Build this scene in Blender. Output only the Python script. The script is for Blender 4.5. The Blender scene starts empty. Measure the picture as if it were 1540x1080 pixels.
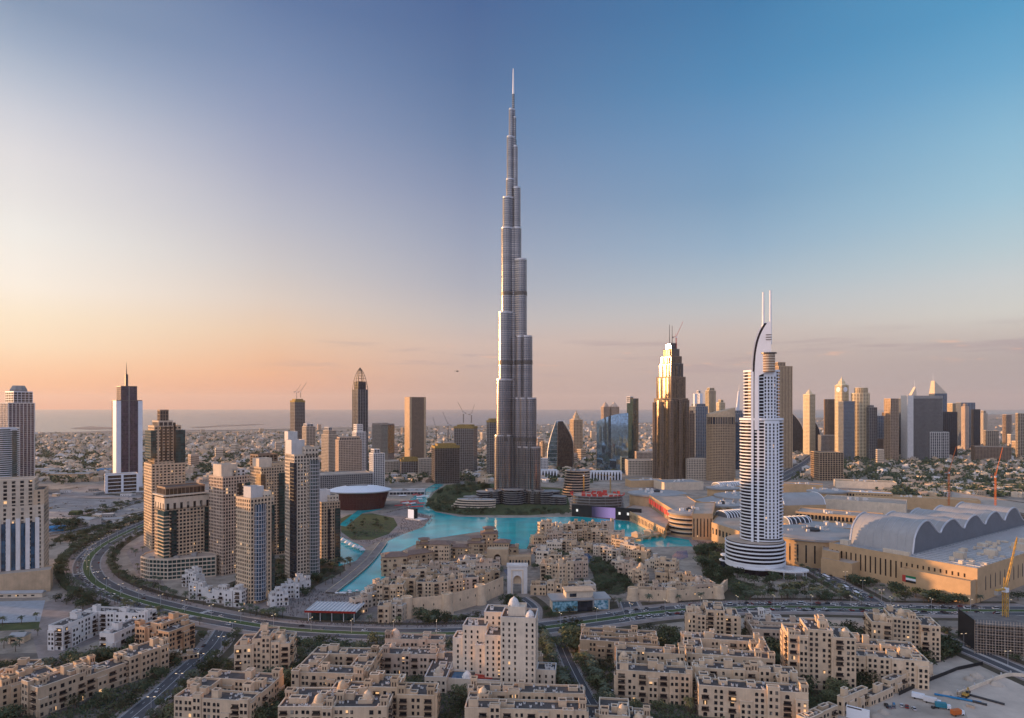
import bpy, math, random
from math import sin, cos, pi, radians, atan2, hypot, sqrt
S = bpy.context.scene
COL = S.collection
# ------------------------------------------------------------------ camera
F, HC, CX, HY = 1000.0, 180.0, 770.0, 612.0      # focal length in photo pixels, eye height in metres
cd = bpy.data.cameras.new('camera')
cd.sensor_width = 36.0; cd.lens = 36.0 * F / 1540.0; cd.shift_y = (HY - 540.0) / 1540.0
cd.clip_start = 1.0; cd.clip_end = 250000.0
cam = bpy.data.objects.new('camera', cd); COL.objects.link(cam)
cam.location = (0, 0, HC); cam.rotation_euler = (radians(90), 0, 0)
S.camera = cam
S.render.engine = 'CYCLES'
S.view_settings.view_transform = 'Standard'; S.view_settings.look = 'None'
S.view_settings.exposure = 0.4; S.view_settings.gamma = 1.0
cy = S.cycles
cy.use_denoising = True
try: cy.denoiser = 'OPENIMAGEDENOISE'
except Exception: pass
cy.max_bounces = 5; cy.diffuse_bounces = 2; cy.glossy_bounces = 3; cy.transmission_bounces = 2
cy.volume_bounces = 0; cy.transparent_max_bounces = 6; cy.caustics_reflective = False; cy.caustics_refractive = False
cy.sample_clamp_indirect = 4.0
# ------------------------------------------------------------------ sun (low in the west, beyond the edge of the frame)
SUN_AZ, SUN_EL = radians(-78), radians(5.0)
sl = bpy.data.lights.new('sun', 'SUN'); sl.energy = 5.0; sl.angle = radians(0.6); sl.color = (1.0, 0.53, 0.23)
so = bpy.data.objects.new('sun', sl); COL.objects.link(so)
from mathutils import Vector, Matrix
sdir = Vector((sin(SUN_AZ) * cos(SUN_EL), cos(SUN_AZ) * cos(SUN_EL), sin(SUN_EL)))
so.rotation_euler = sdir.to_track_quat('Z', 'Y').to_euler()
so.location = (-2000, 500, 900)
# ------------------------------------------------------------------ sky: physical sky blended with measured dusk colours per compass direction
def lin(c): return tuple(((x / 255.0 + 0.055) / 1.055) ** 2.4 if x > 10.3 else x / 255.0 / 12.92 for x in c)
W = bpy.data.worlds.new('World'); S.world = W; W.use_nodes = True
nt = W.node_tree; N = nt.nodes; LK = nt.links
for n in list(N): N.remove(n)
def nd(t, **k):
    n = N.new(t)
    for a, b in k.items(): setattr(n, a, b)
    return n
def mth(op, a, b=None, c=None, clamp=False):
    n = nd('ShaderNodeMath', operation=op, use_clamp=clamp)
    for i, v in enumerate((a, b, c)):
        if v is None: continue
        if isinstance(v, (int, float)): n.inputs[i].default_value = v
        else: LK.new(v, n.inputs[i])
    return n.outputs[0]
tc = nd('ShaderNodeTexCoord'); sx = nd('ShaderNodeSeparateXYZ'); LK.new(tc.outputs['Generated'], sx.inputs[0])
DX, DY, DZ = sx.outputs
hyp = mth('SQRT', mth('ADD', mth('MULTIPLY', DX, DX), mth('MULTIPLY', DY, DY)))
elev = mth('DIVIDE', mth('ARCTAN2', DZ, hyp), pi / 2)
azim = mth('ARCTAN2', DX, DY)
SKY = [  # azimuth (photo column), [(photo row, sRGB)]
 (30,  [(0,(134,155,184)),(57,(156,173,198)),(115,(184,194,211)),(170,(208,211,221)),(230,(226,224,227)),(290,(234,231,230)),(345,(244,241,236)),(400,(252,244,234)),(430,(256,245,231)),(475,(257,238,211)),(520,(258,229,195)),(550,(259,213,173)),(578,(259,195,148)),(612,(248,170,128))]),
 (410, [(0,(98,124,167)),(86,(120,142,180)),(172,(143,157,189)),(250,(165,172,196)),(330,(188,190,203)),(400,(208,203,204)),(450,(224,209,199)),(500,(237,205,178)),(540,(242,191,156)),(560,(244,184,146)),(580,(236,172,140)),(612,(210,158,140))]),
 (710, [(0,(73,104,153)),(115,(88,118,162)),(200,(106,132,171)),(290,(133,149,181)),(370,(156,166,189)),(430,(174,177,191)),(480,(196,189,190)),(520,(212,189,180)),(560,(203,177,168)),(612,(176,152,147))]),
 (1110,[(0,(64,125,174)),(120,(82,141,187)),(200,(104,152,194)),(290,(122,161,195)),(370,(150,179,204)),(430,(178,193,205)),(470,(196,196,198)),(500,(204,190,185)),(540,(196,178,173)),(612,(178,166,168))]),
 (1510,[(0,(84,156,200)),(100,(107,170,209)),(200,(139,188,216)),(290,(160,199,219)),(370,(186,207,216)),(420,(205,211,213)),(470,(214,212,206)),(500,(204,194,188)),(540,(182,170,169)),(612,(174,165,167))]),
]
def ramp(stops):
    r = nd('ShaderNodeValToRGB'); e = r.color_ramp.elements
    r.color_ramp.interpolation = 'LINEAR'
    while len(e) < len(stops): e.new(0.5)
    for i, (p, c) in enumerate(stops):
        e[i].position = p; e[i].color = (*c, 1)
    LK.new(elev, r.inputs[0]); return r.outputs[0]
def mixc(f, a, b, mode='MIX'):
    m = nd('ShaderNodeMixRGB', blend_type=mode)
    if isinstance(f, (int, float)): m.inputs[0].default_value = f
    else: LK.new(f, m.inputs[0])
    for i, v in ((1, a), (2, b)):
        if isinstance(v, tuple): m.inputs[i].default_value = (*v, 1)
        else: LK.new(v, m.inputs[i])
    return m.outputs[0]
def step(a0, a1):
    n = nd('ShaderNodeMapRange', interpolation_type='SMOOTHSTEP' if a1 - a0 > 1 else 'LINEAR'); LK.new(azim, n.inputs[0])
    n.inputs[1].default_value = a0; n.inputs[2].default_value = a1; return n.outputs[0]
cols = []
for px, st in SKY:
    tx = (px - CX) / F
    s = sorted((math.atan((HY - py) / F / sqrt(1 + tx * tx)) / (pi / 2), lin(c)) for py, c in st)
    cols.append((math.atan(tx), ramp(s + [(0.62, tuple(x * .9 for x in s[-1][1]))])))
sunside = ramp([(0.0, (1.0, 0.55, 0.28)), (0.06, (1.0, 0.72, 0.46)), (0.16, (1.0, 0.88, 0.72)), (0.3, (0.95, 0.92, 0.90)), (0.6, (0.45, 0.52, 0.68))])
back = mixc(1.0, ramp([(0.0, (0.52, 0.44, 0.46)), (0.1, (0.80, 0.68, 0.66)), (0.3, (0.84, 0.78, 0.78)), (0.6, (0.50, 0.52, 0.62)), (1.0, (0.22, 0.30, 0.46))]), (.95, 1.12, 1.46), 'MULTIPLY')
sky = back
sky = mixc(step(-3.1, -2.3), back, mixc(1.0, back, (1.5, 1.42, 1.3), 'MULTIPLY'))
sky = mixc(step(-2.2, -1.3), sky, sunside)
sky = mixc(step(-1.3, cols[0][0]), sky, cols[0][1])
for i in range(1, 5): sky = mixc(step(cols[i - 1][0], cols[i][0]), sky, cols[i][1])
east = mixc(1.0, back, (.50, .54, .62), 'MULTIPLY')
sky = mixc(step(0.75, 1.7), sky, east)
sky = mixc(step(1.9, 3.1), sky, back)
# thin streaks of cloud low over the sea
tan_e = mth('DIVIDE', DZ, mth('MAXIMUM', hyp, 0.01))
cb = nd('ShaderNodeCombineXYZ'); LK.new(mth('MULTIPLY', azim, 5.0), cb.inputs[0]); LK.new(mth('MULTIPLY', tan_e, 60.0), cb.inputs[1])
nz = nd('ShaderNodeTexNoise'); nz.inputs['Scale'].default_value = 1.0; nz.inputs['Detail'].default_value = 6.0; nz.inputs['Roughness'].default_value = 0.55
LK.new(cb.outputs[0], nz.inputs['Vector'])
def mr(v, a, b, c=0.0, d=1.0):
    n = nd('ShaderNodeMapRange', interpolation_type='SMOOTHSTEP'); LK.new(v, n.inputs[0])
    for i, x in enumerate((a, b, c, d)): n.inputs[i + 1].default_value = x
    return n.outputs[0]
band = mth('MULTIPLY', mr(tan_e, 0.035, 0.06), mr(tan_e, 0.115, 0.085))
cm = mth('MULTIPLY', mth('MULTIPLY', mr(nz.outputs[0], 0.50, 0.66), band), mth('MULTIPLY', mr(azim, -0.5, -0.1), 0.5))
sky = mixc(cm, sky, lin((170, 152, 160)))
cb2 = nd('ShaderNodeCombineXYZ'); LK.new(mth('MULTIPLY', azim, 16.0), cb2.inputs[0]); LK.new(mth('MULTIPLY', tan_e, 90.0), cb2.inputs[1])
nz2 = nd('ShaderNodeTexNoise'); nz2.inputs['Scale'].default_value = 1.0; nz2.inputs['Detail'].default_value = 5.0
LK.new(cb2.outputs[0], nz2.inputs['Vector'])
band2 = mth('MULTIPLY', mr(tan_e, 0.045, 0.06), mr(tan_e, 0.10, 0.08))
cm2 = mth('MULTIPLY', mth('MULTIPLY', mr(nz2.outputs[0], 0.60, 0.72), band2), mth('MULTIPLY', mr(azim, -0.35, -0.05), 0.55))
sky = mixc(cm2, sky, lin((240, 190, 165)))
stx = nd('ShaderNodeTexSky', sky_type='NISHITA'); stx.sun_disc = False
stx.sun_elevation = SUN_EL; stx.sun_rotation = SUN_AZ; stx.altitude = 180; stx.air_density = 1.2; stx.dust_density = 2.0
nish = mixc(1.0, stx.outputs[0], (0.12, 0.12, 0.12), 'MULTIPLY')
sky = mixc(0.06, sky, nish)
# unseen sky behind the viewer is brightened beyond dusk level as added fill light
bg = nd('ShaderNodeBackground'); LK.new(sky, bg.inputs[0])
bg.inputs[1].default_value = 0.758
wo = nd('ShaderNodeOutputWorld'); LK.new(bg.outputs[0], wo.inputs[0])

# ------------------------------------------------------------------ helpers
def depth(py): return HC * F / (py - HY)
def G(px, py):
    d = depth(py); return ((px - CX) / F * d, d)
def Zat(py, d): return HC - (py - HY) * d / F
RND = random.Random(7)

class MB:
    def __init__(s): s.v = []; s.f = []; s.mi = []
    def add(s, vs, fs, m=0):
        b = len(s.v); s.v.extend(vs)
        for f in fs: s.f.append(tuple(i + b for i in f)); s.mi.append(m)
    def box(s, x0, x1, y0, y1, z0, z1, m=0, bottom=False):
        vs = [(x0,y0,z0),(x1,y0,z0),(x1,y1,z0),(x0,y1,z0),(x0,y0,z1),(x1,y0,z1),(x1,y1,z1),(x0,y1,z1)]
        fs = [(0,1,5,4),(1,2,6,5),(2,3,7,6),(3,0,4,7),(4,5,6,7)]
        if bottom: fs.append((3,2,1,0))
        s.add(vs, fs, m)
    def obox(s, cx, cy, ux, uy, w, d, z0, z1, m=0, bottom=False):   # centre, unit axis u, size along u (w) and across (d)
        vx, vy = -uy, ux
        P = [(cx + ux*a*w/2 + vx*b*d/2, cy + uy*a*w/2 + vy*b*d/2) for a, b in ((-1,-1),(1,-1),(1,1),(-1,1))]
        s.prism(P, z0, z1, m, bottom)
    def prism(s, P, z0, z1, m=0, bottom=False, top=True, P2=None):
        n = len(P); Q = P2 or P
        vs = [(x, y, z0) for x, y in P] + [(x, y, z1) for x, y in Q]
        fs = [(i, (i+1) % n, n + (i+1) % n, n + i) for i in range(n)]
        if top: fs.append(tuple(range(n, 2*n)))
        if bottom: fs.append(tuple(range(n-1, -1, -1)))
        s.add(vs, fs, m)
    def rim(s, P, z0, z1, t, m=0):                                    # parapet ring standing on the edge of a roof
        Q = offset(P, -t); n = len(P)
        vs = [(x,y,z0) for x,y in P] + [(x,y,z1) for x,y in P] + [(x,y,z1) for x,y in Q] + [(x,y,z0) for x,y in Q]
        fs = []
        for i in range(n):
            j = (i+1) % n
            fs += [(i,j,n+j,n+i),(n+i,n+j,2*n+j,2*n+i),(2*n+i,2*n+j,3*n+j,3*n+i)]
        s.add(vs, fs, m)
    def lathe(s, cx, cy, prof, n=16, m=0, sx=1, sy=1):
        b = []; k = len(prof)
        for r, z in prof:
            for i in range(n):
                a = 2*pi*i/n; b.append((cx + r*sx*cos(a), cy + r*sy*sin(a), z))
        fs = [(j*n+i, j*n+(i+1) % n, (j+1)*n+(i+1) % n, (j+1)*n+i) for j in range(k-1) for i in range(n)]
        if prof[-1][0] > 1e-3: fs.append(tuple((k-1)*n+i for i in range(n)))
        s.add(b, fs, m)
    def tube(s, p0, p1, r0, r1=None, n=5, m=0):
        r1 = r0 if r1 is None else r1
        a = Vector(p0); b = Vector(p1); d = b - a
        if d.length < 1e-6: return
        d.normalize(); u = d.orthogonal().normalized(); w = d.cross(u)
        vs = []
        for c, r in ((a, r0), (b, r1)):
            for i in range(n):
                t = 2*pi*i/n; q = c + u*(r*cos(t)) + w*(r*sin(t)); vs.append(tuple(q))
        fs = [(i, (i+1) % n, n+(i+1) % n, n+i) for i in range(n)] + [tuple(range(n, 2*n)), tuple(range(n-1, -1, -1))]
        s.add(vs, fs, m)
    def mesh(s, name, mats, smooth=False):
        me = bpy.data.meshes.new(name); me.from_pydata(s.v, [], s.f)
        ms = mats if isinstance(mats, (list, tuple)) else [mats]
        for x in ms: me.materials.append(x)
        if len(ms) > 1: me.polygons.foreach_set('material_index', s.mi)
        if smooth: me.polygons.foreach_set('use_smooth', [True]*len(s.f))
        me.update(); return me
    def build(s, name, mats, parent=None, loc=(0,0,0), rz=0, smooth=False):
        return link(name, s.mesh(name, mats, smooth), parent, loc, rz)
def link(name, data, parent=None, loc=(0,0,0), rz=0, scale=None):
    o = bpy.data.objects.new(name, data); COL.objects.link(o)
    o.location = loc
    if rz: o.rotation_euler = (0, 0, rz)
    if scale: o.scale = scale
    if parent: o.parent = parent
    return o
def tag(o, label=None, cat=None, group=None, kind=None):
    if label: o['label'] = label
    if cat: o['category'] = cat
    if group: o['group'] = group
    if kind: o['kind'] = kind
    return o
def empty(name, loc=(0,0,0), rz=0, label=None, cat=None, group=None):
    return tag(link(name, None, None, loc, rz), label, cat, group)
def structure(name, mb, m): return tag(mb.build(name, m), kind='structure')
def offset(P, t):                                                     # grow a convex counter-clockwise polygon by t
    n = len(P); out = []
    for i in range(n):
        a, b, c = P[i-1], P[i], P[(i+1) % n]
        def nrm(p, q):
            l = hypot(q[0]-p[0], q[1]-p[1]) or 1; return ((q[1]-p[1])/l, -(q[0]-p[0])/l)
        n1, n2 = nrm(a, b), nrm(b, c); k = 1 + n1[0]*n2[0] + n1[1]*n2[1]; k = max(k, .3)
        out.append((b[0] + (n1[0]+n2[0])/k*t, b[1] + (n1[1]+n2[1])/k*t))
    return out
def rect(x0, x1, y0, y1): return [(x0,y0),(x1,y0),(x1,y1),(x0,y1)]
def ellipse(cx, cy, rx, ry, n=24, a0=0, a1=2*pi): return [(cx+rx*cos(a0+(a1-a0)*i/n), cy+ry*sin(a0+(a1-a0)*i/n)) for i in range(n)]

# ------------------------------------------------------------------ materials
def mat(name, col, rough=0.8, metal=0.0, spec=0.4, var=0.12, scale=0.08, stretch=(1,1,1), emit=None, estr=1.0, bump=0.0, each=0.0):
    m = bpy.data.materials.new(name); m.use_nodes = True
    t = m.node_tree; p = t.nodes['Principled BSDF']
    p.inputs['Base Color'].default_value = (*col, 1); p.inputs['Roughness'].default_value = rough
    p.inputs['Metallic'].default_value = metal; p.inputs['Specular IOR Level'].default_value = spec
    if emit: p.inputs['Emission Color'].default_value = (*emit, 1); p.inputs['Emission Strength'].default_value = estr
    if var:
        g = t.nodes.new('ShaderNodeNewGeometry'); mp = t.nodes.new('ShaderNodeMapping'); mp.inputs['Scale'].default_value = tuple(scale*x for x in stretch)
        t.links.new(g.outputs['Position'], mp.inputs[0])
        nz = t.nodes.new('ShaderNodeTexNoise'); nz.inputs['Scale'].default_value = 1; nz.inputs['Detail'].default_value = 5; nz.inputs['Roughness'].default_value = .65
        t.links.new(mp.outputs[0], nz.inputs['Vector'])
        r = t.nodes.new('ShaderNodeMapRange'); t.links.new(nz.outputs[0], r.inputs[0])
        r.inputs[1].default_value = .3; r.inputs[2].default_value = .7; r.inputs[3].default_value = 1-var; r.inputs[4].default_value = 1+var
        mx = t.nodes.new('ShaderNodeMixRGB'); mx.blend_type = 'MULTIPLY'; mx.inputs[0].default_value = 1; mx.inputs[1].default_value = (*col, 1)
        t.links.new(r.outputs[0], mx.inputs[2]); t.links.new(mx.outputs[0], p.inputs['Base Color'])
        if 'plaster' in name or each:                                    # every building its own batch of paint, and faint run-off streaks
            oi = t.nodes.new('ShaderNodeObjectInfo'); rr = t.nodes.new('ShaderNodeMapRange'); t.links.new(oi.outputs['Random'], rr.inputs[0]); rr.inputs[3].default_value = .84; rr.inputs[4].default_value = 1.12
            m3 = t.nodes.new('ShaderNodeMixRGB'); m3.blend_type = 'MULTIPLY'; m3.inputs[0].default_value = 1; t.links.new(mx.outputs[0], m3.inputs[1]); t.links.new(rr.outputs[0], m3.inputs[2])
            mp2 = t.nodes.new('ShaderNodeMapping'); mp2.inputs['Scale'].default_value = (.9, .9, .07); t.links.new(g.outputs['Position'], mp2.inputs[0]); n2 = t.nodes.new('ShaderNodeTexNoise'); n2.inputs['Scale'].default_value = 1; n2.inputs['Detail'].default_value = 3; t.links.new(mp2.outputs[0], n2.inputs['Vector'])
            r2 = t.nodes.new('ShaderNodeMapRange'); t.links.new(n2.outputs[0], r2.inputs[0]); r2.inputs[1].default_value = .3; r2.inputs[2].default_value = .6; r2.inputs[3].default_value = .93; r2.inputs[4].default_value = 1.02
            m4 = t.nodes.new('ShaderNodeMixRGB'); m4.blend_type = 'MULTIPLY'; m4.inputs[0].default_value = 1; t.links.new(m3.outputs[0], m4.inputs[1]); t.links.new(r2.outputs[0], m4.inputs[2]); t.links.new(m4.outputs[0], p.inputs['Base Color'])
        if bump:
            bp = t.nodes.new('ShaderNodeBump'); bp.inputs['Strength'].default_value = bump; t.links.new(nz.outputs[0], bp.inputs['Height']); t.links.new(bp.outputs[0], p.inputs['Normal'])
    return m
def glass(name, col, rough=0.12, spec=0.6, metal=0.0, cell=(3.0, 3.0, 3.8), var=0.5):
    """curtain-wall glazing: every pane its own depth of colour (blinds, rooms) in a grid of cells"""
    m = bpy.data.materials.new(name); m.use_nodes = True
    t = m.node_tree; p = t.nodes['Principled BSDF']
    p.inputs['Roughness'].default_value = rough; p.inputs['Specular IOR Level'].default_value = spec; p.inputs['Metallic'].default_value = metal
    tc = t.nodes.new('ShaderNodeTexCoord'); dv = t.nodes.new('ShaderNodeVectorMath'); dv.operation = 'DIVIDE'; dv.inputs[1].default_value = cell
    t.links.new(tc.outputs['Object'], dv.inputs[0])
    fl = t.nodes.new('ShaderNodeVectorMath'); fl.operation = 'FLOOR'; t.links.new(dv.outputs[0], fl.inputs[0])
    wn = t.nodes.new('ShaderNodeTexWhiteNoise'); wn.noise_dimensions = '3D'; t.links.new(fl.outputs[0], wn.inputs['Vector'])
    r = t.nodes.new('ShaderNodeMapRange'); t.links.new(wn.outputs['Value'], r.inputs[0]); r.inputs[3].default_value = 1-var; r.inputs[4].default_value = 1+var
    mx = t.nodes.new('ShaderNodeMixRGB'); mx.blend_type = 'MULTIPLY'; mx.inputs[0].default_value = 1; mx.inputs[1].default_value = (*col, 1)
    t.links.new(r.outputs[0], mx.inputs[2]); t.links.new(mx.outputs[0], p.inputs['Base Color'])
    return m
M = dict(
 sand_wall=mat('sand_plaster', (.645,.485,.33), .85, var=.16, scale=.15), tan_wall=mat('tan_plaster', (.575,.415,.265), .85, var=.16, scale=.15),
 pale_wall=mat('pale_plaster', (.69,.575,.445), .85, var=.12, scale=.15), white_wall=mat('white_plaster', (.72,.69,.66), .8, var=.10, scale=.15),
 orange_wall=mat('ochre_plaster', (.58,.36,.21), .85, var=.14, scale=.15), rose_wall=mat('rose_plaster', (.60,.455,.345), .85, var=.16, scale=.15),
 grey_wall=mat('grey_concrete', (.30,.29,.28), .85, var=.2, scale=.2), dark_conc=mat('raw_concrete', (.17,.155,.145), .9, var=.3, scale=.2),
 brown_stone=mat('brown_stone', (.30,.21,.145), .8, var=.15, scale=.1), mall_wall=mat('mall_sandstone', (.54,.365,.205), .85, var=.12, scale=.1),
 mall_roof=mat('mall_roof_sheet', (.36,.355,.35), .6, var=.14, scale=.05), beige_roof=mat('beige_roof_deck', (.44,.36,.29), .85, var=.2, scale=.06),
 roof=mat('gravel_roof', (.088,.080,.078), .95, var=.3, scale=.3), clay=mat('clay_tile_roof', (.235,.155,.12), .85, var=.2, scale=.4),
 ltmetal=mat('pale_metal', (.60,.60,.62), .4, .4, var=.06), dkmetal=mat('dark_metal', (.06,.06,.065), .5, .4, var=.1),
 white=mat('white_paint', (.82,.84,.88), .5, var=.05), wood=mat('dark_timber', (.085,.055,.04), .8, var=.3, scale=.5),
 pane=glass('window_pane', (.028,.032,.04), .12, .5, cell=(1,1,1), var=.5), glz_dark=glass('dark_glazing', (.026,.03,.04), .1, .45), glz_deep=glass('deep_plum_glazing', (.016,.012,.018), .2, .2),
 glz_green=glass('green_glazing', (.022,.055,.055), .1, .7), glz_blue=glass('blue_glazing', (.03,.09,.16), .06, 1.0, metal=.35), mirror=glass('mirror_glazing', (.38,.58,.72), .05, 1.0, metal=.9, var=.25),
 glz_purple=glass('plum_glazing', (.06,.04,.065), .15, .6), glz_bronze=glass('bronze_glazing', (.16,.11,.065), .3, .9, metal=.55, var=.5), glz_brown=glass('brown_glazing', (.055,.038,.03)),
 yellow=mat('crane_yellow', (.50,.29,.06), .6, var=.35, scale=.4), ochre=mat('ochre_formwork', (.34,.23,.07), .8, var=.5, scale=.5), red=mat('red_paint', (.50,.05,.04), .6), dkred=mat('oxblood_screen', (.085,.022,.020), .5, var=.3, scale=.3),
 black=mat('black_cladding', (.012,.012,.014), .5), leafA=mat('leaf_dark', (.052,.074,.034), .8, var=.5, scale=.7), leafB=mat('leaf_olive', (.088,.10,.045), .8, var=.5, scale=.7),
 leafC=mat('leaf_grey_green', (.088,.108,.068), .8, var=.5, scale=.7), trunk=mat('bark', (.12,.085,.06), .9, var=.3, scale=2),
 asphalt=mat('asphalt', (.082,.085,.094), .85, var=.25, scale=.05), paving=mat('pink_grey_paving', (.27,.225,.205), .85, var=.3, scale=.09), line=mat('road_paint', (.7,.7,.68), .7),
 median=mat('median_grass', (.055,.095,.03), .95, var=.3, scale=.2), lawn=mat('lawn_grass', (.060,.080,.026), .95, var=.35, scale=.1), soil=mat('planting_bed', (.075,.062,.04), .95, var=.4, scale=.1), yard=mat('sand_yard', (.46,.39,.32), .95, var=.3, scale=.03),
 lotgrey=mat('grey_lot', (.31,.28,.265), .95, var=.35, scale=.03), kerb=mat('kerb_stone', (.5,.48,.45), .8),
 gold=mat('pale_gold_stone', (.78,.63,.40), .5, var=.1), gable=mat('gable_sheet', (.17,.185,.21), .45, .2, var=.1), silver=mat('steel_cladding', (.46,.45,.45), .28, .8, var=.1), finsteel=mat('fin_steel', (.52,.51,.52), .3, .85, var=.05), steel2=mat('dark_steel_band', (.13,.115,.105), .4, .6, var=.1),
 tent=mat('white_canvas', (.75,.73,.72), .7), bluepaint=mat('blue_hoarding', (.02,.2,.42), .6), teal=mat('teal_paint', (.03,.22,.30), .6), carpaint=mat('white_car_paint', (.7,.7,.7), .25, .1), blackcar=mat('black_car_paint', (.02,.02,.022), .2),
 silvercar=mat('silver_car_paint', (.36,.37,.39), .25, .5), redcar=mat('red_car_paint', (.30,.025,.02), .25), rubber=mat('tyre_rubber', (.02,.02,.02), .9), cloth=mat('mixed_clothing', (.10,.085,.09), .9, var=.9, scale=1.3), skin=mat('skin', (.35,.2,.13), .6),
 orange=mat('orange_paint', (.6,.15,.03), .6),
)
def pane_mat(name, col, var):
    m = glass(name, col, .12, .5, cell=(2.3, 2.3, 3.1), var=var); t = m.node_tree
    g = t.nodes.new('ShaderNodeNewGeometry'); dv = next(n for n in t.nodes if n.type == 'VECT_MATH' and n.operation == 'DIVIDE')
    t.links.new(g.outputs['Position'], dv.inputs[0]); return m
M['pane'] = pane_mat('window_pane', (.018, .018, .021), .7); M['pane'].node_tree.nodes['Principled BSDF'].inputs['Specular IOR Level'].default_value = .3
def curtains(m):                                       # most rooms dark, some with pale blinds, a few with the lights already on
    t = m.node_tree; p = t.nodes['Principled BSDF']; wn = next(n for n in t.nodes if n.type == 'TEX_WHITE_NOISE'); r = t.nodes.new('ShaderNodeValToRGB'); r.color_ramp.interpolation = 'CONSTANT'; e = r.color_ramp.elements
    for q, c in ((.5,(.010,.010,.012,1)),(.72,(.05,.046,.042,1)),(.88,(.17,.15,.125,1))): e.new(q).color = c
    e[0].color = (.022,.022,.026,1); e[-1].position = .95; e[-1].color = (.30,.27,.23,1); t.links.new(wn.outputs['Value'], r.inputs[0]); t.links.new(r.outputs[0], p.inputs['Base Color'])
    k = t.nodes.new('ShaderNodeMath'); k.operation = 'GREATER_THAN'; k.inputs[1].default_value = .982; t.links.new(wn.outputs['Value'], k.inputs[0]); k2 = t.nodes.new('ShaderNodeMath'); k2.operation = 'MULTIPLY'; k2.inputs[1].default_value = .7; t.links.new(k.outputs[0], k2.inputs[0]); p.inputs['Emission Color'].default_value = (1,.55,.22,1); t.links.new(k2.outputs[0], p.inputs['Emission Strength'])
curtains(M['pane'])

# ------------------------------------------------------------------ ground: one sheet to the horizon, sand and built-up speckle mixed procedurally
def ground_mat():
    m = bpy.data.materials.new('desert_city_ground'); m.use_nodes = True; t = m.node_tree; p = t.nodes['Principled BSDF']; p.inputs['Roughness'].default_value = .95; p.inputs['Specular IOR Level'].default_value = .1
    g = t.nodes.new('ShaderNodeNewGeometry')
    def noise(sc, det, r=.6):
        mp = t.nodes.new('ShaderNodeMapping'); mp.inputs['Scale'].default_value = (sc, sc, sc); t.links.new(g.outputs['Position'], mp.inputs[0])
        n = t.nodes.new('ShaderNodeTexNoise'); n.inputs['Scale'].default_value = 1; n.inputs['Detail'].default_value = det; n.inputs['Roughness'].default_value = r; t.links.new(mp.outputs[0], n.inputs['Vector']); return n.outputs[0]
    def cr(f, st):
        r = t.nodes.new('ShaderNodeValToRGB'); e = r.color_ramp.elements
        while len(e) < len(st): e.new(.5)
        for i, (q, c) in enumerate(st): e[i].position = q; e[i].color = (*c, 1)
        t.links.new(f, r.inputs[0]); return r.outputs[0]
    big = cr(noise(.006, 6, .7), [(.30,(.16,.145,.13)),(.44,(.30,.255,.21)),(.54,(.40,.34,.28)),(.62,(.27,.235,.205)),(.75,(.20,.18,.16))])
    fine = cr(noise(.05, 4, .75), [(.3,(.55,.55,.55)),(.5,(1,1,1)),(.7,(1.25,1.2,1.15))])
    mx = t.nodes.new('ShaderNodeMixRGB'); mx.blend_type = 'MULTIPLY'; mx.inputs[0].default_value = .8; t.links.new(big, mx.inputs[1]); t.links.new(fine, mx.inputs[2])
    t.links.new(mx.outputs[0], p.inputs['Base Color']); return m
def sheet(name, P, z, m):
    b = MB(); b.add([(x, y, z) for x, y in P], [tuple(range(len(P)))]); return structure(name, b, m)
def ccw(P):
    a = sum(P[i-1][0]*P[i][1] - P[i][0]*P[i-1][1] for i in range(len(P))); return P if a > 0 else P[::-1]
def psheet(name, pix, z, m): return sheet(name, ccw([G(*q) for q in pix]), z, m)
def water_mat(name, col, rough, bscale, bstr, spec=.5):
    m = bpy.data.materials.new(name); m.use_nodes = True; t = m.node_tree; p = t.nodes['Principled BSDF']
    p.inputs['Base Color'].default_value = (*col, 1); p.inputs['Roughness'].default_value = rough; p.inputs['Specular IOR Level'].default_value = spec
    g = t.nodes.new('ShaderNodeNewGeometry'); mp = t.nodes.new('ShaderNodeMapping'); mp.inputs['Scale'].default_value = (bscale,)*3; t.links.new(g.outputs['Position'], mp.inputs[0])
    n = t.nodes.new('ShaderNodeTexNoise'); n.inputs['Scale'].default_value = 1; n.inputs['Detail'].default_value = 4; t.links.new(mp.outputs[0], n.inputs['Vector'])
    bp = t.nodes.new('ShaderNodeBump'); bp.inputs['Strength'].default_value = bstr; t.links.new(n.outputs[0], bp.inputs['Height']); t.links.new(bp.outputs[0], p.inputs['Normal'])
    n2 = t.nodes.new('ShaderNodeTexNoise'); n2.inputs['Scale'].default_value = .08; n2.inputs['Detail'].default_value = 4; t.links.new(mp.outputs[0], n2.inputs['Vector'])
    r = t.nodes.new('ShaderNodeMapRange'); t.links.new(n2.outputs[0], r.inputs[0]); r.inputs[1].default_value = .35; r.inputs[2].default_value = .65; r.inputs[3].default_value = .78; r.inputs[4].default_value = 1.18
    mx = t.nodes.new('ShaderNodeMixRGB'); mx.blend_type = 'MULTIPLY'; mx.inputs[0].default_value = 1; mx.inputs[1].default_value = (*col, 1); t.links.new(r.outputs[0], mx.inputs[2]); t.links.new(mx.outputs[0], p.inputs['Base Color'])
    return m
sheet('ground', [(-45000,-3000),(45000,-3000),(45000,45000),(-45000,45000)], 0, ground_mat())
sheet('sea', ccw([(-44900,4650),(-9000,4700),G(40,651),G(110,650),G(165,648),G(280,647),G(400,645),G(600,641),G(830,638.5),G(960,636),G(1100,632),G(1290,626.5),G(1540,622.5),(44900,19000),(44900,44900),(-44900,44900)]), .6, water_mat('sea_water', (.04,.085,.14), .25, .02, .18))
islet = mat('islet_sand', (.30,.24,.20), .9, var=.3, scale=.01)
psheet('shore_spit', [(105,644.5),(135,641.5),(170,643),(172,645),(140,646.5)], 2.0, islet)
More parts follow.
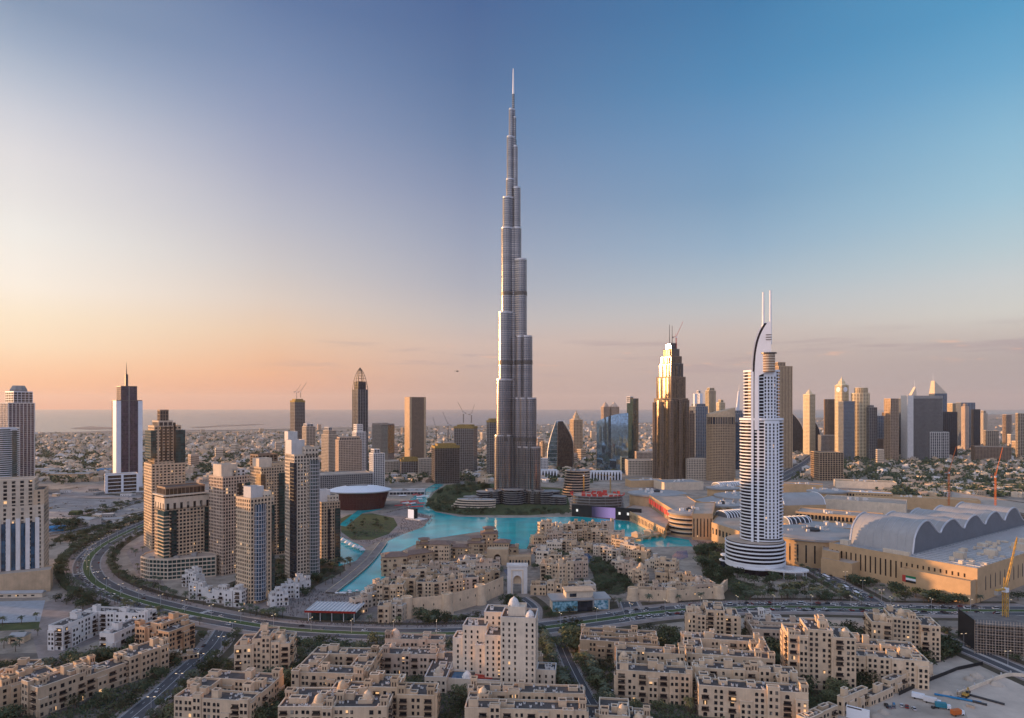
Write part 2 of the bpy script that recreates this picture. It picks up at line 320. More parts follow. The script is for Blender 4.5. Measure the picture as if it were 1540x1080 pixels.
psheet('breakwater', [(285,643.0),(330,640.3),(385,638.2),(400,638.6),(335,641.6),(300,643.6)], 2.0, islet)
psheet('shore_strip', [(300,646.8),(420,644.5),(600,640.7),(600,641.6),(420,645.6),(300,648)], 2.2, mat('beach_sand', (.50,.42,.34), .9))

# ------------------------------------------------------------------ lake and pools
lake_m = water_mat('lake_water', (.0,.43,.46), .12, .4, .35, .25)
psheet('lake', [(497,890),(540,890),(560,885),(580,868),(584,838),(640,812),(720,800),(745,815),(765,826),(792,826),(800,808),(812,795),(920,795),(935,812),(958,823),(1042,822),(1036,812),(1000,806),(975,795),(945,784),(870,777),(760,779),(690,777),(655,770),(640,758),(648,742),(668,729),(655,727),(630,741),(610,757),(618,768),(650,777),(636,793),(600,806),(575,818),(556,842),(530,866),(512,872)], .08, lake_m)
psheet('lake_inlet', [(509,852),(535,844),(549,829),(545,822),(524,812),(509,806)], .085, lake_m)
psheet('lake_channel', [(509,790),(540,766),(560,762),(575,766),(545,772),(520,792)], .085, lake_m)
pool_m = water_mat('pool_water', (.01,.10,.22), .1, .5, .15)
psheet('hotel_pool', [(1010,838),(1018,829),(1033,828),(1035,838),(1024,842)], .12, pool_m)
psheet('courtyard_pool', [(996,965),(1024,972),(1022,981),(1004,974)], .12, pool_m)
for q in ([(738,858),(745,857),(750,868),(741,870)], [(757,857),(765,856),(775,866),(764,868)], [(876,834),(884,832),(894,843),(884,846)]): psheet('garden_pool', q, .12, pool_m)
psheet('amphitheatre_lawn', [(512,780),(525,774),(560,772),(592,779),(598,790),(585,803),(560,812),(530,812),(513,800)], .06, M['lawn'])
psheet('island_park', [(648,768),(641,757),(652,742),(672,729),(750,727),(850,735),(860,770),(800,775),(700,775)], .05, M['lawn'])
psheet('plaza', [(600,765),(640,758),(655,775),(640,790),(598,804),(560,818),(548,825),(505,806),(500,790),(590,770)], .045, M['paving'])
psheet('waterfront_promenade', [(410,903),(470,884),(495,884),(494,896),(560,894),(600,890),(600,910),(545,925),(440,932),(300,926)], .05, M['paving'])
psheet('lakeside_path', [(470,884),(518,862),(548,830),(556,832),(528,868),(497,890)], .054, M['paving'])
psheet('mall_promenade', [(935,785),(975,793),(1005,805),(1040,811),(1095,820),(1098,845),(1050,826),(1040,823),(975,800)], .05, M['paving'])

# ------------------------------------------------------------------ roads
def catmull(P, k=8):
    out = []
    for i in range(len(P)-1):
        p0, p1, p2, p3 = P[max(i-1,0)], P[i], P[i+1], P[min(i+2,len(P)-1)]
        for j in range(k):
            t = j/k; out.append(tuple(.5*((2*p1[a]) + (-p0[a]+p2[a])*t + (2*p0[a]-5*p1[a]+4*p2[a]-p3[a])*t*t + (-p0[a]+3*p1[a]-3*p2[a]+p3[a])*t**3) for a in (0,1)))
    out.append(P[-1]); return out
def side(P, off):
    out = []
    for i, p in enumerate(P):
        a, b = P[max(i-1,0)], P[min(i+1,len(P)-1)]; l = hypot(b[0]-a[0], b[1]-a[1]) or 1
        out.append((p[0] - (b[1]-a[1])/l*off, p[1] + (b[0]-a[0])/l*off))
    return out
def ribbon(mb, P, o0, o1, z, m=0):
    A, B = side(P, o0), side(P, o1); n = len(P)
    mb.add([(x,y,z) for x,y in A] + [(x,y,z) for x,y in B], [(i, i+1, n+i+1, n+i) for i in range(n-1)], m)
def kerb(mb, P, o0, o1, z0, z1, m=0):
    A, B = side(P, o0), side(P, o1); n = len(P)
    vs = [(x,y,z0) for x,y in A] + [(x,y,z1) for x,y in A] + [(x,y,z1) for x,y in B] + [(x,y,z0) for x,y in B]
    fs = []
    for i in range(n-1):
        for k in range(3): fs.append((k*n+i, k*n+i+1, (k+1)*n+i+1, (k+1)*n+i))
    mb.add(vs, fs, m)
def dashes(mb, P, off, z, on=4, gap=7, w=.28):
    Q = side(P, off); acc = 0
    for i in range(len(Q)-1):
        a, b = Q[i], Q[i+1]; l = hypot(b[0]-a[0], b[1]-a[1]); t = 0
        if l < .01: continue
        while t < l:
            e = min(l, t+on)
            if (acc + t) % (on+gap) < on: mb.add([tuple(x) for x in ((a[0]+(b[0]-a[0])*q/l - (b[1]-a[1])/l*s, a[1]+(b[1]-a[1])*q/l + (b[0]-a[0])/l*s, z) for q, s in ((t,-w),(e,-w),(e,w),(t,w)))], [(0,1,2,3)])
            t += on+gap
        acc += l
ROADN = 0
def road(name, pix, half, median=0, pave=5, medmat='median', lanes=3, zo=None):
    global ROADN
    ROADN += 1; e = zo if zo is not None else -.0015*ROADN
    P = catmull([G(*q) for q in pix], 10)
    b = MB(); ribbon(b, P, half, half+pave, .115+e); ribbon(b, P, -half-pave, -half, .115+e)
    structure('pavement', b, M['paving'])
    b = MB(); ribbon(b, P, half+pave, half+pave+7, .058+e*.4); ribbon(b, P, -half-pave-7, -half-pave, .058+e*.4); structure('verge_ground', b, M['soil'])
    b = MB(); ribbon(b, P, -half, half, .09+e); structure('road', b, M['asphalt'])
    b = MB(); kerb(b, P, half-.15, half+.15, .05+e, .22+e); kerb(b, P, -half-.15, -half+.15, .05+e, .22+e)
    if median: kerb(b, P, median-.15, median+.2, .05+e, .26+e); kerb(b, P, -median-.2, -median+.15, .05+e, .26+e)
    structure('kerb', b, M['kerb'])
    if median:
        b = MB(); ribbon(b, P, -median+.15, median-.15, .2+e); structure('median_ground', b, M[medmat])
    b = MB(); lw = (half-median)/lanes
    for s in (1, -1):
        if not median:
            for k in range(1, lanes): dashes(b, P, s*(median+k*lw), .1+e, 3, 9, .11)
        ribbon(b, P, s*(half-.7)-.12, s*(half-.7)+.12, .1+e)
        if not median: continue
        ribbon(b, P, s*(median+.7)-.12, s*(median+.7)+.12, .1+e)
    if not median: ribbon(b, P, -.12, .12, .1+e)
    structure('road_markings', b, M['line'])
    return P
BLVD = road('boulevard', [(262,770),(236,781),(194,799),(152,822),(131,846),(139,872),(182,895),(250,914),(330,931),(430,946),(560,953),(680,953),(800,946),(900,933),(980,922),(1060,916),(1180,913),(1300,915),(1400,918),(1560,919)], 13.5, 3.5, 8, zo=.05)
STREET = road('street', [(338,946),(318,975),(280,1008),(240,1045),(196,1082),(140,1135)], 7.5, 0, 5, lanes=2)
EAST = road('east_road', [(1330,919),(1375,943),(1430,966),(1500,995),(1580,1030)], 9, .8, 3, 'kerb', lanes=2)
MALLRD = road('mall_road', [(1205,846),(1240,866),(1275,885),(1322,911)], 9, 0, 3, lanes=2)
PALMAV = road('palm_avenue', [(838,952),(850,985),(872,1030),(905,1090)], 5, 0, 7, lanes=1)
GATERD = road('gate_road', [(797,940),(800,915),(782,899)], 6, 0, 3, lanes=1)
UNDER = road('underpass_road', [(955,928),(945,905)], 8, 0, 3, lanes=2)
HIGHWAY = road('highway', [(-40,722),(60,720),(160,718),(260,716),(360,712)], 22, 2, 4, 'soil', lanes=4)
HIGHWAY2 = road('highway', [(1130,738),(1180,716),(1215,696),(1235,680),(1260,665)], 18, 2, 4, 'soil', lanes=4)
LOCAL = road('service_road', [(40,800),(100,786),(170,765),(225,748)], 5, 0, 2, lanes=1)
LOCAL2 = road('service_road', [(-20,815),(90,802),(170,784),(230,768)], 5, 0, 2, lanes=1)
VILLARD = road('district_road', [(470,712),(430,690),(385,668),(370,660)], 12, 1, 3, 'soil', lanes=2)
VILLARD2 = road('district_road', [(1385,730),(1400,705),(1410,690)], 8, 1, 3, 'soil', lanes=2)
psheet('parking_lot', [(60,745),(150,728),(165,742),(225,742),(225,765),(120,790),(60,800)], .016, M['lotgrey'])
psheet('sand_yard', [(1210,1090),(1330,1030),(1440,985),(1475,1000),(1560,1040),(1560,1110),(1210,1110)], .02, M['yard'])
psheet('excavation_floor', [(1440,1045),(1520,1015),(1600,1035),(1600,1100),(1460,1090)], .036, mat('pale_sand', (.55,.46,.38), .95, var=.2, scale=.05))
psheet('street_lawn', [(816,918),(850,905),(930,905),(935,915),(880,925),(830,930)], .04, M['lawn'])
psheet('hotel_garden', [(1045,830),(1095,820),(1105,870),(1150,885),(1120,905),(1080,900),(1065,870)], .04, M['soil'])
psheet('garden', [(885,842),(905,838),(935,862),(958,885),(930,895),(900,893)], .04, M['soil'])
psheet('forecourt', [(545,925),(640,945),(760,940),(790,925),(790,905),(740,915),(620,935)], .035, M['paving'])
for q in ([(820,965),(868,960),(930,1090),(850,1090)], [(160,985),(200,975),(130,1000),(100,1000)], [(380,1040),(450,1010),(480,1090),(380,1090)], [(1190,1010),(1300,990),(1400,1000),(1330,1030),(1200,1085)]): psheet('garden', q, .025, M['soil'])

psheet('courtyard_paving', [(-60,985),(330,975),(340,990),(1000,975),(1450,975),(1475,1000),(1300,1095),(1290,1300),(-600,1300)], .012, mat('courtyard_paving', (.13,.112,.095), .95, var=.5, scale=.09))
psheet('quarter_paving', [(555,932),(584,874),(587,842),(641,816),(718,806),(738,818),(765,830),(792,830),(802,812),(815,799),(920,799),(934,816),(960,828),(1090,885),(1080,905),(800,915)], .03, mat('quarter_paving', (.26,.215,.175), .95, var=.4, scale=.12))
rq = random.Random(21)
for k in range(60):
    px, py = rq.uniform(50, 225), rq.uniform(728, 806); w = rq.uniform(8, 40); h = rq.uniform(.6, 2.6)
    if k % 3: psheet('lot_surface', [(px-w, py), (px-w*.4, py-h), (px+w, py-h*.5), (px+w*.5, py+h)], .018+k*.0006, M[rq.choice(('lotgrey','yard','paving','yard','asphalt','soil'))])
for k in range(26):
    px, py = rq.uniform(880, 1420), rq.uniform(690, 735); w = rq.uniform(12, 40); h = rq.uniform(.8, 2.5)
    psheet('lot_surface', [(px-w, py), (px-w*.4, py-h), (px+w, py-h*.5), (px+w*.5, py+h)], .024+k*.0012, M[rq.choice(('lotgrey','yard','paving','yard','asphalt'))])

def crossing(P, i, label=None):
    (ax, ay), (bx, by) = P[i], P[i+1]; l = hypot(bx-ax, by-ay); ux, uy = (bx-ax)/l, (by-ay)/l; b = MB()
    for k in range(-9, 10): 
        if abs(k) < 3: continue
        b.obox(ax-uy*k*1.65, ay+ux*k*1.65, ux, uy, 4.5, .9, .135, .147)
    structure('zebra_markings', b, M['line'])
crossing(BLVD, 46); crossing(BLVD, 76); crossing(BLVD, 120)
psheet('fountain_court', [(-20,905),(68,903),(60,935),(-20,940)], .05, mat('pale_blue_paving', (.34,.37,.40), .6, var=.2, scale=.2))
psheet('fountain_lawn', [(-20,938),(60,935),(58,946),(-20,950)], .05, M['lawn'])

psheet('tower_garden', [(316,888),(372,866),(372,845),(400,838),(478,848),(512,842),(520,858),(470,884),(410,903)], .034, M['soil'])
psheet('tower_forecourt', [(190,830),(215,812),(236,845),(250,890),(290,912),(270,918),(215,885)], .034, M['paving'])
psheet('corner_plaza', [(175,905),(215,902),(290,925),(330,940),(300,965),(250,950),(190,940)], .034, M['paving'])
psheet('cinema_plaza', [(45,940),(70,905),(120,890),(165,905),(185,935),(180,950),(60,1000)], .033, M['paving'])
# ------------------------------------------------------------------ building machinery
def unit_window(arch=False):
    b = MB()
    if arch:
        pts = [(-.5,0),(.5,0),(.5,.72)] + [(.5*cos(a), .72+.28*sin(a)) for a in (pi*.2,pi*.5,pi*.8)] + [(-.5,.72)]
    else: pts = [(-.5,0),(.5,0),(.5,1),(-.5,1)]
    n = len(pts)
    b.add([(x,-.03,z) for x,z in pts] + [(x,.1,z) for x,z in pts], [tuple(range(n))] + [(i+n,(i+1)%n+n,(i+1)%n,i) for i in range(n)], 0)
    b.box(-.54, .54, -.16, .02, -.09, -.01, 1, True)
    return b
WIN, WINA = unit_window(), unit_window(True)
_wm = {}
def win_mesh(pm, wm, arch=False):
    k = (pm.name, wm.name, arch)
    if k not in _wm: _wm[k] = (WINA if arch else WIN).mesh('window', [pm, wm])
    return _wm[k]
class B:
    """one building: an Empty with a mesh child per part; windows become children of their own"""
    def __init__(s, name, label, cat, loc, rz=0, group=None):
        s.o = empty(name, (loc[0], loc[1], 0), rz, label, cat, group); s.loc = loc; s.rz = rz; s.parts = {}; s.win = []; s.extra = []; s.top = None
    def p(s, name, m):
        k = (name, m.name)
        if k not in s.parts: s.parts[k] = (MB(), m)
        return s.parts[k][0]
    def world(s, x, y): c, q = cos(s.rz), sin(s.rz); return (s.loc[0]+x*c-y*q, s.loc[1]+x*q+y*c)
    def sees(s, x, y, nx, ny):
        wx, wy = s.world(x, y); c, q = cos(s.rz), sin(s.rz); gx, gy = nx*c-ny*q, nx*q+ny*c
        l = hypot(wx, wy) or 1; return (gx*(-wx) + gy*(-wy))/l > -.12
    def done(s, pane=None, sill=None, most=100):
        vs = [v for mb, _ in s.parts.values() for v in mb.v]
        if vs: footprint_log.append((s.loc[0], s.loc[1], s.rz, min(v[0] for v in vs), max(v[0] for v in vs), min(v[1] for v in vs), max(v[1] for v in vs)))
        for (nm, _), (mb, m) in s.parts.items():
            if mb.v: mb.build(nm, m, s.o)
        if s.win:
            pane = pane or M['pane']; sill = sill or M['sand_wall']
            def dist(w): x, y = s.world(w[0], w[1]); return hypot(x, y, HC - w[2])
            ws = sorted(s.win, key=dist); one = most if len(ws) > most else len(ws)
            for x, y, z, w, h, a, ar in ws[:one]:
                link('window', win_mesh(pane, sill, ar), s.o, (x, y, z), a, (w, 1, h))
            if ws[one:]:
                b = MB()
                for x, y, z, w, h, a, ar in ws[one:]:
                    src = WINA if ar else WIN; c, q = cos(a), sin(a); base = len(b.v)
                    b.v.extend((x + vx*w*c - vy*q, y + vx*w*q + vy*c, z + vz*h) for vx, vy, vz in src.v)
                    b.f.extend(tuple(i+base for i in f) for f in src.f); b.mi.extend(src.mi)
                tag(b.build('window', [pane, sill], s.o), kind='stuff')
        return s
footprint_log = []
def blocked(x, y, mg=2.0):
    for cx_, cy_, rz, x0, x1, y0, y1 in footprint_log:
        dx, dy = x-cx_, y-cy_
        if dx*dx+dy*dy > 90000: continue
        c, s = cos(rz), sin(rz); u, v = dx*c+dy*s, -dx*s+dy*c
        if x0-mg < u < x1+mg and y0-mg < v < y1+mg: return True
    return False
def edges(P):
    n = len(P)
    for i in range(n):
        a, b = P[i], P[(i+1) % n]; l = hypot(b[0]-a[0], b[1]-a[1])
        if l > .05: yield a, b, l, ((b[0]-a[0])/l, (b[1]-a[1])/l), ((b[1]-a[1])/l, -(b[0]-a[0])/l)
def g_grid(T, P, z0, z1, fh=4, bay=4, slab=.9, pier=1.1, out=.45, wall='sand_wall', gl='glz_dark', roof='roof', par=1.6, name='facade_cladding', corner=0):
    """curtain glazing behind a real grid of floor bands and piers"""
    T.p('glazing', M[gl]).prism(P, z0, z1)
    f = T.p(name, M[wall]); O = offset(P, out); n = max(1, round((z1-z0)/fh)); h = (z1-z0)/n
    if slab:
        for k in range(n): f.prism(O, z0+k*h - (0 if k == 0 else slab/2), z0+k*h+slab/2 + (slab/2 if k == 0 else 0), bottom=True)
    if pier:
        for a, b, l, u, nn in edges(P):
            if not T.sees((a[0]+b[0])/2, (a[1]+b[1])/2, *nn): continue
            k = max(1, round(l/bay)); 
            for i in range(k+1):
                t = l*i/k; w = pier*(1 + corner*(i in (0, k)))
                f.obox(a[0]+u[0]*t+nn[0]*(out/2-.06), a[1]+u[1]*t+nn[1]*(out/2-.06), u[0], u[1], w, out+.1, z0+.02, z1+.06)
    f.rim(O, z1-slab/2, z1+par, .5); T.p('roof', M[roof]).prism(offset(P, -.2), z1, z1+.25)
def g_wall(T, P, z0, z1, fh=4, bay=3.4, ww=1.5, wh=1.9, wall='sand_wall', roof='roof', par=1.4, skip=None, arch=False, name='wall', sill=.95):
    """solid wall with punched windows, each a part"""
    f = T.p(name, M[wall]); f.prism(P, z0, z1); f.rim(P, z1, z1+par, .5); T.p('roof', M[roof]).prism(offset(P, -.45), z1, z1+.2)
    n = max(1, round((z1-z0)/fh)); h = (z1-z0)/n
    for a, b, l, u, nn in edges(P):
        if l < 2 or not T.sees((a[0]+b[0])/2, (a[1]+b[1])/2, *nn): continue
        k = max(1, int(l/bay)); s = l/k; ang = atan2(nn[0], -nn[1])
        for i in range(k):
            for j in range(n):
                if skip and skip(i, k, j, n, nn): continue
                t = s*(i+.5); T.win.append((a[0]+u[0]*t, a[1]+u[1]*t, z0+j*h+sill, min(ww, s*.7), wh, ang, arch and j == n-1))
def place(px0, px1, pyb, rel, ratio):
    """footprint width, depth, centre and heading of a tower seen between two photo columns with its foot at a photo row"""
    d = depth(pyb); wpx = (px1-px0)*d/F; r = radians(rel); w = wpx/(cos(r) + ratio*sin(abs(r))); az = atan2((px0+px1)/2-CX, F)
    dp = w*ratio; dc = d + (w*sin(abs(r)) + dp*cos(r))/2
    return w, dp, ((px0+px1)/2-CX)/F*dc, dc, r-az, d
def tower(name, label, px0, px1, pyb, pyt, rel=25, ratio=1.0, style='grid', crown=(), cat='tower', group=None, win_most=100, base=None, fin=True, **k):
    w, dp, x, y, rz, d = place(px0, px1, pyb, rel, ratio)
    T = B(name, label, cat, (x, y), rz, group); T.w, T.dp, T.d, T.dc = w, dp, d, y
    T.top = Zat(pyt, y); R = lambda fx0, fx1, fy0, fy1: rect((fx0-.5)*w, (fx1-.5)*w, (fy0-.5)*dp, (fy1-.5)*dp)
    T.R = R
    fn = {'grid': g_grid, 'wall': g_wall}[style]
    fn(T, R(0,1,0,1), 0, T.top, **k)
    for c in crown:
        fx0, fx1, fy0, fy1, za, zb = c[:6]; kk = dict(k); st = style
        if len(c) > 6: kk = dict(c[6]); st = kk.pop('style', 'grid')
        {'grid': g_grid, 'wall': g_wall}[st](T, R(fx0,fx1,fy0,fy1), Zat(za, y) if za > 100 else T.top + za, Zat(zb, y), **kk)
    if fin: T.done(sill=M[k.get('wall', 'sand_wall')], most=win_most)
    return T
def mast(T, x, y, z0, z1, r0, r1, m='ltmetal', name='mast', n=8):
    b = MB(); b.tube((x,y,z0), (x,y,z1), r0, r1, n); return b.build(name, M[m], T.o)
def rnd_clutter(T, P, z, rng, k=4, m='grey_wall'):
    xs = [p[0] for p in P]; ys = [p[1] for p in P]; done = []
    for _ in range(k*3):
        x, y = rng.uniform(min(xs), max(xs))*.7, rng.uniform(min(ys), max(ys))*.7; w, d, h = rng.uniform(2,6), rng.uniform(2,5), rng.uniform(1.5,4.5)
        if len(done) >= k or any(abs(x-a) < (w+c)/2+.3 and abs(y-b) < (d+e)/2+.3 for a, b, c, e in done): continue
        done.append((x, y, w, d)); b = MB(); b.box(-w/2, w/2, -d/2, d/2, .3, h); b.rim(rect(-w/2, w/2, -d/2, d/2), h, h+.3, .3); b.build('roof_unit', M[m], T.o, (x, y, z))
# ------------------------------------------------------------------ the tall stepped tower in the middle
def spire_tower():
    D = 1262.0; x = (772-CX)/F*D
    T = B('supertall_tower', 'immensely tall stepped silver tower tapering to a needle spire', 'skyscraper', (x, D))
    mpp = D/F; zz = lambda py: Zat(py, D)
    def stadium(ang, L, r, n=6):
        """plan of one wing tier: a row of half-round bays along both sides, ending in a round nose"""
        c, s = cos(ang), sin(ang); st = 1.55*r*.62; q = r*.7; k = max(1, int((L - r)/st)); loc = []
        th = math.acos(min(1, st/2/q)) if k > 1 else .5
        cx_ = [L - r - i*st for i in range(k)]
        def bay(x0, sg):
            a0, a1 = (pi+.45, 2*pi-.45) if sg < 0 else (.45, pi-.45); return [(x0 + q*.98*cos(a0+(a1-a0)*i/n), sg*(r-q*.86) + q*sin(a0+(a1-a0)*i/n)) for i in range(n+1)]
        for x0 in reversed(cx_[1:]): loc += bay(x0, -1)
        loc += [(L - r + r*cos(-pi/2+.12+(pi-.24)*i/10), r*sin(-pi/2+.12+(pi-.24)*i/10)) for i in range(11)]
        for x0 in cx_[1:]: loc += bay(x0, 1)
        loc += [(-r*.4, r*.8), (-r*.4, -r*.8)]
        return [(px*c - py*s, px*s + py*c) for px, py in loc]
    steel = skin_mat
    def wing(nm, ang, tiers, cosf):
        for ext, pyt, r in tiers:
            z1 = zz(pyt); L = ext*mpp/cosf; b = MB(); P = stadium(ang, max(L, r*1.05), r)
            b.prism(P, 0, z1); o = b.build(nm, skin_mat, T.o)
            f = MB()
            for a, q, l, u, nn in edges(P):                                   # vertical fins
                if l > .9: f.obox(a[0]+nn[0]*.1, a[1]+nn[1]*.1, u[0], u[1], .26, .5, 20, z1-1.2)
            f.rim(offset(P, .25), z1-.6, z1+2.2, .6); f.build('fin', M['finsteel'], o)
            for pb in (348, 443, 546, 660):
                if zz(pb) < z1-8:
                    g = MB(); h = 3.6 if pb > 400 else 4.5; g.prism(offset(P, .75), zz(pb)-h, zz(pb)+h, bottom=True); g.build('mechanical_floor_band', M['steel2'], o)
    wing('wing_tier', radians(209), [(40,735,13),(27,655,12.5),(24,572,12),(21,472,11.5),(17,346,10.5),(15,300,8.5),(10,272,7.2),(9,208,5.6),(6,166,3.9)], cos(radians(29)))
    wing('wing_tier', radians(-30), [(44,735,13),(39,672,12.5),(33,600,12),(27,508,11.5),(19,393,10.5),(11,345,9),(10,285,8),(6,222,5.2),(4,178,3)], cos(radians(30)))
    wing('wing_tier', radians(92), [(45,715,13),(36,640,12.5),(28,540,12),(20,430,11),(12,320,9)], 1)
    b = MB(); n = 12
    for r, pa, pb in ((15,770,345),(9,345,285),(6.5,285,210),(4,210,165),(2.4,165,141)):
        b.lathe(0, 2, [(r, zz(pa)), (r, zz(pb))], n)
    b.build('core', skin_mat, T.o)
    b = MB(); b.lathe(0, 2, [(1.9, zz(141)), (1.3, zz(120)), (.9, zz(103)), (.1, zz(102))], 8); b.build('spire', M['white'], T.o)
    # low glazed pavilions round the foot
    for a, L, r, h in ((205, 74, 17, 22), (-22, 78, 17, 22), (205, 100, 12, 12), (-22, 105, 12, 12), (270, 46, 20, 24)):
        b = MB(); P = stadium(radians(a), L, r); b.prism(P, 0, h); o = b.build('entrance_pavilion', M['glz_dark'], T.o)
        f = MB()
        for k in range(int(h/4)+1): f.prism(offset(P, .5), k*4+2.6, k*4+3.5, bottom=True)
        f.build('floor_band', M['grey_wall'], o)
    T.done()
def skin():
    m = bpy.data.materials.new('steel_and_glass_skin'); m.use_nodes = True; t = m.node_tree; p = t.nodes['Principled BSDF']
    p.inputs['Metallic'].default_value = .88; p.inputs['Roughness'].default_value = .2
    tc = t.nodes.new('ShaderNodeTexCoord'); s = t.nodes.new('ShaderNodeSeparateXYZ'); t.links.new(tc.outputs['Object'], s.inputs[0])
    a = t.nodes.new('ShaderNodeMath'); a.operation = 'DIVIDE'; a.inputs[1].default_value = 4.1; t.links.new(s.outputs[2], a.inputs[0])
    fr = t.nodes.new('ShaderNodeMath'); fr.operation = 'FRACT'; t.links.new(a.outputs[0], fr.inputs[0])
    g = t.nodes.new('ShaderNodeMath'); g.operation = 'GREATER_THAN'; g.inputs[1].default_value = .62; t.links.new(fr.outputs[0], g.inputs[0])
    fl = t.nodes.new('ShaderNodeMath'); fl.operation = 'FLOOR'; t.links.new(a.outputs[0], fl.inputs[0])
    wn = t.nodes.new('ShaderNodeTexWhiteNoise'); wn.noise_dimensions = '1D'; t.links.new(fl.outputs[0], wn.inputs['W'])
    mr_ = t.nodes.new('ShaderNodeMapRange'); t.links.new(wn.outputs['Value'], mr_.inputs[0]); mr_.inputs[3].default_value = .8; mr_.inputs[4].default_value = 1.15
    mx = t.nodes.new('ShaderNodeMixRGB'); t.links.new(g.outputs[0], mx.inputs[0]); mx.inputs[1].default_value = (.125,.13,.15,1); mx.inputs[2].default_value = (.34,.315,.29,1)
    m2 = t.nodes.new('ShaderNodeMixRGB'); m2.blend_type = 'MULTIPLY'; m2.inputs[0].default_value = 1; t.links.new(mx.outputs[0], m2.inputs[1]); t.links.new(mr_.outputs[0], m2.inputs[2])
    t.links.new(m2.outputs[0], p.inputs['Base Color']); return m
skin_mat = skin()
spire_tower()

# ------------------------------------------------------------------ round white hotel tower with a sail crown
def ccw(P): return P if sum(P[i-1][0]*P[i][1] - P[i][0]*P[i-1][1] for i in range(len(P))) > 0 else P[::-1]
def sail_hotel():
    D = depth(866)+22; x = (1145-CX)/F*D; zz = lambda py: Zat(py, D); m = D/F
    T = B('hotel_tower', 'white banded hotel tower with curved sail crown, twin masts and drum podium', 'hotel', (x, D), radians(-20))
    def lens(rx, ry, n=28): return ellipse(0, 0, rx, ry, n)
    wh, gl = T.p('balcony_band', M['white']), T.p('glazing', M['glz_deep'])
    def banded(P, z0, z1, fh, h, out, wm='balcony_band'):
        gl.prism(P, z0, z1); k = int((z1-z0)/fh)
        for i in range(k+1): T.p(wm, M['white']).prism(offset(P, out), z0+i*fh, z0+i*fh+h, bottom=True)
    banded(ellipse((1136-1145)*m, 0, 42*m, 40*m, 40), 7, zz(812), 4.1, 1.55, 1.1, 'podium_band'); gl.prism(ellipse((1136-1145)*m, 0, 40*m, 38*m, 40), 0, 7)
    T.p('podium_roof', M['beige_roof']).prism(ellipse((1136-1145)*m, 0, 41*m, 39*m, 40), zz(812), zz(812)+.5)
    T.p('podium_band', M['white']).prism(ellipse((1136-1145)*m, 0, 43*m, 41*m, 40), 6.5, 12, bottom=True)
    # shaft: two tiers of curved balconies and a flat punched face
    banded(lens(29*m, 22*m), zz(815), zz(632), 3.55, 1.15, 1.4); banded(lens(24*m, 19*m), zz(632), zz(560), 3.55, 1.05, 1.2)
    wh.prism(offset(lens(29*m, 22*m), 1.7), zz(632), zz(632)+2.5, bottom=True); wh.prism(offset(lens(24*m, 19*m), 1.4), zz(560), zz(560)+2.2, bottom=True)
    # punched white face following the curve of the shaft
    for (rx, ry, za, zb) in ((29*m, 22*m, zz(806), zz(634)), (24*m, 19*m, zz(630), zz(562))):
        A = [math.acos(-.1 + .82*i/8)*-1 for i in range(9)][::-1]; A = sorted(-math.acos(min(1, .12 + .66*i/8)) for i in range(9))
        o_ = [((rx+1.9)*cos(a), (ry+1.9)*sin(a)) for a in A]; n_ = [((rx-3)*cos(a), (ry-3)*sin(a)) for a in reversed(A)]
        P = ccw(o_ + n_); T.p('punched_wall', M['white']).prism(P, za, zb+1)
        for j in range(int((zb-za)/3.55)):
            for i in range(4):
                q = (i+.5)/4*8; k = int(q); f_ = q-k; x_, y_ = o_[k][0]*(1-f_)+o_[k+1][0]*f_, o_[k][1]*(1-f_)+o_[k+1][1]*f_; dx_, dy_ = o_[k+1][0]-o_[k][0], o_[k+1][1]-o_[k][1]
                T.win.append((x_, y_, za+j*3.55+.7, 1.7, 2.3, atan2(dy_, dx_), False))
    # white and plum vertical ribs
    for xa, xb, mt, nm, y0 in ((-14.5*m,-11*m,'white','rib',-23.4*m), (-10.7*m,-6.0*m,'glz_deep','rib_glazing',-22.6*m), (-6.2*m,-3.2*m,'white','rib',-23.4*m)):
        b = MB(); b.box(xa, xb, y0, 0, 0, zz(560 if nm == 'rib' else 566)); b.build(nm, M[mt], T.o)
    # sail: curved blades rising from the front of the shaft
    top, bot = zz(487), zz(646)
    def blade(nm, mt, y0, y1, xa, xb, xr, tp):
        pts = []
        for i in range(25):
            t = i/24; z = bot + (tp-bot)*t; pts.append((xa*m + (xb-xa)*m*(t**6.5), z))
        b = MB(); vs = []
        for y in (y0, y1): vs += [(px_, y, pz) for px_, pz in pts] + [(xr, y, tp), (xr, y, zz(558)), (-4*m, y, zz(566)), (-4*m, y, bot)]
        q = len(pts)+4; fs = [tuple(range(q))[::-1], tuple(range(q, 2*q))] + [(i, (i+1) % q, (i+1) % q+q, i+q) for i in range(q)]
        b.add(vs, fs); return b.build(nm, M[mt], T.o)
    blade('sail', 'white', -24.2*m, -22.4*m, -9.8, 9.2, 13.2*m, top); blade('sail_core', 'glz_deep', -22.3*m, -19*m, -12.6, 3.8, 11*m, top-1.5); blade('sail', 'white', -18.9*m, -17*m, -14.6, 2.0, 9*m, top-.5)
    P = ellipse(9.5*m, -20*m, 9*m, 7*m, 20); T.p('crown_drum', M['brown_stone']).prism(P, zz(561), zz(534))
    for k in range(7): T.p('crown_louvre', M['pale_wall']).prism(offset(P, .4), zz(559)+k*2.7, zz(559)+k*2.7+.9, bottom=True)
    T.p('crown_roof', M['steel2']).prism(ellipse(9.5*m, -20*m, 11.5*m, 9*m, 20), zz(534), zz(532), bottom=True)
    for k in range(3): b = MB(); b.box(6*m, 13.8*m, -24.9*m, -24.22*m, zz(514)+k*2.6, zz(514)+k*2.6+.8, bottom=True); b.build('sail_fin', M['steel2'], T.o)
    mast(T, 2.5*m, -20*m, zz(505), zz(443), 1.5, 1.0, 'white'); mast(T, 12.2*m, -20*m, zz(520), zz(441), 1.5, 1.0, 'white')
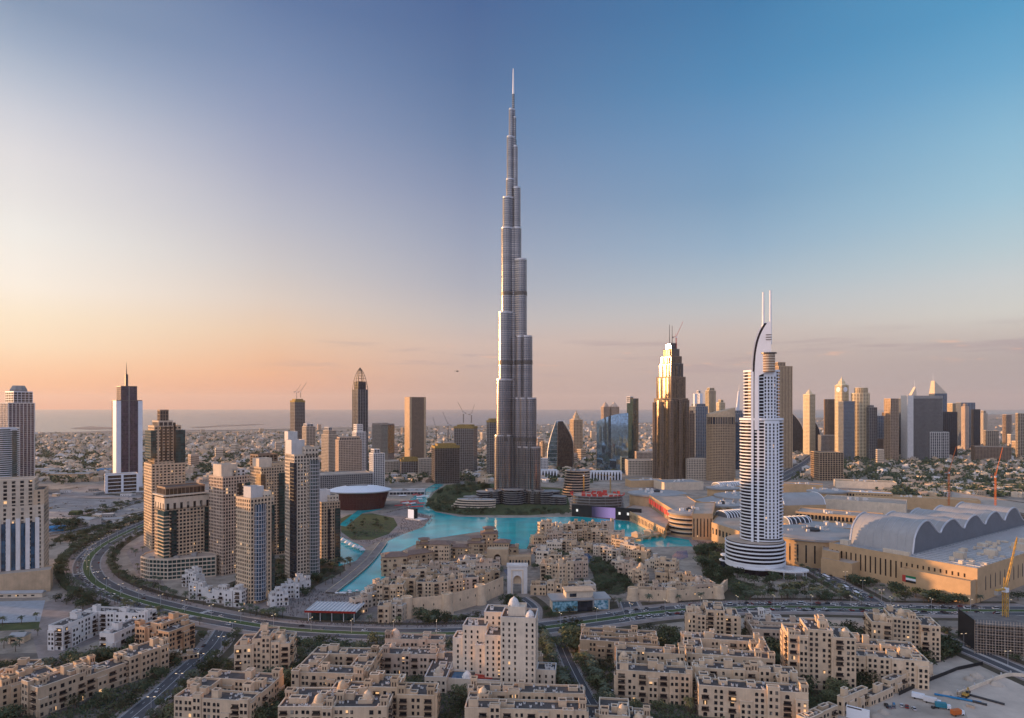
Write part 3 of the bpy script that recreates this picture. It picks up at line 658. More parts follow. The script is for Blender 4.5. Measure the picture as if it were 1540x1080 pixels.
    # entrance canopy
    b = MB(); b.prism(ellipse(30*m, -26*m, 34*m, 20*m, 32), 7.6, 9.0, bottom=True); o = b.build('entrance_canopy', M['tent'], T.o)
    b = MB()
    for a in range(0, 360, 30): b.tube((30*m+30*m*cos(radians(a)), -26*m+17*m*sin(radians(a)), 0), (30*m+30*m*cos(radians(a)), -26*m+17*m*sin(radians(a)), 7.7), .5)
    b.build('canopy_post', M['white'], o)
    b = MB()
    for a in range(0, 180, 12): b.obox(30*m, -26*m, cos(radians(a)), sin(radians(a)), 58*m*(1-.35*abs(sin(radians(a)))), .35, 9.0, 9.35)
    b.build('canopy_rib', M['ltmetal'], o)
    for cx_, r_, z_ in ((-50*m, 9*m, 13), (-53*m, 8*m, 7)):
        T.p('terrace_disc', M['white']).prism(ellipse(cx_, 8*m, r_, r_, 20), z_, z_+1.4, bottom=True)
        T.p('terrace_glazing', M['glz_dark']).prism(ellipse(cx_, 8*m, r_*.8, r_*.8, 20), 0, z_)
    T.done(sill=M['white'])
sail_hotel()

# ------------------------------------------------------------------ cranes
def crane(label, px, pyb_d, z0, ztop, jib, ang, luff=55, m='yellow', s=1.0):
    """tower crane: lattice mast, cab, luffing jib and counter-jib; pyb_d is its distance"""
    x = (px-CX)/F*pyb_d; o = empty('tower_crane', (x, pyb_d, z0), radians(ang), label, 'crane', 'cranes over the building sites')
    h = ztop - z0; b = MB(); r = 1.0*s
    for i in (-1, 1):
        for j in (-1, 1): b.tube((i*r, j*r, 0), (i*r, j*r, h), .28*s, n=4)
    k = max(2, int(h/(3.5*s)))
    for i in range(k):
        za, zb = h*i/k, h*(i+1)/k
        for a, c in (((-r,-r),(r,-r)), ((r,-r),(r,r)), ((r,r),(-r,r)), ((-r,r),(-r,-r))): b.tube((*a, za), (*c, zb), .14*s, n=3)
    b.build('mast', M[m], o)
    b = MB(); b.box(-1.4*s, 1.4*s, -1.3*s, 1.3*s, h, h+2.6*s, bottom=True); b.build('cab', M['white'], o)
    b = MB(); e = radians(luff); ux, uz = cos(e), sin(e)
    for dy, dz in ((-.7, 0), (.7, 0), (0, 1.3)): b.tube((0, dy*s, h+2*s+dz*s), (jib*ux, dy*s*.4, h+2*s+jib*uz+dz*s*.4), .2*s, n=4)
    k = max(3, int(jib/4))
    for i in range(k):
        t0, t1 = jib*i/k, jib*(i+1)/k
        for dy in (-.7, .7): b.tube((t0*ux, dy*s, h+2*s+t0*uz), (t1*ux, 0, h+2*s+t1*uz+1.2*s), .11*s, n=3)
    b.build('jib', M[m], o)
    b = MB(); b.box(-9*s, -1*s, -.9*s, .9*s, h+1.6*s, h+2.4*s, bottom=True); b.tube((-2*s,0,h+2*s), (-1*s,0,h+9*s), .3*s); b.build('counter_jib', M[m], o)
    b = MB(); b.box(-9.4*s, -6.2*s, -1.1*s, 1.1*s, h-.8*s, h+1.6*s, bottom=True); b.build('counterweight', M['grey_wall'], o)
    return o

# ------------------------------------------------------------------ left towers
WW = lambda **k: dict(style='wall', **k)
# round-shouldered white frame tower and its curved neighbour at the frame's edge
T = tower('apartment_tower', 'tall white-framed dark tower with octagonal crown near the coast', 2, 47, 742, 607, 22, 1.0, fh=4, bay=6.5, slab=.5, pier=1.1, out=.6, wall='white_wall', gl='glz_purple', fin=False, corner=.8,
          crown=[(.22,.95,.05,.85,-2,590,dict(fh=5,bay=7,slab=.8,pier=.8,wall='white',gl='glz_dark',out=.3))])
q = ellipse(.09*T.w, 0, .34*T.w, .34*T.dp, 8); T.p('crown_wall', M['grey_wall']).prism(q, Zat(590,T.dc), Zat(586,T.dc)); T.p('crown_roof', M['grey_wall']).prism(q, Zat(586,T.dc), Zat(580,T.dc), P2=[(x*.7+.03*T.w, y*.7) for x, y in q]); T.done()
T = tower('apartment_tower', 'curved green glass tower striped by white balconies at frame edge', -26, 20, 752, 647, 0, .8, fh=4.2, bay=200, slab=.1, pier=0, wall='white', gl='glz_green', fin=False)
P = ellipse(.06*T.w, -.05*T.dp, .5*T.w, .55*T.dp, 22)
g_grid(T, P, 0, T.top+3, fh=4.0, slab=1.1, pier=0, out=.9, wall='white', gl='glz_green', name='balcony_band'); T.done()
def spired():
    T = tower('office_tower', 'dark glass office tower with white flanks and single spire', 171, 211, 734, 603, 14, .75, fh=4, bay=9, slab=.25, pier=.3, out=.15, wall='steel2', gl='glz_purple', fin=False,
          crown=[(.17,.80,.0,.9,-2,582,dict(fh=4,bay=9,slab=.25,pier=.3,out=.15,wall='steel2',gl='glz_purple'))])
    w, d, h = T.w, T.dp, T.top
    b = T.p('flank', M['white']); b.box(-.5*w-.8, -.33*w, -.5*d-1.2, .2*d, 0, h); b.box(.34*w, .5*w+.8, -.5*d-1.2, .5*d, 0, h)
    for k in range(int(h/4)): T.p('flank_window', M['glz_green']).box(.5*w+.6, .5*w+1.0, -.2*d, .2*d, k*4+1, k*4+3)
    T.p('central_fin', M['grey_wall']).box(-.03*w, .0*w, -.5*d-.9, -.4*d, 0, Zat(582,T.dc))
    b = MB(); c = -.02*w; b.box(c-2.6, c+2.6, -3, 3, Zat(582,T.dc), Zat(563,T.dc)); b.build('spire_base', M['steel2'], T.o)
    mast(T, c, 0, Zat(563,T.dc), Zat(545,T.dc), 1.3, .2, 'steel2', 'spire'); T.done()
spired()
tower('office_podium', 'low white-framed block with two big windows below spired tower', 161, 204, 741, 713, 6, .6, fh=7, bay=28, slab=1.2, pier=4.5, out=.8, wall='white', gl='glz_brown', cat='building', roof='beige_roof')
# stepped beige block, near left
def beige_left():
    T = tower('apartment_block', 'stepped beige block with tall blue window slots on a tan podium', -40, 66, 893, 760, -8, .7, 'wall', fh=4.2, bay=6.5, ww=2.2, wh=2.6, wall='pale_wall', fin=False, roof='beige_roof',
      crown=[(.10,.86,.25,.95,-2,722,WW(fh=4.2,bay=6,ww=3.0,wh=2.6,wall='pale_wall',roof='beige_roof')), (.86,1.0,.1,.9,-20,738,WW(fh=4,bay=5,ww=2,wh=2.4,wall='sand_wall'))])
    w, d, z = T.w, T.dp, lambda py: Zat(py, T.d)
    for i in range(7):
        xa = -.42*w + i*.125*w; b = MB(); b.box(xa, xa+.055*w, -.5*d-.5, -.5*d+.5, z(868), z(790)); b.build('window_slot', M['glz_blue'], T.o)
        T.p('pilaster', M['white_wall']).box(xa+.06*w, xa+.115*w, -.5*d-.9, -.5*d+.3, z(872), z(783))
    b = T.p('podium', M['tan_wall']); P = rect(-.6*w, .62*w, -.95*d, -.45*d); b.prism(P, 0, z(862)); b.rim(P, z(862), z(862)+1.4, .5); T.p('podium_roof', M['beige_roof']).prism(offset(P,-.5), z(862), z(862)+.2)
    T.done(M['glz_dark'] and None, M['pale_wall'])
beige_left()
def beige_green():
    T = tower('apartment_tower', 'tall beige tower with green glass corners and a boxed roof crown', 219, 276, 826, 697, 14, 1.0, 'wall', fh=3.7, bay=4.2, ww=2.6, wh=1.9, wall='sand_wall', fin=False,
      crown=[(.10,.90,.1,.9,-1,641,WW(fh=3.7,bay=4.4,ww=2.6,wh=1.9,wall='sand_wall')), (.22,.62,.05,.8,641,634,dict(fh=8,bay=6,slab=1,pier=1,wall='pale_wall',gl='glz_brown')), (.32,.56,.3,.6,634,618,dict(fh=4,bay=3,slab=.6,pier=.8,wall='brown_stone',gl='glz_brown'))])
    w, d, z = T.w, T.dp, lambda py: Zat(py, T.d)
    for xa, xb, nm in ((.70,1.02,'corner_glazing'), (.0,.16,'corner_glazing')):
        b = MB(); b.box((xa-.5)*w, (xb-.5)*w, -.42*d, .35*d, z(705) if xa else z(690), z(648)); o = b.build(nm, M['glz_green'], T.o)
        f = MB()
        for k in range(14): f.box((xa-.5)*w-.15, (xb-.5)*w+.15, -.42*d-.2, .35*d, z(705)+k*3.7, z(705)+k*3.7+.35)
        f.build('spandrel', M['dkmetal'], o)
    for i in range(4):
        b = MB(); b.box((.28+i*.13-.5)*w, (.335+i*.13-.5)*w, -.43*d, -.3*d, z(694), z(636)); b.build('window_strip', M['glz_brown'], T.o)
    T.done()
beige_green()
def slab_block():
    T = tower('apartment_tower', 'broad beige grid tower with glazed penthouse above curved podium', 236, 314, 868, 762, 20, .62, 'wall', fh=3.7, bay=3.6, ww=2.4, wh=2.2, wall='sand_wall', fin=False,
      crown=[(0,1,0,1,-1,746,WW(fh=9,bay=6,ww=2.6,wh=7,wall='pale_wall',par=1)), (.04,.88,.08,.9,746,731,dict(fh=14,bay=4,slab=.8,pier=.4,wall='brown_stone',gl='glz_brown'))])
    w, d, z = T.w, T.dp, lambda py: Zat(py, T.d)
    T.p('cornice', M['pale_wall']).prism(offset(T.R(0,1,0,1), 1.6), z(746)-.2, z(746)+1.2, bottom=True)
    for xa, xb in ((-.02,.09), (.14,.25), (.86,1.02)):
        b = MB(); b.box((xa-.5)*w, (xb-.5)*w, -.5*d-1.2, .1*d, 20, z(768)); o = b.build('glazed_corner', M['glz_green'], T.o); f = MB()
        for k in range(int((z(768)-20)/3.7)): f.box((xa-.5)*w-.7, (xb-.5)*w+.7, -.5*d-1.9, .1*d, 20+k*3.7, 20+k*3.7+1.0, bottom=True)
        f.build('balcony', M['sand_wall'] if xa < .1 else M['dkmetal'], o)
    T.done()
    # sweeping podium
    D = depth(872); X = (262-CX)/F*D; T = B('podium_block', 'low sweeping podium of pale galleries curving along the boulevard', 'building', (X, D), 0)
    mm = D/F; A = [( -60*mm, 62*mm), (-64*mm, 40*mm), (-58*mm, 16*mm), (-38*mm, 2*mm), (-8*mm, -3*mm), (52*mm, 22*mm), (48*mm, 40*mm), (0, 52*mm)]
    A = ccw(A)
    g_grid(T, A, 0, 21, fh=4.2, bay=4, slab=1.1, pier=.5, out=.9, wall='pale_wall', gl='glz_green', roof='beige_roof', par=1.2); rnd_clutter(T, [(-40,5),(20,40)], 21, random.Random(3), 7); T.done()
slab_block()
def res(label, px0, px1, pyb, pyt, rel, ratio, wall, crown=(), strip=None, curve=None, **k):
    """residential tower: punched wall, glazed corner strip or curved glazed bay, blank stair head on the roof"""
    T = tower('residential_tower', label, px0, px1, pyb, pyt, rel, ratio, 'wall', wall=wall, fin=False, crown=crown, fh=3.65, bay=3.1, ww=1.8, wh=2.25, roof='beige_roof', group='towers standing along the lake', **k)
    w, d = T.w, T.dp
    if strip:
        for xa, xb, gm in strip:
            b = MB(); b.box((xa-.5)*w, (xb-.5)*w, -.5*d-.7, -.1*d, 4, T.top-7); o = b.build('glazed_strip', M[gm], T.o); f = MB()
            for q in range(int((T.top-11)/3.65)): f.box((xa-.5)*w-.3, (xb-.5)*w+.3, -.5*d-1.3, -.1*d, 4+q*3.65, 4+q*3.65+.5, bottom=True)
            f.build('spandrel', M['dkmetal' if gm != 'glz_blue' else 'ltmetal'], o)
    if curve:
        xc, r, gm, bar = curve; P = ellipse((xc-.5)*w, -.36*d, r*w, .30*d, 18); b = MB(); b.prism(P, 3, T.top-5); o = b.build('curved_bay', M[gm], T.o); f = MB()
        for q in range(int((T.top-8)/3.65)): f.prism(offset(P, .5), 3+q*3.65, 3+q*3.65+.55, bottom=True)
        for a in range(0, 18): f.obox(P[a][0], P[a][1], 1, 0, .35, .9, 3, T.top-5)
        f.build('spandrel', M[bar], o)
    # balcony column
    b = MB()
    for q in range(2, int(T.top/3.65)-2): b.box(.5*w-.2, .5*w+1.3, -.38*d, -.12*d, q*3.65, q*3.65+1.15, bottom=True); b.box(-.02*w, .06*w, -.5*d-1.3, -.5*d+.1, q*3.65, q*3.65+1.1, bottom=True)
    tag(b.build('balcony_rail', M[wall], T.o), kind='stuff')
    T.done(sill=M[wall]); return T
CR = lambda *a, w='pale_wall': (*a, WW(fh=5, bay=9, ww=.6, wh=.6, wall=w, roof='mall_roof', skip=lambda i, k, j, n, nn: True))
res('pinkish residential tower with white stair head and dark glazed corner', 316, 374, 866, 716, 30, .9, 'rose_wall', [CR(.1,.7,.3,.9,-1,699), (.5,1,.3,1,-1,707,WW(fh=3.65,bay=4,ww=2.4,wh=2.2,wall='white_wall'))], strip=[(.52,.70,'glz_brown'),(.87,1.01,'glz_green')])
res('nearest beige lakeside tower with a curved blue-glazed bay', 356, 411, 910, 748, 32, 1.0, 'sand_wall', [CR(.2,.75,.3,.8,-1,733,w='white_wall'), (.72,1,.2,.9,-1,741,WW(fh=3.6,bay=3,wall='pale_wall'))], curve=(.40,.27,'glz_blue','ltmetal'), strip=[(.90,1.01,'glz_green')])
res('beige tower half hidden behind others, with slim green glazed strip', 377, 434, 838, 702, 24, .9, 'sand_wall', [CR(.05,.5,.3,.9,-1,690), (.5,1,.2,1,-1,697,WW(fh=4,bay=4,ww=2.2,wall='tan_wall'))], strip=[(.62,.86,'glz_green'),(-.01,.14,'glz_bronze')])
res('tallest lakeside tower, pale punched wall beside curved green glazing', 429, 478, 876, 684, 22, 1.0, 'pale_wall', [CR(.0,.55,.3,.95,-1,663,w='white_wall'), (.45,1,.0,.8,-1,673,WW(fh=4,bay=3.2,wall='pale_wall'))], strip=[(-.03,.09,'glz_dark')], curve=(.84,.24,'glz_green','ltmetal'))
res('shorter lakeside tower with pale stair head and green glazed side', 474, 511, 848, 754, 18, 1.1, 'sand_wall', [CR(.0,.6,.35,.95,-1,738,w='white_wall'), (.45,.95,.05,.7,-1,745,WW(fh=4,bay=3.2,wall='pale_wall'))], strip=[(.72,1.01,'glz_green'),(.34,.46,'glz_dark')])
res('pale tower rising behind the tallest lakeside tower', 428, 452, 800, 664, 22, 1.0, 'grey_wall', [CR(.0,.8,.2,.95,-1,650,w='white_wall')])
tower('residential_tower', 'dark brown block edged by orange light behind lakeside towers', 378, 416, 800, 684, 30, .7, fh=3.8, bay=6, slab=.9, pier=1.6, wall='brown_stone', gl='glz_brown', group='towers standing along the lake')

# ------------------------------------------------------------------ mid-distance towers
def site_tower(label, a, b, pb, pt, rel=28, ratio=1.0, yellow=True, **k):
    T = tower('unfinished_tower', label, a, b, pb, pt+4, rel, ratio, fin=False, **{**dict(fh=4.4, bay=6, slab=1.0, pier=.9, out=.5, wall='grey_wall', gl='glz_brown', roof='grey_wall'), **k})
    if yellow: P = offset(T.R(0,1,0,1), .8); T.p('climbing_screen', M['ochre']).rim(P, T.top-2, T.top+3.5, .4); q_ = T.R(.12,.88,.12,.88); T.p('climbing_screen', M['ochre']).rim(q_, T.top+1.7, T.top+8, .5)
    rnd_clutter(T, T.R(0,1,0,1), T.top+1, random.Random(int(a)), 5, 'dark_conc'); T.done(); return T
site_tower('slim unfinished tower under two cranes on the skyline', 437, 458, 702, 600, 25)
tower('residential_tower', 'small cream tower below the slim unfinished tower', 455, 474, 712, 642, 25, 1, fh=4, bay=4, slab=1, pier=1.4, wall='pale_wall', crown=[(.1,.8,.1,.9,-1,638,dict(fh=4,bay=9,wall='white_wall'))])
tower('residential_tower', 'orange-lit tower with stepped white top and grey glazed side', 484, 508, 716, 654, 34, 1.1, fh=4, bay=3.6, slab=1.2, pier=1.1, wall='pale_wall', gl='glz_dark', crown=[(.1,.9,.1,.9,-1,648,dict(fh=4,bay=4,wall='pale_wall')), (.15,.5,.2,.8,648,643,dict(fh=4,bay=5,wall='white_wall'))])
tower('apartment_tower', 'wide beige grid-fronted tower behind the opera hall', 505, 543, 731, 662, 16, .55, fh=3.9, bay=3.6, slab=1.4, pier=1.5, wall='rose_wall', gl='glz_brown', crown=[(.05,.95,.1,.9,-1,658,dict(fh=5,bay=4,wall='rose_wall'))])
tower('residential_tower', 'narrow white tower beside the wide beige grid tower', 530, 550, 722, 650, 25, 1, fh=4, bay=4, slab=1, pier=1.4, wall='white_wall', crown=[(.1,.7,.1,.9,-1,639,dict(fh=5,bay=8,slab=3,wall='white_wall'))])
tower('residential_tower', 'pale low grid tower standing just behind the opera roof', 556, 578, 738, 682, 20, 1, fh=4, bay=4.4, slab=.9, pier=1.3, out=.7, wall='white_wall', gl='glz_dark', crown=[(.1,.6,.1,.9,-1,676,dict(fh=5,bay=5,wall='white_wall'))])
def pointed():
    T = tower('pointed_tower', 'slender dark tower rising to an open lattice point', 530, 553, 712, 586, 30, 1.0, fh=4, bay=7, slab=.5, pier=1.0, out=.6, wall='grey_wall', gl='glz_dark', fin=False, par=0)
    z0, z1 = T.top, Zat(553, T.dc); w = T.w; f = T.p('lattice_crown', M['dkmetal'])
    pr = [(1-.55*t**1.1-.45*t**4, z0+(z1-z0)*t) for t in [i/8 for i in range(9)]]
    T.p('crown_glazing', M['glz_dark']).prism(T.R(.12,.88,.12,.88), z0, z0+(z1-z0)*.35)
    for cx_, cy_ in ((-1,-1),(1,-1),(1,1),(-1,1),(0,-1),(0,1),(1,0),(-1,0)):
        for (r0, za), (r1, zb) in zip(pr, pr[1:]): f.tube((cx_*r0*w/2, cy_*r0*w/2, za), (cx_*r1*w/2, cy_*r1*w/2, zb), .8, n=4)
    for r, za in pr[:-1]:
        q = [(c*r*w/2, s*r*w/2, za) for c, s in ((-1,-1),(1,-1),(1,1),(-1,1))]
        for i in range(4): f.tube(q[i], q[(i+1) % 4], .5, n=4)
    T.done()
pointed()
tower('office_tower', 'flat-topped grey and green glass office slab', 560, 593, 700, 638, -28, .8, fh=4, bay=3, slab=.8, pier=.9, wall='grey_wall', gl='glz_green', crown=[(.0,.6,.0,1,-1,637,dict(fh=5,bay=3,slab=2,wall='grey_wall')), (.62,1.01,-.01,.99,-90,640,dict(fh=4,bay=6,slab=.3,pier=.2,wall='dkmetal',gl='glz_green',out=.2))])
T = tower('office_tower', 'plain tan slab tower with dark vertical stripe', 609, 640, 698, 598, 28, .6, fh=4, bay=3, slab=.5, pier=1.3, out=.4, wall='brown_stone', gl='glz_brown', fin=False)
for xa, xb in ((-.52,-.40), (.40,.52)): T.p('corner_pier', M['tan_wall']).box(xa*T.w-.3, xb*T.w+.3, -.5*T.dp-.9, .5*T.dp, 0, T.top+1)
T.p('glazed_stripe', M['glz_dark']).box(-.5*T.w-.8, -.3*T.w, -.3*T.dp, .1*T.dp, 0, T.top-3); T.done()
site_tower('broad low concrete frame with yellow screens by the park', 649, 691, 728, 668, 12, .7, wall='dark_conc')
site_tower('unfinished dark glass block with yellow screens, taller of the pair', 683, 718, 714, 639, -18, .7)
site_tower('unfinished slim block half hidden by the tall silver tower', 732, 752, 716, 630, 20, .8)
site_tower('low unfinished frame beside the plain tan slab tower', 600, 632, 716, 688, 10, .8, yellow=True)
for a, b, pb, pt, lb, wl in ((572,612,713,693,'pale low hotel block below the plain tan slab','pale_wall'), (628,650,716,690,'low cream block between building sites near the park','pale_wall'), (470,560,745,712,'long low grey car-park block behind the lakeside towers','grey_wall'), (478,506,735,712,'low white block left of the opera hall roof'.replace('left of','near'),'white_wall'),
        (812,824,716,690,'small pale block beside the leaf-shaped glass building','white_wall'), (1030,1062,722,690,'low cream block between the bronze tower and round tan tower','pale_wall'), (940,985,716,692,'long low pale blocks beneath the golden unfinished tower','pale_wall'), (955,985,700,680,'small terracotta hall beyond the blue glass building','rose_wall'),
        (1232,1275,688,655,'grand low stone building with symmetrical wings','grey_wall'), (1288,1326,690,660,'dark low office block below the gold-lit towers','brown_stone'), (1300,1328,684,648,'pale low block behind the dark office block','grey_wall'), (1465,1515,694,672,'long brown low building among trees','brown_stone')):
    tower('low_block', lb, a, b, pb, pt, 12, .6, fh=4.2, bay=4, slab=1.3, pier=1.4, wall=wl, cat='building', roof='beige_roof')
# leaf-shaped glass building
def leaf():
    D = 1900.; m = D/F; x = (842-CX)/F*D; T = B('leaf_building', 'curved leaf-shaped dark glass building with pointed crest', 'office building', (x, D), radians(-12)); z = lambda py: Zat(py, D)
    for sgn, xa, xb, top, gm, y0, y1 in ((1,-19,10,633,'mirror',-4,16), (-1,-2,20,634,'glz_brown',-12,2)):
        b = MB(); pts = []
        for i in range(13):
            t = i/12; zz = z(706) + (z(top)-z(706))*t; pts.append((xa*m*(1 - .12*sin(pi*t*.5)*1 - .62*max(0, t-.35)**1.6/ .65**1.6*(1 if sgn > 0 else .55)) , zz))
        for i in range(13):
            t = 1-i/12; zz = z(706) + (z(top)-z(706))*t; pts.append((xb*m*(1 + .06*sin(pi*t)) - (xb-(2 if sgn > 0 else 4))*m*max(0, t-.5)**1.7/.5**1.7*(.6 if sgn > 0 else .9), zz))
        k = len(pts); vs = [(px_, y0*m, pz) for px_, pz in pts] + [(px_, y1*m, pz) for px_, pz in pts]
        b.add(vs, [tuple(range(k)), tuple(range(2*k-1, k-1, -1))] + [(i+k, (i+1) % k+k, (i+1) % k, i) for i in range(k)])
        o = b.build('glass_leaf', M[gm], T.o); f = MB()
        for i in range(0, 12):
            for j in (0,): f.tube((pts[i][0], (y0-.3)*m, pts[i][1]), (pts[25-i][0], (y0-.3)*m, pts[25-i][1]), .35, n=4)
        for i in range(25): f.tube((pts[i][0], (y0-.2)*m, pts[i][1]), (pts[i+1][0], (y0-.2)*m, pts[i+1][1]), .9, n=5)
        f.build('edge_trim', M['ltmetal' if sgn > 0 else 'dkmetal'], o)
    T.done()
leaf()
def pinnacle(label, a, b, pb, pt, tip, wall='gold', rel=25, gl='glz_brown', seg=4):
    T = tower('pinnacle_tower', label, a, b, pb, pt, rel, 1.0, fh=5, bay=5.5, slab=1.7, pier=2.4, wall=wall, gl=gl, fin=False); r = T.w*.5
    zt, zz = Zat(tip, T.dc), T.top; c = T.p('pinnacle', M[wall])
    T.p('cornice', M[wall]).prism(offset(T.R(0,1,0,1), 1.2), zz, zz+2, bottom=True)
    prof = [(r*1.2, zz+2), (r*1.0, zz+(zt-zz)*.18), (r*.75, zz+(zt-zz)*.2), (r*.7, zz+(zt-zz)*.42), (r*.45, zz+(zt-zz)*.5), (r*.35, zz+(zt-zz)*.66), (r*.12, zz+(zt-zz)*.75), (.15, zt)]
    c.lathe(0, 0, prof, 8); T.done(); return T
pinnacle('tan tower with layered pointed crown beside the leaf-shaped building', 857, 876, 692, 632, 616, 'tan_wall')
def blue_glass():
    D = depth(712)+20; T = B('glass_office', 'blue mirror-glass office with a slanting curved top edge', 'office building', ((921-CX)/F*D, D), radians(-10)); m = D/F; z = lambda py: Zat(py, D)
    W_ = 47*m; N_ = 24; b = MB(); f = MB(); P = []
    for i in range(N_+1):
        t = i/N_; P.append((-.5*W_ + W_*t, -8*m*sin(pi*t)*.5 - 2*m*t, z(634 - 13*t - 3*sin(pi*t))))
    yb = 14*m
    vs = [(x, y, 0) for x, y, _ in P] + list(P) + [(x, yb, 0) for x, y, _ in P] + [(x, yb, zz-2) for x, y, zz in P]; n = N_+1
    fs = [(i, i+1, n+i+1, n+i) for i in range(N_)] + [(n+i, n+i+1, 3*n+i+1, 3*n+i) for i in range(N_)] + [(2*n+i+1, 2*n+i, 3*n+i, 3*n+i+1) for i in range(N_)] + [(2*n, 0, n, 3*n), (n-1, 3*n-1, 4*n-1, 2*n-1)]
    b.add(vs, fs); o = b.build('mirror_glazing', M['mirror'], T.o)
    for x, y, zz in P: f.tube((x, y-.2, 0), (x, y-.2, zz+1), .35, n=4)
    for k in range(1, 30):
        h = k*4.6
        for i in range(N_):
            if min(P[i][2], P[i+1][2]) > h: f.tube((P[i][0], P[i][1]-.1, h), (P[i+1][0], P[i+1][1]-.1, h), .18, n=3)
    f.build('mullion', M['dkmetal'], o); T.done()
blue_glass()
for i, (a, b, lb) in enumerate(((904,917,'nearer of the twin brown towers with domed tops'), (916,931,'shorter-looking second twin brown tower with domed top'))):
    T = tower('twin_tower', lb, a, b, 668, 612, 25, 1, fh=5, bay=6, slab=1, pier=2.0, wall='rose_wall', gl='glz_brown', fin=False, group='twin towers behind the blue glass office')
    T.p('dome', M['rose_wall']).lathe(0, 0, [(T.w*.5, T.top), (T.w*.45, T.top+6), (T.w*.3, T.top+14), (T.w*.05, T.top+24)], 12); T.done()
tower('office_tower', 'white-capped tower with deep blue glass side near the sea', 943, 960, 692, 600, -35, 1.2, fh=5, bay=20, slab=.4, pier=.6, wall='dkmetal', gl='glz_green', crown=[(-.03,.5,-.03,.6,-14,597,dict(fh=8,bay=20,slab=3,wall='white_wall'))])
def golden():
    lb = 'tall bronze stepped tower under construction glowing gold in low sun'
    T = tower('unfinished_skyscraper', lb, 984, 1034, 722, 600, 46, 1.0, fh=4, bay=5, slab=.5, pier=1.0, out=.7, wall='brown_stone', gl='glz_brown', fin=False, cat='skyscraper',
      crown=[(.07,.93,.07,.93,-1,568,dict(fh=4,bay=3.2,slab=.7,pier=1.1,out=.8,wall='brown_stone',gl='glz_brown')), (.14,.86,.14,.86,568,548,dict(fh=4,bay=3.2,slab=.5,pier=1.1,wall='dark_conc',gl='glz_brown')), (.2,.84,.2,.84,548,537,dict(fh=4,bay=3,slab=.5,pier=1,wall='brown_stone',gl='glz_brown')), (.34,.80,.3,.8,537,526,dict(fh=4,bay=3,wall='dark_conc',gl='glz_bronze')), (.42,.74,.4,.72,526,517,dict(fh=4,bay=3,wall='dark_conc',gl='glz_dark'))])
    w = T.w
    for f0, zt in ((0, T.top-4), (.07, Zat(569, T.dc)), (.14, Zat(549, T.dc)), (.2, Zat(538, T.dc)), (.34, Zat(527, T.dc))):
        for ya, yb in ((.16,.27), (.36,.52), (.70,.80)):
            yl, yh = (f0 + (1-2*f0)*ya - .5)*T.dp, (f0 + (1-2*f0)*yb - .5)*T.dp; b = MB(); b.box((f0-.5)*w-2.0, (f0-.5)*w+2, yl, yh, 30, zt); b.build('glazed_strip', M['glz_bronze'], T.o)
            b = MB(); b.box(yl, yh, (f0-.5)*T.dp-1.2, (f0-.5)*T.dp+2, 30, zt-3); b.build('glazed_strip', M['glz_bronze'], T.o)
    for (cx_, cy_) in ((-.5,-.5), (.5,-.5), (-.5,.5), (0,-.53), (-.53,0)):            # shoulder bays
        P = ellipse(cx_*w*.96, cy_*w*.96, 5.5, 5.5, 10); h = T.top - RND.uniform(2, 14)
        g_grid(T, P, 0, h, fh=4, bay=9, slab=.5, pier=.9, out=.5, wall='brown_stone', gl='glz_brown', name='shoulder_cladding')
    for px_, pt in ((-.12,489), (.04,490)): mast(T, px_*w, -2, Zat(519,T.dc), Zat(pt,T.dc), .9, .5, 'dkmetal')
    T.done(); return T
GT = golden()
crane('red crane topping the bronze stepped tower', 1017, GT.dc, Zat(524,GT.dc), Zat(508,GT.dc), 42, 0, 66, 'red', 1.1)
def round_tan():
    D = depth(724)+30; m = D/F; z = lambda py: Zat(py, D); T = B('hotel_tower', 'rounded tan hotel tower with louvred floors and slanted top', 'hotel', ((1084-CX)/F*D, D), 0)
    P = ellipse(0, 0, 21*m, 16*m, 26); g_grid(T, P, 0, z(638), fh=3.9, bay=3.6, slab=1.5, pier=1.0, out=.7, wall='tan_wall', gl='glz_brown', par=.1)
    g_grid(T, offset(P, -.6), z(638), z(627), fh=20, bay=5, slab=.4, pier=1.0, out=.4, wall='tan_wall', gl='glz_dark', par=.1, name='crown_colonnade')
    n = 26; vs = [(x, y, z(627)) for x, y in P] + [(x, y, z(613 + 10*(.5 - x/(42*m)) )) for x, y in P]; vs = [(x,y,zz) for x,y,zz in vs]
    T.p('slanted_crown', M['tan_wall']).add(vs, [(i, (i+1) % n, n+(i+1) % n, n+i) for i in range(n)] + [tuple(range(n, 2*n))]); T.done()
round_tan()
for a, b, pb, pt, lb, wl, g in ((1036,1064,700,612,'dark blue tower with twin pale roof fins beyond the bronze tower','grey_wall','glz_blue'), (1033,1044,706,622,'brown slab tower tucked against the bronze tower','brown_stone','glz_brown'), (1061,1076,680,588,'square-shouldered tower with shaded glass top','gold','glz_dark'),
      (1096,1112,706,640,'low navy block beside the rounded tan hotel','dkmetal','glz_blue'), (1100,1118,694,622,'navy glass tower with white leaning fin','grey_wall','glz_blue')):
    T = tower('office_tower', lb, a, b, pb, pt, 30, 1, fh=4.5, bay=6, slab=.9, pier=1.3, wall=wl, gl=g, fin=False, crown=[(.2,.9,.2,.9,-1,pt-4,dict(fh=5,bay=6,wall=wl,gl=g))])
    if a == 1036: 
        for q in (-.35, .1): T.p('roof_fin', M['white']).box(q*T.w, (q+.22)*T.w, -4, 4, T.top, Zat(592, T.dc))
    if a == 1100: T.p('roof_fin', M['white']).prism(rect(-6,6,-3,3), T.top, Zat(588, T.dc), P2=rect(3,7,-2,2)); mast(T, 6, 0, T.top, Zat(580, T.dc), .8, .3)
    T.done()
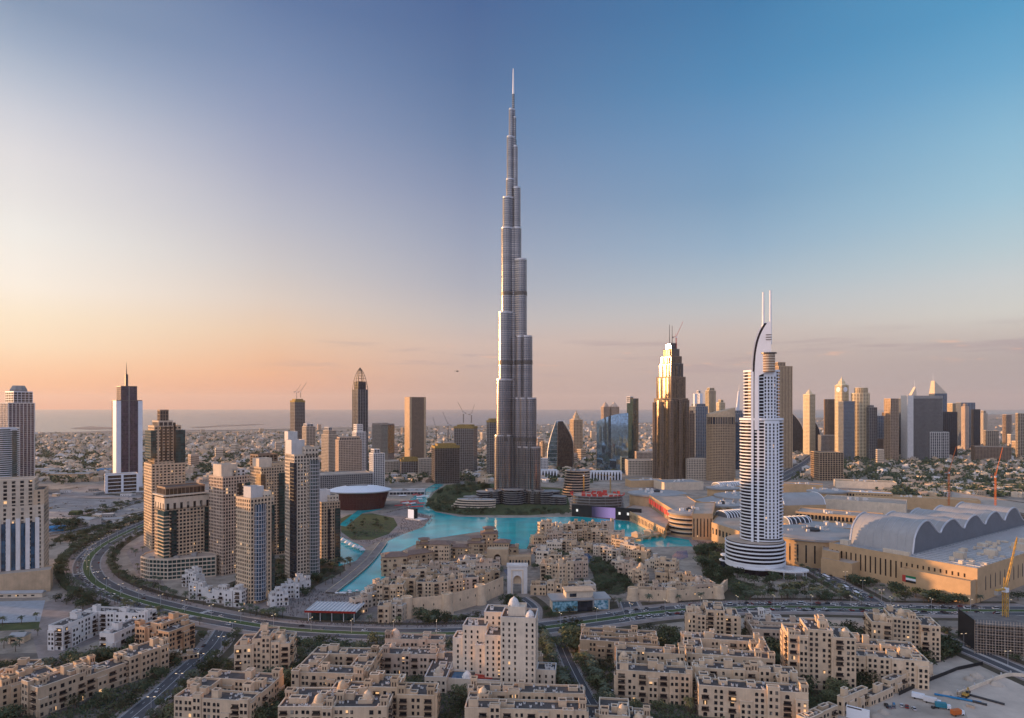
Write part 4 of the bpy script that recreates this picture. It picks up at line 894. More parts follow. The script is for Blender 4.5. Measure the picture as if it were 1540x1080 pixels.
T = tower('residential_tower', 'tall ribbed tan tower standing behind the white hotel', 1160, 1190, 704, 552, 32, 1.0, fh=4, bay=5, slab=.3, pier=2.2, out=1.2, wall='tan_wall', gl='glz_brown', crown=[(.0,.55,.1,.9,-1,546,dict(fh=4,bay=5,slab=.4,pier=1.6,wall='tan_wall',gl='glz_brown'))])
# leaf pair and gold-lit towers on the far avenue
for a, b, lb in ((1188,1209,'farther of two dark curved leaf towers'), (1209,1233,'nearer of two dark curved leaf towers')):
    D = 2700.; m = D/F; T = B('leaf_tower', lb, 'tower', (((a+b)/2-CX)/F*D, D), radians(-26)); w = (b-a)*m*.9; z = lambda py: Zat(py, D); bb = MB(); pts = []
    for i in range(11): t = i/10; pts.append((-.5*w - .05*w*sin(pi*t), z(682) + (z(621)-z(682))*t))
    for i in range(11): t = 1-i/10; pts.append((.5*w + .04*w*sin(pi*t) - .82*w*max(0, t-.45)**2/.3025, z(682) + (z(621)-z(682))*t))
    k = len(pts); bb.add([(x, -w*.4, y) for x, y in pts] + [(x, w*.4, y) for x, y in pts], [tuple(range(k)), tuple(range(2*k-1, k-1, -1))] + [(i+k, (i+1) % k+k, (i+1) % k, i) for i in range(k)])
    o = bb.build('glass_leaf', M['glz_dark'], T.o); f = MB()
    for i in range(k-1): f.tube((pts[i][0], -w*.41, pts[i][1]), (pts[i+1][0], -w*.41, pts[i+1][1]), 1.1, n=4)
    f.build('edge_trim', M['ltmetal'], o); T.done()
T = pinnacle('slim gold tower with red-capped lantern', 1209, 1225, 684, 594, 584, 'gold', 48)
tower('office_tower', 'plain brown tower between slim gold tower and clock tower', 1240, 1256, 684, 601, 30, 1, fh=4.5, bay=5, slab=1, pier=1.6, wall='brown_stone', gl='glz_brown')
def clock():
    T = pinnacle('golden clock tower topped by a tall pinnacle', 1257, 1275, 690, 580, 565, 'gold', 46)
    for a in (0, -pi/2):
        b = MB(); b.lathe(0, 0, [(T.w*.3, 0), (T.w*.3, .8)], 20); o = b.build('clock_face', M['white'], T.o); o.location = (-.5*T.w-.6, 0, T.top-14) if a else (0, -.5*T.w-.6, T.top-14); o.rotation_euler = (0, -pi/2, 0) if a else (pi/2, 0, 0)
clock()
tower('office_tower', 'grey glass tower just behind the golden clock tower', 1262, 1284, 692, 604, 30, .8, fh=4.5, bay=4, slab=.8, pier=1, wall='grey_wall', gl='glz_blue')
def goldround():
    D = 2300.; m = D/F; z = lambda py: Zat(py, D); T = B('office_tower', 'rounded gold-lit tower with arched crest and mast', 'tower', ((1294-CX)/F*D, D), radians(-20))
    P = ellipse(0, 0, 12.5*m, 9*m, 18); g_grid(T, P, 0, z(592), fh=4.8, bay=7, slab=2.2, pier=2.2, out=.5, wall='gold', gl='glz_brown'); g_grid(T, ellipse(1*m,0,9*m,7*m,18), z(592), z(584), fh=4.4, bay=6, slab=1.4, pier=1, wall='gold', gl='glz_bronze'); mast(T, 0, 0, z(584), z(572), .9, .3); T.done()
goldround()
for a, b, pb, pt, lb, wl, g, kw in (
  (1304,1318,692,613,'stepped grey tower beside the rounded gold tower','grey_wall','glz_dark',dict(crown=[(.1,.6,.1,.9,-1,610,dict(fh=5,bay=5,wall='grey_wall'))])), (1314,1331,690,626,'lower grey-blue tower stepping down toward the low block','grey_wall','glz_blue',{}),
  (1331,1350,694,600,'gold-lit boxy tower with dark lower half','rose_wall','glz_bronze',{}), (1328,1350,688,621,'dark stone tower fronting the boxy gold-lit tower','brown_stone','glz_brown',{}), (1350,1372,688,600,'pale blue glass triangular tower with thin mast','grey_wall','glz_blue',{}),
  (1411,1437,690,620,'black glass slab between grey office slab and gold tower','dkmetal','glz_dark',{}), (1423,1444,672,607,'gold-topped tower farther along the avenue','gold','glz_bronze',{}), (1440,1464,674,606,'blue-grey slab tower behind the gold-topped tower','grey_wall','glz_blue',{}), (1462,1473,676,616,'thin dark slab at the end of the avenue','dkmetal','glz_dark',{}),
  (1391,1424,693,650,'white-edged lower wing of the grey office slab','white_wall','glz_dark',{}), (1530,1552,690,622,'pale tower cut by the frame edge','pale_wall','glz_brown',{}), (1509,1520,668,624,'small reddish tower on the far plain','rose_wall','glz_brown',{}), (1481,1500,682,648,'low pale apartment block among the far trees','pale_wall','glz_brown',{}),
  (1221,1266,724,680,'isolated tan office block with ribbed front','tan_wall','glz_brown',{})):
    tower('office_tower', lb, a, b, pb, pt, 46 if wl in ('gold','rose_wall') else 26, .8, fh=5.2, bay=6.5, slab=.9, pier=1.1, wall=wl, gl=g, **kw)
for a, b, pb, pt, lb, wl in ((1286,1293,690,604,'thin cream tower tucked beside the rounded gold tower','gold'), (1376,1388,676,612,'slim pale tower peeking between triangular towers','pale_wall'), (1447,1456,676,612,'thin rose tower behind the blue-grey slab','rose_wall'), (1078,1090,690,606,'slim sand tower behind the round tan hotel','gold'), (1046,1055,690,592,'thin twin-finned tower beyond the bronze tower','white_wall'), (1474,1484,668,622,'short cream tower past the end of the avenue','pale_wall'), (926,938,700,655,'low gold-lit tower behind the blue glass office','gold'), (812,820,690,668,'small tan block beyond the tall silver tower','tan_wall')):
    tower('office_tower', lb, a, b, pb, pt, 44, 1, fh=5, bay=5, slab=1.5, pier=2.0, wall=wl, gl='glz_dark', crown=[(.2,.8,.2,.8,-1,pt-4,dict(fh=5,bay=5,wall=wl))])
T = tower('office_tower', 'big grey gridded office slab with bright white end wall', 1359, 1413, 693, 596, 22, .5, fh=4.4, bay=3.4, slab=.35, pier=.9, out=.5, wall='grey_wall', gl='glz_dark', fin=False)
T.p('end_wall', M['white_wall']).box(-.5*T.w-1.4, -.34*T.w, -.5*T.dp-1.4, .5*T.dp, 0, T.top+3); T.p('band', M['grey_wall']).box(-.5*T.w-.9, .5*T.w+.9, -.5*T.dp-.9, -.4*T.dp, T.top-8, T.top); T.done()
def triangle(label, a, b, pb, base, tip, side_):
    T = tower('triangular_tower', label, a, b, pb, base, 28, .9, fh=4.5, bay=5, slab=.5, pier=.7, wall='grey_wall', gl='glz_blue', fin=False, par=.1); w, d, z0, z1 = T.w, T.dp, T.top, Zat(tip, T.dc); s = -1 if side_ else 1
    T.p('raked_crown', M['pale_wall']).add([(-.5*w,-.5*d,z0),(.5*w,-.5*d,z0),(.5*w,.5*d,z0),(-.5*w,.5*d,z0),(s*.42*w,-.3*d,z0+(z1-z0)*.62),(s*.42*w,.3*d,z0+(z1-z0)*.62)], [(0,1,4),(1,2,5,4),(2,3,5),(3,0,4,5)])
    mast(T, s*.4*w, 0, z0, z1, 1.2, .3, 'white'); T.done()
triangle('taller triangular tower with raked crown and spire', 1399, 1422, 680, 592, 561, True)
triangle('slim triangular tower mostly hidden behind the grey slab', 1364, 1378, 682, 600, 571, False)
# unseen towers added beyond the frame's edge so their shadows darken the lower city
for i, (x_, y_, w_, d_, h_) in enumerate(((-760,330,70,46,150), (-880,470,60,50,175), (-930,640,80,50,160), (-1060,800,60,60,190), (-1150,960,80,50,170), (-1300,1140,70,60,205), (-1420,1330,90,60,180), (-700,170,80,50,140))):
    h_ *= .45; T = B('apartment_tower', ('broad','slim','pale','tall','stout','highest','long','low')[i]+' beige shade-casting tower added outside the frame beyond the boulevard', 'tower', (x_, y_), .3); g_grid(T, rect(-w_/2, w_/2, -d_/2, d_/2), 0, h_, wall='sand_wall'); T.done()
for px, d, pb, pt, j, a, l, lb, mt in ((446,2060,601,590,26,20,62,'dark crane over the slim unfinished tower, nearer the sea','dkmetal'), (452,2060,598,590,34,10,58,'second crane leaning over the slim unfinished tower','dkmetal'), (656,1640,664,646,30,150,70,'thin crane by the broad concrete frame','dkmetal'), (674,1640,664,640,34,170,66,'crane behind the broad concrete frame','dkmetal'), (697,1800,636,622,34,160,60,'crane over the taller unfinished glass block','dkmetal'), (709,1800,636,624,28,20,72,'upright crane over the unfinished glass block','dkmetal'),
        (1427,1130,760,712,46,15,70,'orange lattice crane at the mall extension','orange'), (1497,1060,768,718,48,15,72,'taller orange crane by the concrete car park','orange'), (618,1900,700,676,30,40,60,'crane beside the plain tan slab tower','dkmetal'), (878,1330,742,716,30,200,8,'yellow crane with level jib above red scaffold','yellow'), (918,1330,742,718,34,200,10,'yellow level crane near the white arcade','yellow')):
    crane(lb, px, d, max(0, Zat(pb, d)), Zat(pt, d), j, a, l, mt, .9)
# ------------------------------------------------------------------ opera hall
def opera():
    D = depth(768)+38; m = D/F; T = B('opera_hall', 'boat-shaped dark red glass hall under a white lens roof', 'concert hall', ((541-CX)/F*D, D), radians(4)); z = lambda py: Zat(py, D)
    def hull(rx, ry): return [(rx*(abs(cos(a))**.8)*(1 if cos(a) > 0 else -1), ry*sin(a)) for a in [2*pi*i/36 for i in range(36)]]
    h = z(738); a, b = hull(36*m, 30*m), hull(43*m, 34*m)
    T.p('glazed_wall', M['dkred']).prism(a, 0, h, P2=b)
    f = T.p('timber_louvre', M['dkred'])
    for i in range(36):
        for t in (0, .5):
            j = (i+1) % 36; p0 = (a[i][0]*(1-t)+a[j][0]*t, a[i][1]*(1-t)+a[j][1]*t); p1 = (b[i][0]*(1-t)+b[j][0]*t, b[i][1]*(1-t)+b[j][1]*t)
            f.tube((*p0, 0), (*p1, h), .5, n=4)
    for t in (.33, .66, .97): f.prism([(p[0]*(1-t)+q[0]*t, p[1]*(1-t)+q[1]*t) for p, q in zip(offset(a,.5), offset(b,.5))], h*t, h*t+1.2, bottom=True)
    T.p('roof_rim', M['ltmetal']).prism(offset(b, 5), h+.2, h+2.0, bottom=True, P2=offset(b, 6))
    r = T.p('lens_roof', M['white']); n = 36; rings = [(1.0, 2.0), (.82, 5.0), (.6, 7.5), (.35, 9), (.12, 9.6)]
    vs = []; O = offset(b, 4)
    for k, dz in rings: vs += [(x*k, y*k, h+dz+.1) for x, y in O]
    r.add(vs, [(q*n+i, q*n+(i+1) % n, (q+1)*n+(i+1) % n, (q+1)*n+i) for q in range(4) for i in range(n)] + [tuple(4*n+i for i in range(n))])
    T.p('roof_light', M['glz_dark']).prism(ellipse(-4*m, 0, 16*m, 5*m, 20), h+8.6, h+9.9); T.p('roof_plant', M['grey_wall']).prism(ellipse(-6*m, -2*m, 9*m, 2.6*m, 16), h+9, h+10.6)
    T.done()
opera()
T = B('pavilion', 'low white flat-roofed pavilion behind the opera hall', 'building', G(612, 745), radians(5))
g_grid(T, rect(-35,35,0,45), 0, 7, fh=7, bay=7, slab=1.2, pier=.6, wall='white_wall', gl='glz_dark', roof='mall_roof'); rnd_clutter(T, rect(-30,30,4,40), 7, random.Random(4), 5); T.done()
def led_screen():
    x, y = G(618, 781); T = B('outdoor_screen', 'freestanding lit white screen in black frame by the lake', 'screen', (x, y), radians(-34)); em = mat('lit_screen', (.4,.4,.42), var=0, emit=(.72,.66,.70), estr=.55)
    T.p('frame', M['black']).box(-7, 7, 0, 8, 0, 16.5); b = MB(); b.box(-6.2, 6.2, -.3, 0, 1.8, 15.6, bottom=True); b.build('display', em, T.o); T.p('stage', M['white_wall']).box(-9, 22, -3, 16, 0, 1.2); T.done()
led_screen()
# terraced curved podium buildings by the tall tower
def terraced(label, px, pyb, rx, ry, levels, lh, rz, shrink=.94, wall='pale_wall', gl='glz_dark', name='terraced_building'):
    x, y = G(px, pyb); y += ry; T = B(name, label, 'building', (x*y/(y-ry), y), radians(rz))
    for k in range(levels):
        P = ellipse(k*1.5, k*2, rx*shrink**k, ry*shrink**k, 30); T.p('glazing', M[gl]).prism(offset(P, -1.5), k*lh, (k+1)*lh); T.p('terrace_band', M[wall]).prism(P, (k+1)*lh-1.7, (k+1)*lh, bottom=True)
    T.p('roof', M['mall_roof']).prism(offset(ellipse((levels-1)*1.5, (levels-1)*2, rx*shrink**(levels-1), ry*shrink**(levels-1), 30), -1.5), levels*lh, levels*lh+.4); rnd_clutter(T, rect(-rx*.5, rx*.5, -ry*.3, ry*.5), levels*lh, random.Random(levels), 4); T.done(); return T
terraced('long curved terraced podium of pale bands in the island park', 712, 766, 40, 15, 4, 3.8, -8, .96)
terraced('low dark terraced wing at the foot of the tall silver tower', 768, 758, 34, 24, 4, 4.5, 0, .97, 'dark_conc')
terraced('dark curved terraced wing between silver tower and red scaffold', 815, 756, 36, 24, 4, 4.5, 8, .97, 'dark_conc')
terraced('curved bronze-banded office with stacked floors near the red scaffold', 866, 748, 30, 26, 10, 5.0, 20, .985, 'rose_wall')
def scaffold():
    x, y = G(894, 778); T = B('unfinished_building', 'curved concrete frame edged with red safety screens above black screen wall', 'building', (x+8, y+30), radians(-6)); 
    for k in range(6):
        P = ellipse(0, 0, 46-k*.6, 26, 30); T.p('floor_slab', M['grey_wall']).prism(P, 9+k*4.6, 9.9+k*4.6, bottom=True)
        T.p('core', M['dark_conc']).prism(ellipse(0, 0, 40, 20, 24), k*4.6+5, k*4.6+9.1)
        for i in range(30):
            if i % 3 == 0: q = MB(); q.box(-.5, .5, -.5, .5, 0, 4.05); q.build('column', M['grey_wall'], T.o, (P[i][0]*.95, P[i][1]*.95, max(0, k*4.6+4.95)))
    rg = random.Random(5)
    for i in range(30):
        if rg.random() < .75: a = 2*pi*i/30; q = MB(); q.obox(45*cos(a), 25*sin(a), -sin(a), cos(a), 7, .5, 32.9, 32.9 + rg.uniform(1.5, 5)); q.build('safety_screen', M['red'], T.o)
    T.p('roof_deck', M['beige_roof']).prism(ellipse(0, 0, 40, 22, 24), 32.9, 33.3); rnd_clutter(T, rect(-30,30,-15,15), 33, rg, 8, 'red'); T.done()
scaffold()
def led_wall():
    a, b = G(860, 776), G(964, 784); L = hypot(b[0]-a[0], b[1]-a[1]); T = B('screen_wall', 'long black curved hoarding wall with a glowing violet display panel', 'screen', a, atan2(b[1]-a[1], b[0]-a[0]))
    T.p('hoarding', M['black']).box(0, L, 0, 4, 0, 19); em = mat('violet_display', (.05,.04,.08), var=0, emit=(.30,.20,.50), estr=.6); t_ = em.node_tree; c_ = t_.nodes.new('ShaderNodeTexCoord'); q_ = t_.nodes.new('ShaderNodeSeparateXYZ'); t_.links.new(c_.outputs['Generated'], q_.inputs[0]); r_ = t_.nodes.new('ShaderNodeValToRGB'); r_.color_ramp.elements[0].color = (.012,.01,.03,1); r_.color_ramp.elements[0].position = .1; r_.color_ramp.elements[1].color = (.36,.25,.55,1); r_.color_ramp.elements[1].position = .8; t_.links.new(q_.outputs[0], r_.inputs[0]); t_.links.new(r_.outputs[0], t_.nodes['Principled BSDF'].inputs['Emission Color'])
    b_ = MB(); b_.box(L*.30, L*.64, -.4, 0, 1, 18, bottom=True); b_.build('display', em, T.o); lt = mat('lit_sign', (.5,.5,.5), var=0, emit=(.7,.66,.6), estr=.8)
    for t in (.08, .70, .82, .95): q = MB(); q.box(L*t-1.6, L*t+1.6, -.5, 0, 8, 12, bottom=True); q.build('sign_panel', lt, T.o)
    T.done()
led_wall()
for a, b, pb, lb, n in ((810,837,720,'short white arcade beside the tall silver tower',6), (884,934,722,'long white arcade of pointed arches behind the red scaffold',11)):
    p0, p1 = G(a, pb), G(b, pb); L = hypot(p1[0]-p0[0], p1[1]-p0[1]); T = B('arcade', lb, 'arcade', p0, atan2(p1[1]-p0[1], p1[0]-p0[0])); s = L/n
    T.p('back_wall', M['glz_dark']).box(0, L, 2, 12, 0, 20); T.p('roof', M['white']).box(-1, L+1, -1.5, 13, 20, 22.5, bottom=True)
    for i in range(n+1): b_ = MB(); b_.prism(rect(s*i-1.3, s*i+1.3, -1, 2), 0, 12, P2=rect(s*i-1.3, s*i+1.3, -1, 2)); b_.prism(rect(s*i-1.3, s*i+1.3, -1, 2), 12, 20, P2=rect(s*i-s*.42, s*i+s*.42, -1, 2)); b_.build('column', M['white'], T.o)
    T.done()
rg = random.Random(11)
# ------------------------------------------------------------------ shopping mall, piece by piece
def mblock(label, P, h, wall='mall_wall', roof='beige_roof', slots=0, sw=1.6, sz=(4,.85), par=1.5, pier=True, name='mall_wing', gl='glz_brown'):
    P = ccw(P); cx_, cy_ = sum(p[0] for p in P)/len(P), sum(p[1] for p in P)/len(P); Q = [(x-cx_, y-cy_) for x, y in P]
    T = B(name, label, 'mall wing', (cx_, cy_)); T.p('wall', M[wall]).prism(Q, 0, h); T.p('wall', M[wall]).rim(Q, h, h+par, .8); T.p('roof', M[roof]).prism(offset(Q, -.7), h, h+.3)
    if slots:
        for a, b, l, u, nn in edges(Q):
            if l < slots*2 or not T.sees((a[0]+b[0])/2, (a[1]+b[1])/2, *nn): continue
            k = int(l/slots)
            for i in range(k): t = l*(i+.5)/k; T.win.append((a[0]+u[0]*t, a[1]+u[1]*t, sz[0], sw, h*sz[1]-sz[0], atan2(nn[0], -nn[1]), False))
    T.Q = Q; T.h = h; return T
def at(px, py, z):                                  # ground-plan point of something seen at a photo pixel and known height
    d = (HC - z)*F/(py - HY); return ((px-CX)/F*d, d)

def disc(label, px, py, z, rx, ry, wall='mall_wall', roof='mall_roof', over=3, th=2.5, slots=0, bands=0, lantern=True):
    x, y = at(px, py, z); T = B('mall_rotunda', label, 'mall wing', (x, y)); P = ellipse(0, 0, rx, ry, 36); T.p('wall', M[wall]).prism(P, 0, z-th)
    T.p('disc_roof', M[roof]).prism(offset(P, over-.6), z-th, z, bottom=True, P2=offset(P, over)); T.p('disc_roof', M[roof]).prism(offset(P, over-4), z, z+1.6, P2=offset(P, over-9))
    rnd_clutter(T, rect(-rx*.8, rx*.8, -ry*.8, ry*.8), z+.9, rg, 9, 'white_wall')
    if lantern: T.p('lantern', M['dkmetal']).lathe(0, 0, [(rx*.16, z+1.5), (rx*.16, z+4), (rx*.05, z+5.5), (.05, z+6)], 12)
    for k in range(bands): T.p('glazed_band', M['glz_dark']).prism(offset(P, .3), 3+k*6.2, 5.8+k*6.2, bottom=True); T.p('terrace_band', M['pale_wall']).prism(offset(P, 1.6), 6+k*6.2, 7.2+k*6.2, bottom=True)
    if slots:
        for i in range(36):
            a = 2*pi*i/36
            if sin(a) < .15: T.win.append((rx*cos(a), ry*sin(a), 5, 1.7, z*.62, atan2(cos(a)/rx, -sin(a)/ry), False))
    T.done(sill=M[wall]); return T
disc('wide pale disc-roofed rotunda beside the red scaffold', 988, 741, 32, 47, 40)
disc('glazed banded rotunda with grey disc roof on the mall promenade', 1036, 769, 32, 27, 24, bands=4)
disc('flat pale disc roof among the far mall roofs', 1088, 733, 28, 30, 22, lantern=False)
disc('large low pale disc roof behind the white hotel', 1120, 745, 30, 48, 44)
disc('oval disc roof at the middle of the mall', 1087, 759, 30, 34, 15, over=2)
disc('tan drum with slit windows beside the white hotel', 1222, 800, 32, 52, 48, slots=1)
disc('far tan drum with oval grey roof behind the mall', 1244, 738, 26, 34, 24, lantern=False)
T = mblock('tan mall front with red-lit banners above the promenade', [at(975,745,31), at(1012,768,31), at(1062,765,31), at(1030,745,31)], 31, slots=7, sw=3); 
for i in range(8): T.win.append((T.Q[0][0] + (T.Q[1][0]-T.Q[0][0])*(i+.5)/8, 0, 0, 0, 0, 0, False)) if False else None
a_, b_ = T.Q[0], T.Q[1]
for a, b, l, u, nn in edges(T.Q):
    if nn[0] < -.2 and T.sees((a[0]+b[0])/2, (a[1]+b[1])/2, *nn):
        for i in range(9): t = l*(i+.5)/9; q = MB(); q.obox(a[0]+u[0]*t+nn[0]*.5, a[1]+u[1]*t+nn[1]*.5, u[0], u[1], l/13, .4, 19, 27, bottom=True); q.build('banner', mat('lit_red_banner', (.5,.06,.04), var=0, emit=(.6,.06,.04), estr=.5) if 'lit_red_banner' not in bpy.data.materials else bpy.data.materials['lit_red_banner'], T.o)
T.done(sill=M['mall_wall'])
T = mblock('lower tan terrace stepping along the mall promenade', [at(938,765,14), at(1000,795,14), at(1012,772,18), at(970,752,14)], 13, slots=6, sw=2.5); T.done(sill=M['mall_wall'])
T = mblock('tan pillared block beside the glazed rotunda', [G(1041,812), G(1072,812), G(1076,790), G(1045,790)], 34, slots=4.5, sw=1.6); T.done(sill=M['mall_wall'])
T = mblock('long tan mall front with square windows behind the promenade', [G(1070,818), G(1112,834), G(1140,806), G(1090,790)], 27, slots=8, sw=4, sz=(14,.8)); 
T.done(sill=M['mall_wall'])
T = mblock('broad beige mall roof behind the glazed rotunda', [at(1040,752,27), at(1110,772,27), at(1180,760,27), at(1090,742,27)], 27, roof='mall_roof'); rnd_clutter(T, [(-40,-20),(40,20)], 27, rg, 9); T.done()
def vault(T, name, x0, x1, y0, y1, z0, h, m, axis='x', n=14, t=None, ribs=0, end='gable'):
    """barrel vault shell with closed ends over a rectangle (local axes)"""
    b = MB(); w = (y1-y0) if axis == 'x' else (x1-x0); pts = [(w*i/n, h*(1-(2*i/n-1)**2)**.5 if t is None else h*sin(pi*i/n)**t) for i in range(n+1)]
    def q(s, a, z): return (s, y0+a, z0+z) if axis == 'x' else (x0+a, s, z0+z)
    s0, s1 = (x0, x1) if axis == 'x' else (y0, y1); k = n+1
    vs = [q(s0, a, z) for a, z in pts] + [q(s1, a, z) for a, z in pts]
    b.add(vs, [(i, i+1, k+i+1, k+i) for i in range(n)]); o = b.build(name, M[m], T.o, smooth=True)
    e = MB(); e.add(vs[:k], [tuple(range(k))]); e.add(vs[k:], [tuple(range(k-1, -1, -1))]); e.build('gable', M[end], o)
    r = MB()
    for j in range(ribs):
        s = s0 + (s1-s0)*(j+.5)/ribs
        for i in range(n): r.tube(q(s, pts[i][0], pts[i][1]+.3), q(s, pts[i+1][0], pts[i+1][1]+.3), .8, n=4)
    for s in (s0, s1):
        for i in range(n): r.tube(q(s, pts[i][0], pts[i][1]+.2), q(s, pts[i+1][0], pts[i+1][1]+.2), .7, n=4)
    r.build('rib', M['white'], o); return o
def vault_hall(label, px, py, z, L, Wd, h, rz, m='mall_roof', ribs=10, wall='mall_wall', end='gable'):
    x, y = at(px, py, z); T = B('vaulted_hall', label, 'mall wing', (x, y), radians(rz)); T.p('wall', M[wall]).prism(rect(-L/2, L/2, -Wd/2, Wd/2), 0, z); vault(T, 'vault', -L/2+.5, L/2-.5, -Wd/2+.5, Wd/2-.5, z+.1, h, m, ribs=ribs, end=end); T.done()
vault_hall('small ribbed glass vault beside the glazed rotunda', 1104, 776, 27, 44, 30, 8, 20, 'glz_dark', 9)
vault_hall('curving ribbed skylight vault behind the pale disc roof', 1098, 730, 27, 70, 26, 7, 24, 'mall_roof', 12)
vault_hall('smooth pale shell roof just behind the white hotel', 1196, 756, 26, 70, 56, 16, 8, 'mall_roof', 0)
vault_hall('small dark vaulted skylight near the tan slit drum', 1196, 786, 28, 34, 24, 8, 14, 'glz_dark', 5)
for px, py, z, w, d, rz, lb, mt in ((1262,772,26,110,48,-32,'long beige flat-roofed wing with dark clerestory','beige_roof'), (1300,752,26,120,60,-32,'broad warm beige roof deck at the back of the mall','beige_roof'), (1205,728,22,80,30,-25,'grey louvred car-park roof behind the mall','mall_roof'), (1290,740,24,110,30,-25,'thin pale roof strip with dark glazing','white_wall'), (1375,748,20,190,30,-25,'long narrow tan roof along the mall road','mall_wall'), (1250,790,29,70,40,-35,'pale curved roof beside the vaulted hall','mall_roof'), (1020,724,16,90,60,10,'sprawl of low pale sheds behind the mall','mall_roof'), (970,722,14,80,40,8,'long grey shed by the golden unfinished tower','mall_roof'), (1130,722,18,60,40,14,'pale flat store behind the round tan hotel','white_wall'), (1300,724,14,120,40,-20,'low ochre depot beyond the mall roofs','mall_wall')):
    x, y = at(px, py, z); c, s = cos(radians(rz)), sin(radians(rz)); P = [(x+a*w/2*c-b*d/2*s, y+a*w/2*s+b*d/2*c) for a, b in ((-1,-1),(1,-1),(1,1),(-1,1))]
    T = mblock(lb, P, z, wall='mall_wall' if px % 20 else 'pale_wall', roof=mt, slots=5 if px in (1262,1290) else 0, sw=3.4, sz=(z-8,.93)); rnd_clutter(T, [(-w*.3,-d*.3),(w*.3,d*.3)], z, rg, 5, 'white_wall'); T.done(sill=M['mall_wall'])
# the long vaulted hall
def hall():
    O = G(1470, 907); th = atan2(-.824, .566); T = B('exhibition_hall', 'huge tan hall with parallel wave-like barrel-vaulted grey roofs', 'hall', O, th)   # local -x runs back along the front, local +y into depth
    H = 30.; P = rect(-142, 0, 0, 330); T.p('wall', M['mall_wall']).prism(P, 0, H); T.p('wall', M['mall_wall']).rim(P, H, H+1.6, .8); T.p('roof', M['mall_roof']).prism(offset(P, -.8), H, H+.3)
    keys = [(22,0,31,52,15), (84,15,27,113,14), (142,14,26,170,13), (198,13,25,226,12), (254,12,25,282,6)]      # start, start height, peak, peak position, valley height
    for k, (s0, z0, pk, sp, zv) in enumerate(keys):
        s1 = keys[k+1][0] if k < 4 else 316; pts = []
        for i in range(17):
            s = s0 + (s1-s0)*i/16
            if s <= sp: q = (s-s0)/(sp-s0); z = z0 + (pk-z0)*sqrt(max(0, 1-(1-q)**2))**(1 if k == 0 else 1.5)
            else: q = (s-sp)/(s1-sp); z = pk - (pk-zv)*(1-cos(pi*q))/2
            pts.append((s, H+.3+z))
        n = len(pts); b = MB(); b.add([(-131+k*2, y, z) for y, z in pts] + [(-66, y, z) for y, z in pts], [(i, i+1, n+i+1, n+i) for i in range(n-1)]); o = b.build('barrel_vault', M['mall_roof'], T.o, smooth=True)
        g = MB(); base = [(pts[0][0], H+.2), (pts[-1][0], H+.2)]
        for x in (-131+k*2, -66): g.add([(x, y, z) for y, z in pts] + [(x, base[1][0], H+.2), (x, base[0][0], H+.2)], [tuple(range(n+2))])
        g.build('gable', M['gable'], o); r = MB()
        for x in (-131+k*2, -66):
            for i in range(n-1): r.tube((x, *pts[i]), (x, *pts[i+1]), 1.0, n=5)
        for j in range(1, 8):
            x = -131 + 65*j/8
            for i in range(n-1): r.tube((x, pts[i][0], pts[i][1]-.05), (x, pts[i+1][0], pts[i+1][1]-.05), .22, n=3)
        r.build('rib', M['ltmetal'], o)
    for k in range(38):
        T.p('roof_rib', M['ltmetal']).box(-62, -3, 6+k*8.4, 7.6+k*8.4, H+.3, H+1.1)
    for i in range(26): T.win.append((-138+i*5.1, 0, 8 if i < 16 else 16, 1.5, 17 if i < 16 else 9, 0, False))
    for i in range(28): T.win.append((0, 18+i*11, 9, 2.0, 14, pi/2, True))
    q = T.p('lower_front', M['mall_wall']); q.prism(rect(-62, -1, -12, .5), 0, 20); q.rim(rect(-62, -1, -12, .5), 20, 21.5, .8); q = T.p('porch', M['mall_wall']); q.prism(rect(-142,-108,-16,.5), 0, 17); T.p('lower_roof', M['beige_roof']).prism(rect(-141,-109,-15,-.2), 17, 17.3)
    for x, y, w, d, h in ((-130,12,9,7,5), (-30,40,9,8,6), (-18,80,10,8,6), (-8,130,16,10,8), (-40,120,8,8,4), (-20,175,9,8,6), (-75,8,26,3,4)): b = MB(); b.box(x-w/2, x+w/2, y-d/2, y+d/2, H+.3, H+.3+h); b.build('roof_unit', M['pale_wall'], T.o)
    rnd_clutter(T, rect(-60, -6, 10, 250), H+.3, random.Random(9), 24, 'pale_wall')
    # flag on the lower front
    fl = MB(); y = -12.2; x0, z0, W_, h_ = -60, 9, 12.5, 6.5
    fl.box(x0, x0+W_*.26, y-.2, y, z0, z0+h_, 0, True)
    for k, mi in ((0,3),(1,2),(2,1)): fl.box(x0+W_*.26, x0+W_, y-.2, y, z0+h_*k/3, z0+h_*(k+1)/3-.01, mi, True)
    fl.build('flag', [M['red'], mat('flag_green', (.0,.18,.07), var=0), M['white'], M['black']], T.o)
    T.done(M['glz_brown'], M['mall_wall'])
hall()
T = mblock('tan linking block with dark glass bay beside the slit drum', [G(1236,862), G(1262,868), G(1276,842), G(1240,836)], 24, slots=6, sw=3, sz=(4,.5)); T.p('glazed_bay', M['glz_dark']).box(-9, 4, -16, -6, 0, 27); T.done(sill=M['mall_wall'])
T = mblock('long concrete car-park frame beside the orange cranes', [G(1430,768), G(1545,790), G(1545,772), G(1430,752)], 16, wall='dark_conc', roof='beige_roof', slots=6, sw=4.2, sz=(2,.4), name='parking_structure')
for k in range(4): T.p('floor_slab', M['grey_wall']).prism(offset(T.Q, .8), 3.4+k*4, 4.1+k*4, bottom=True)
T.done()
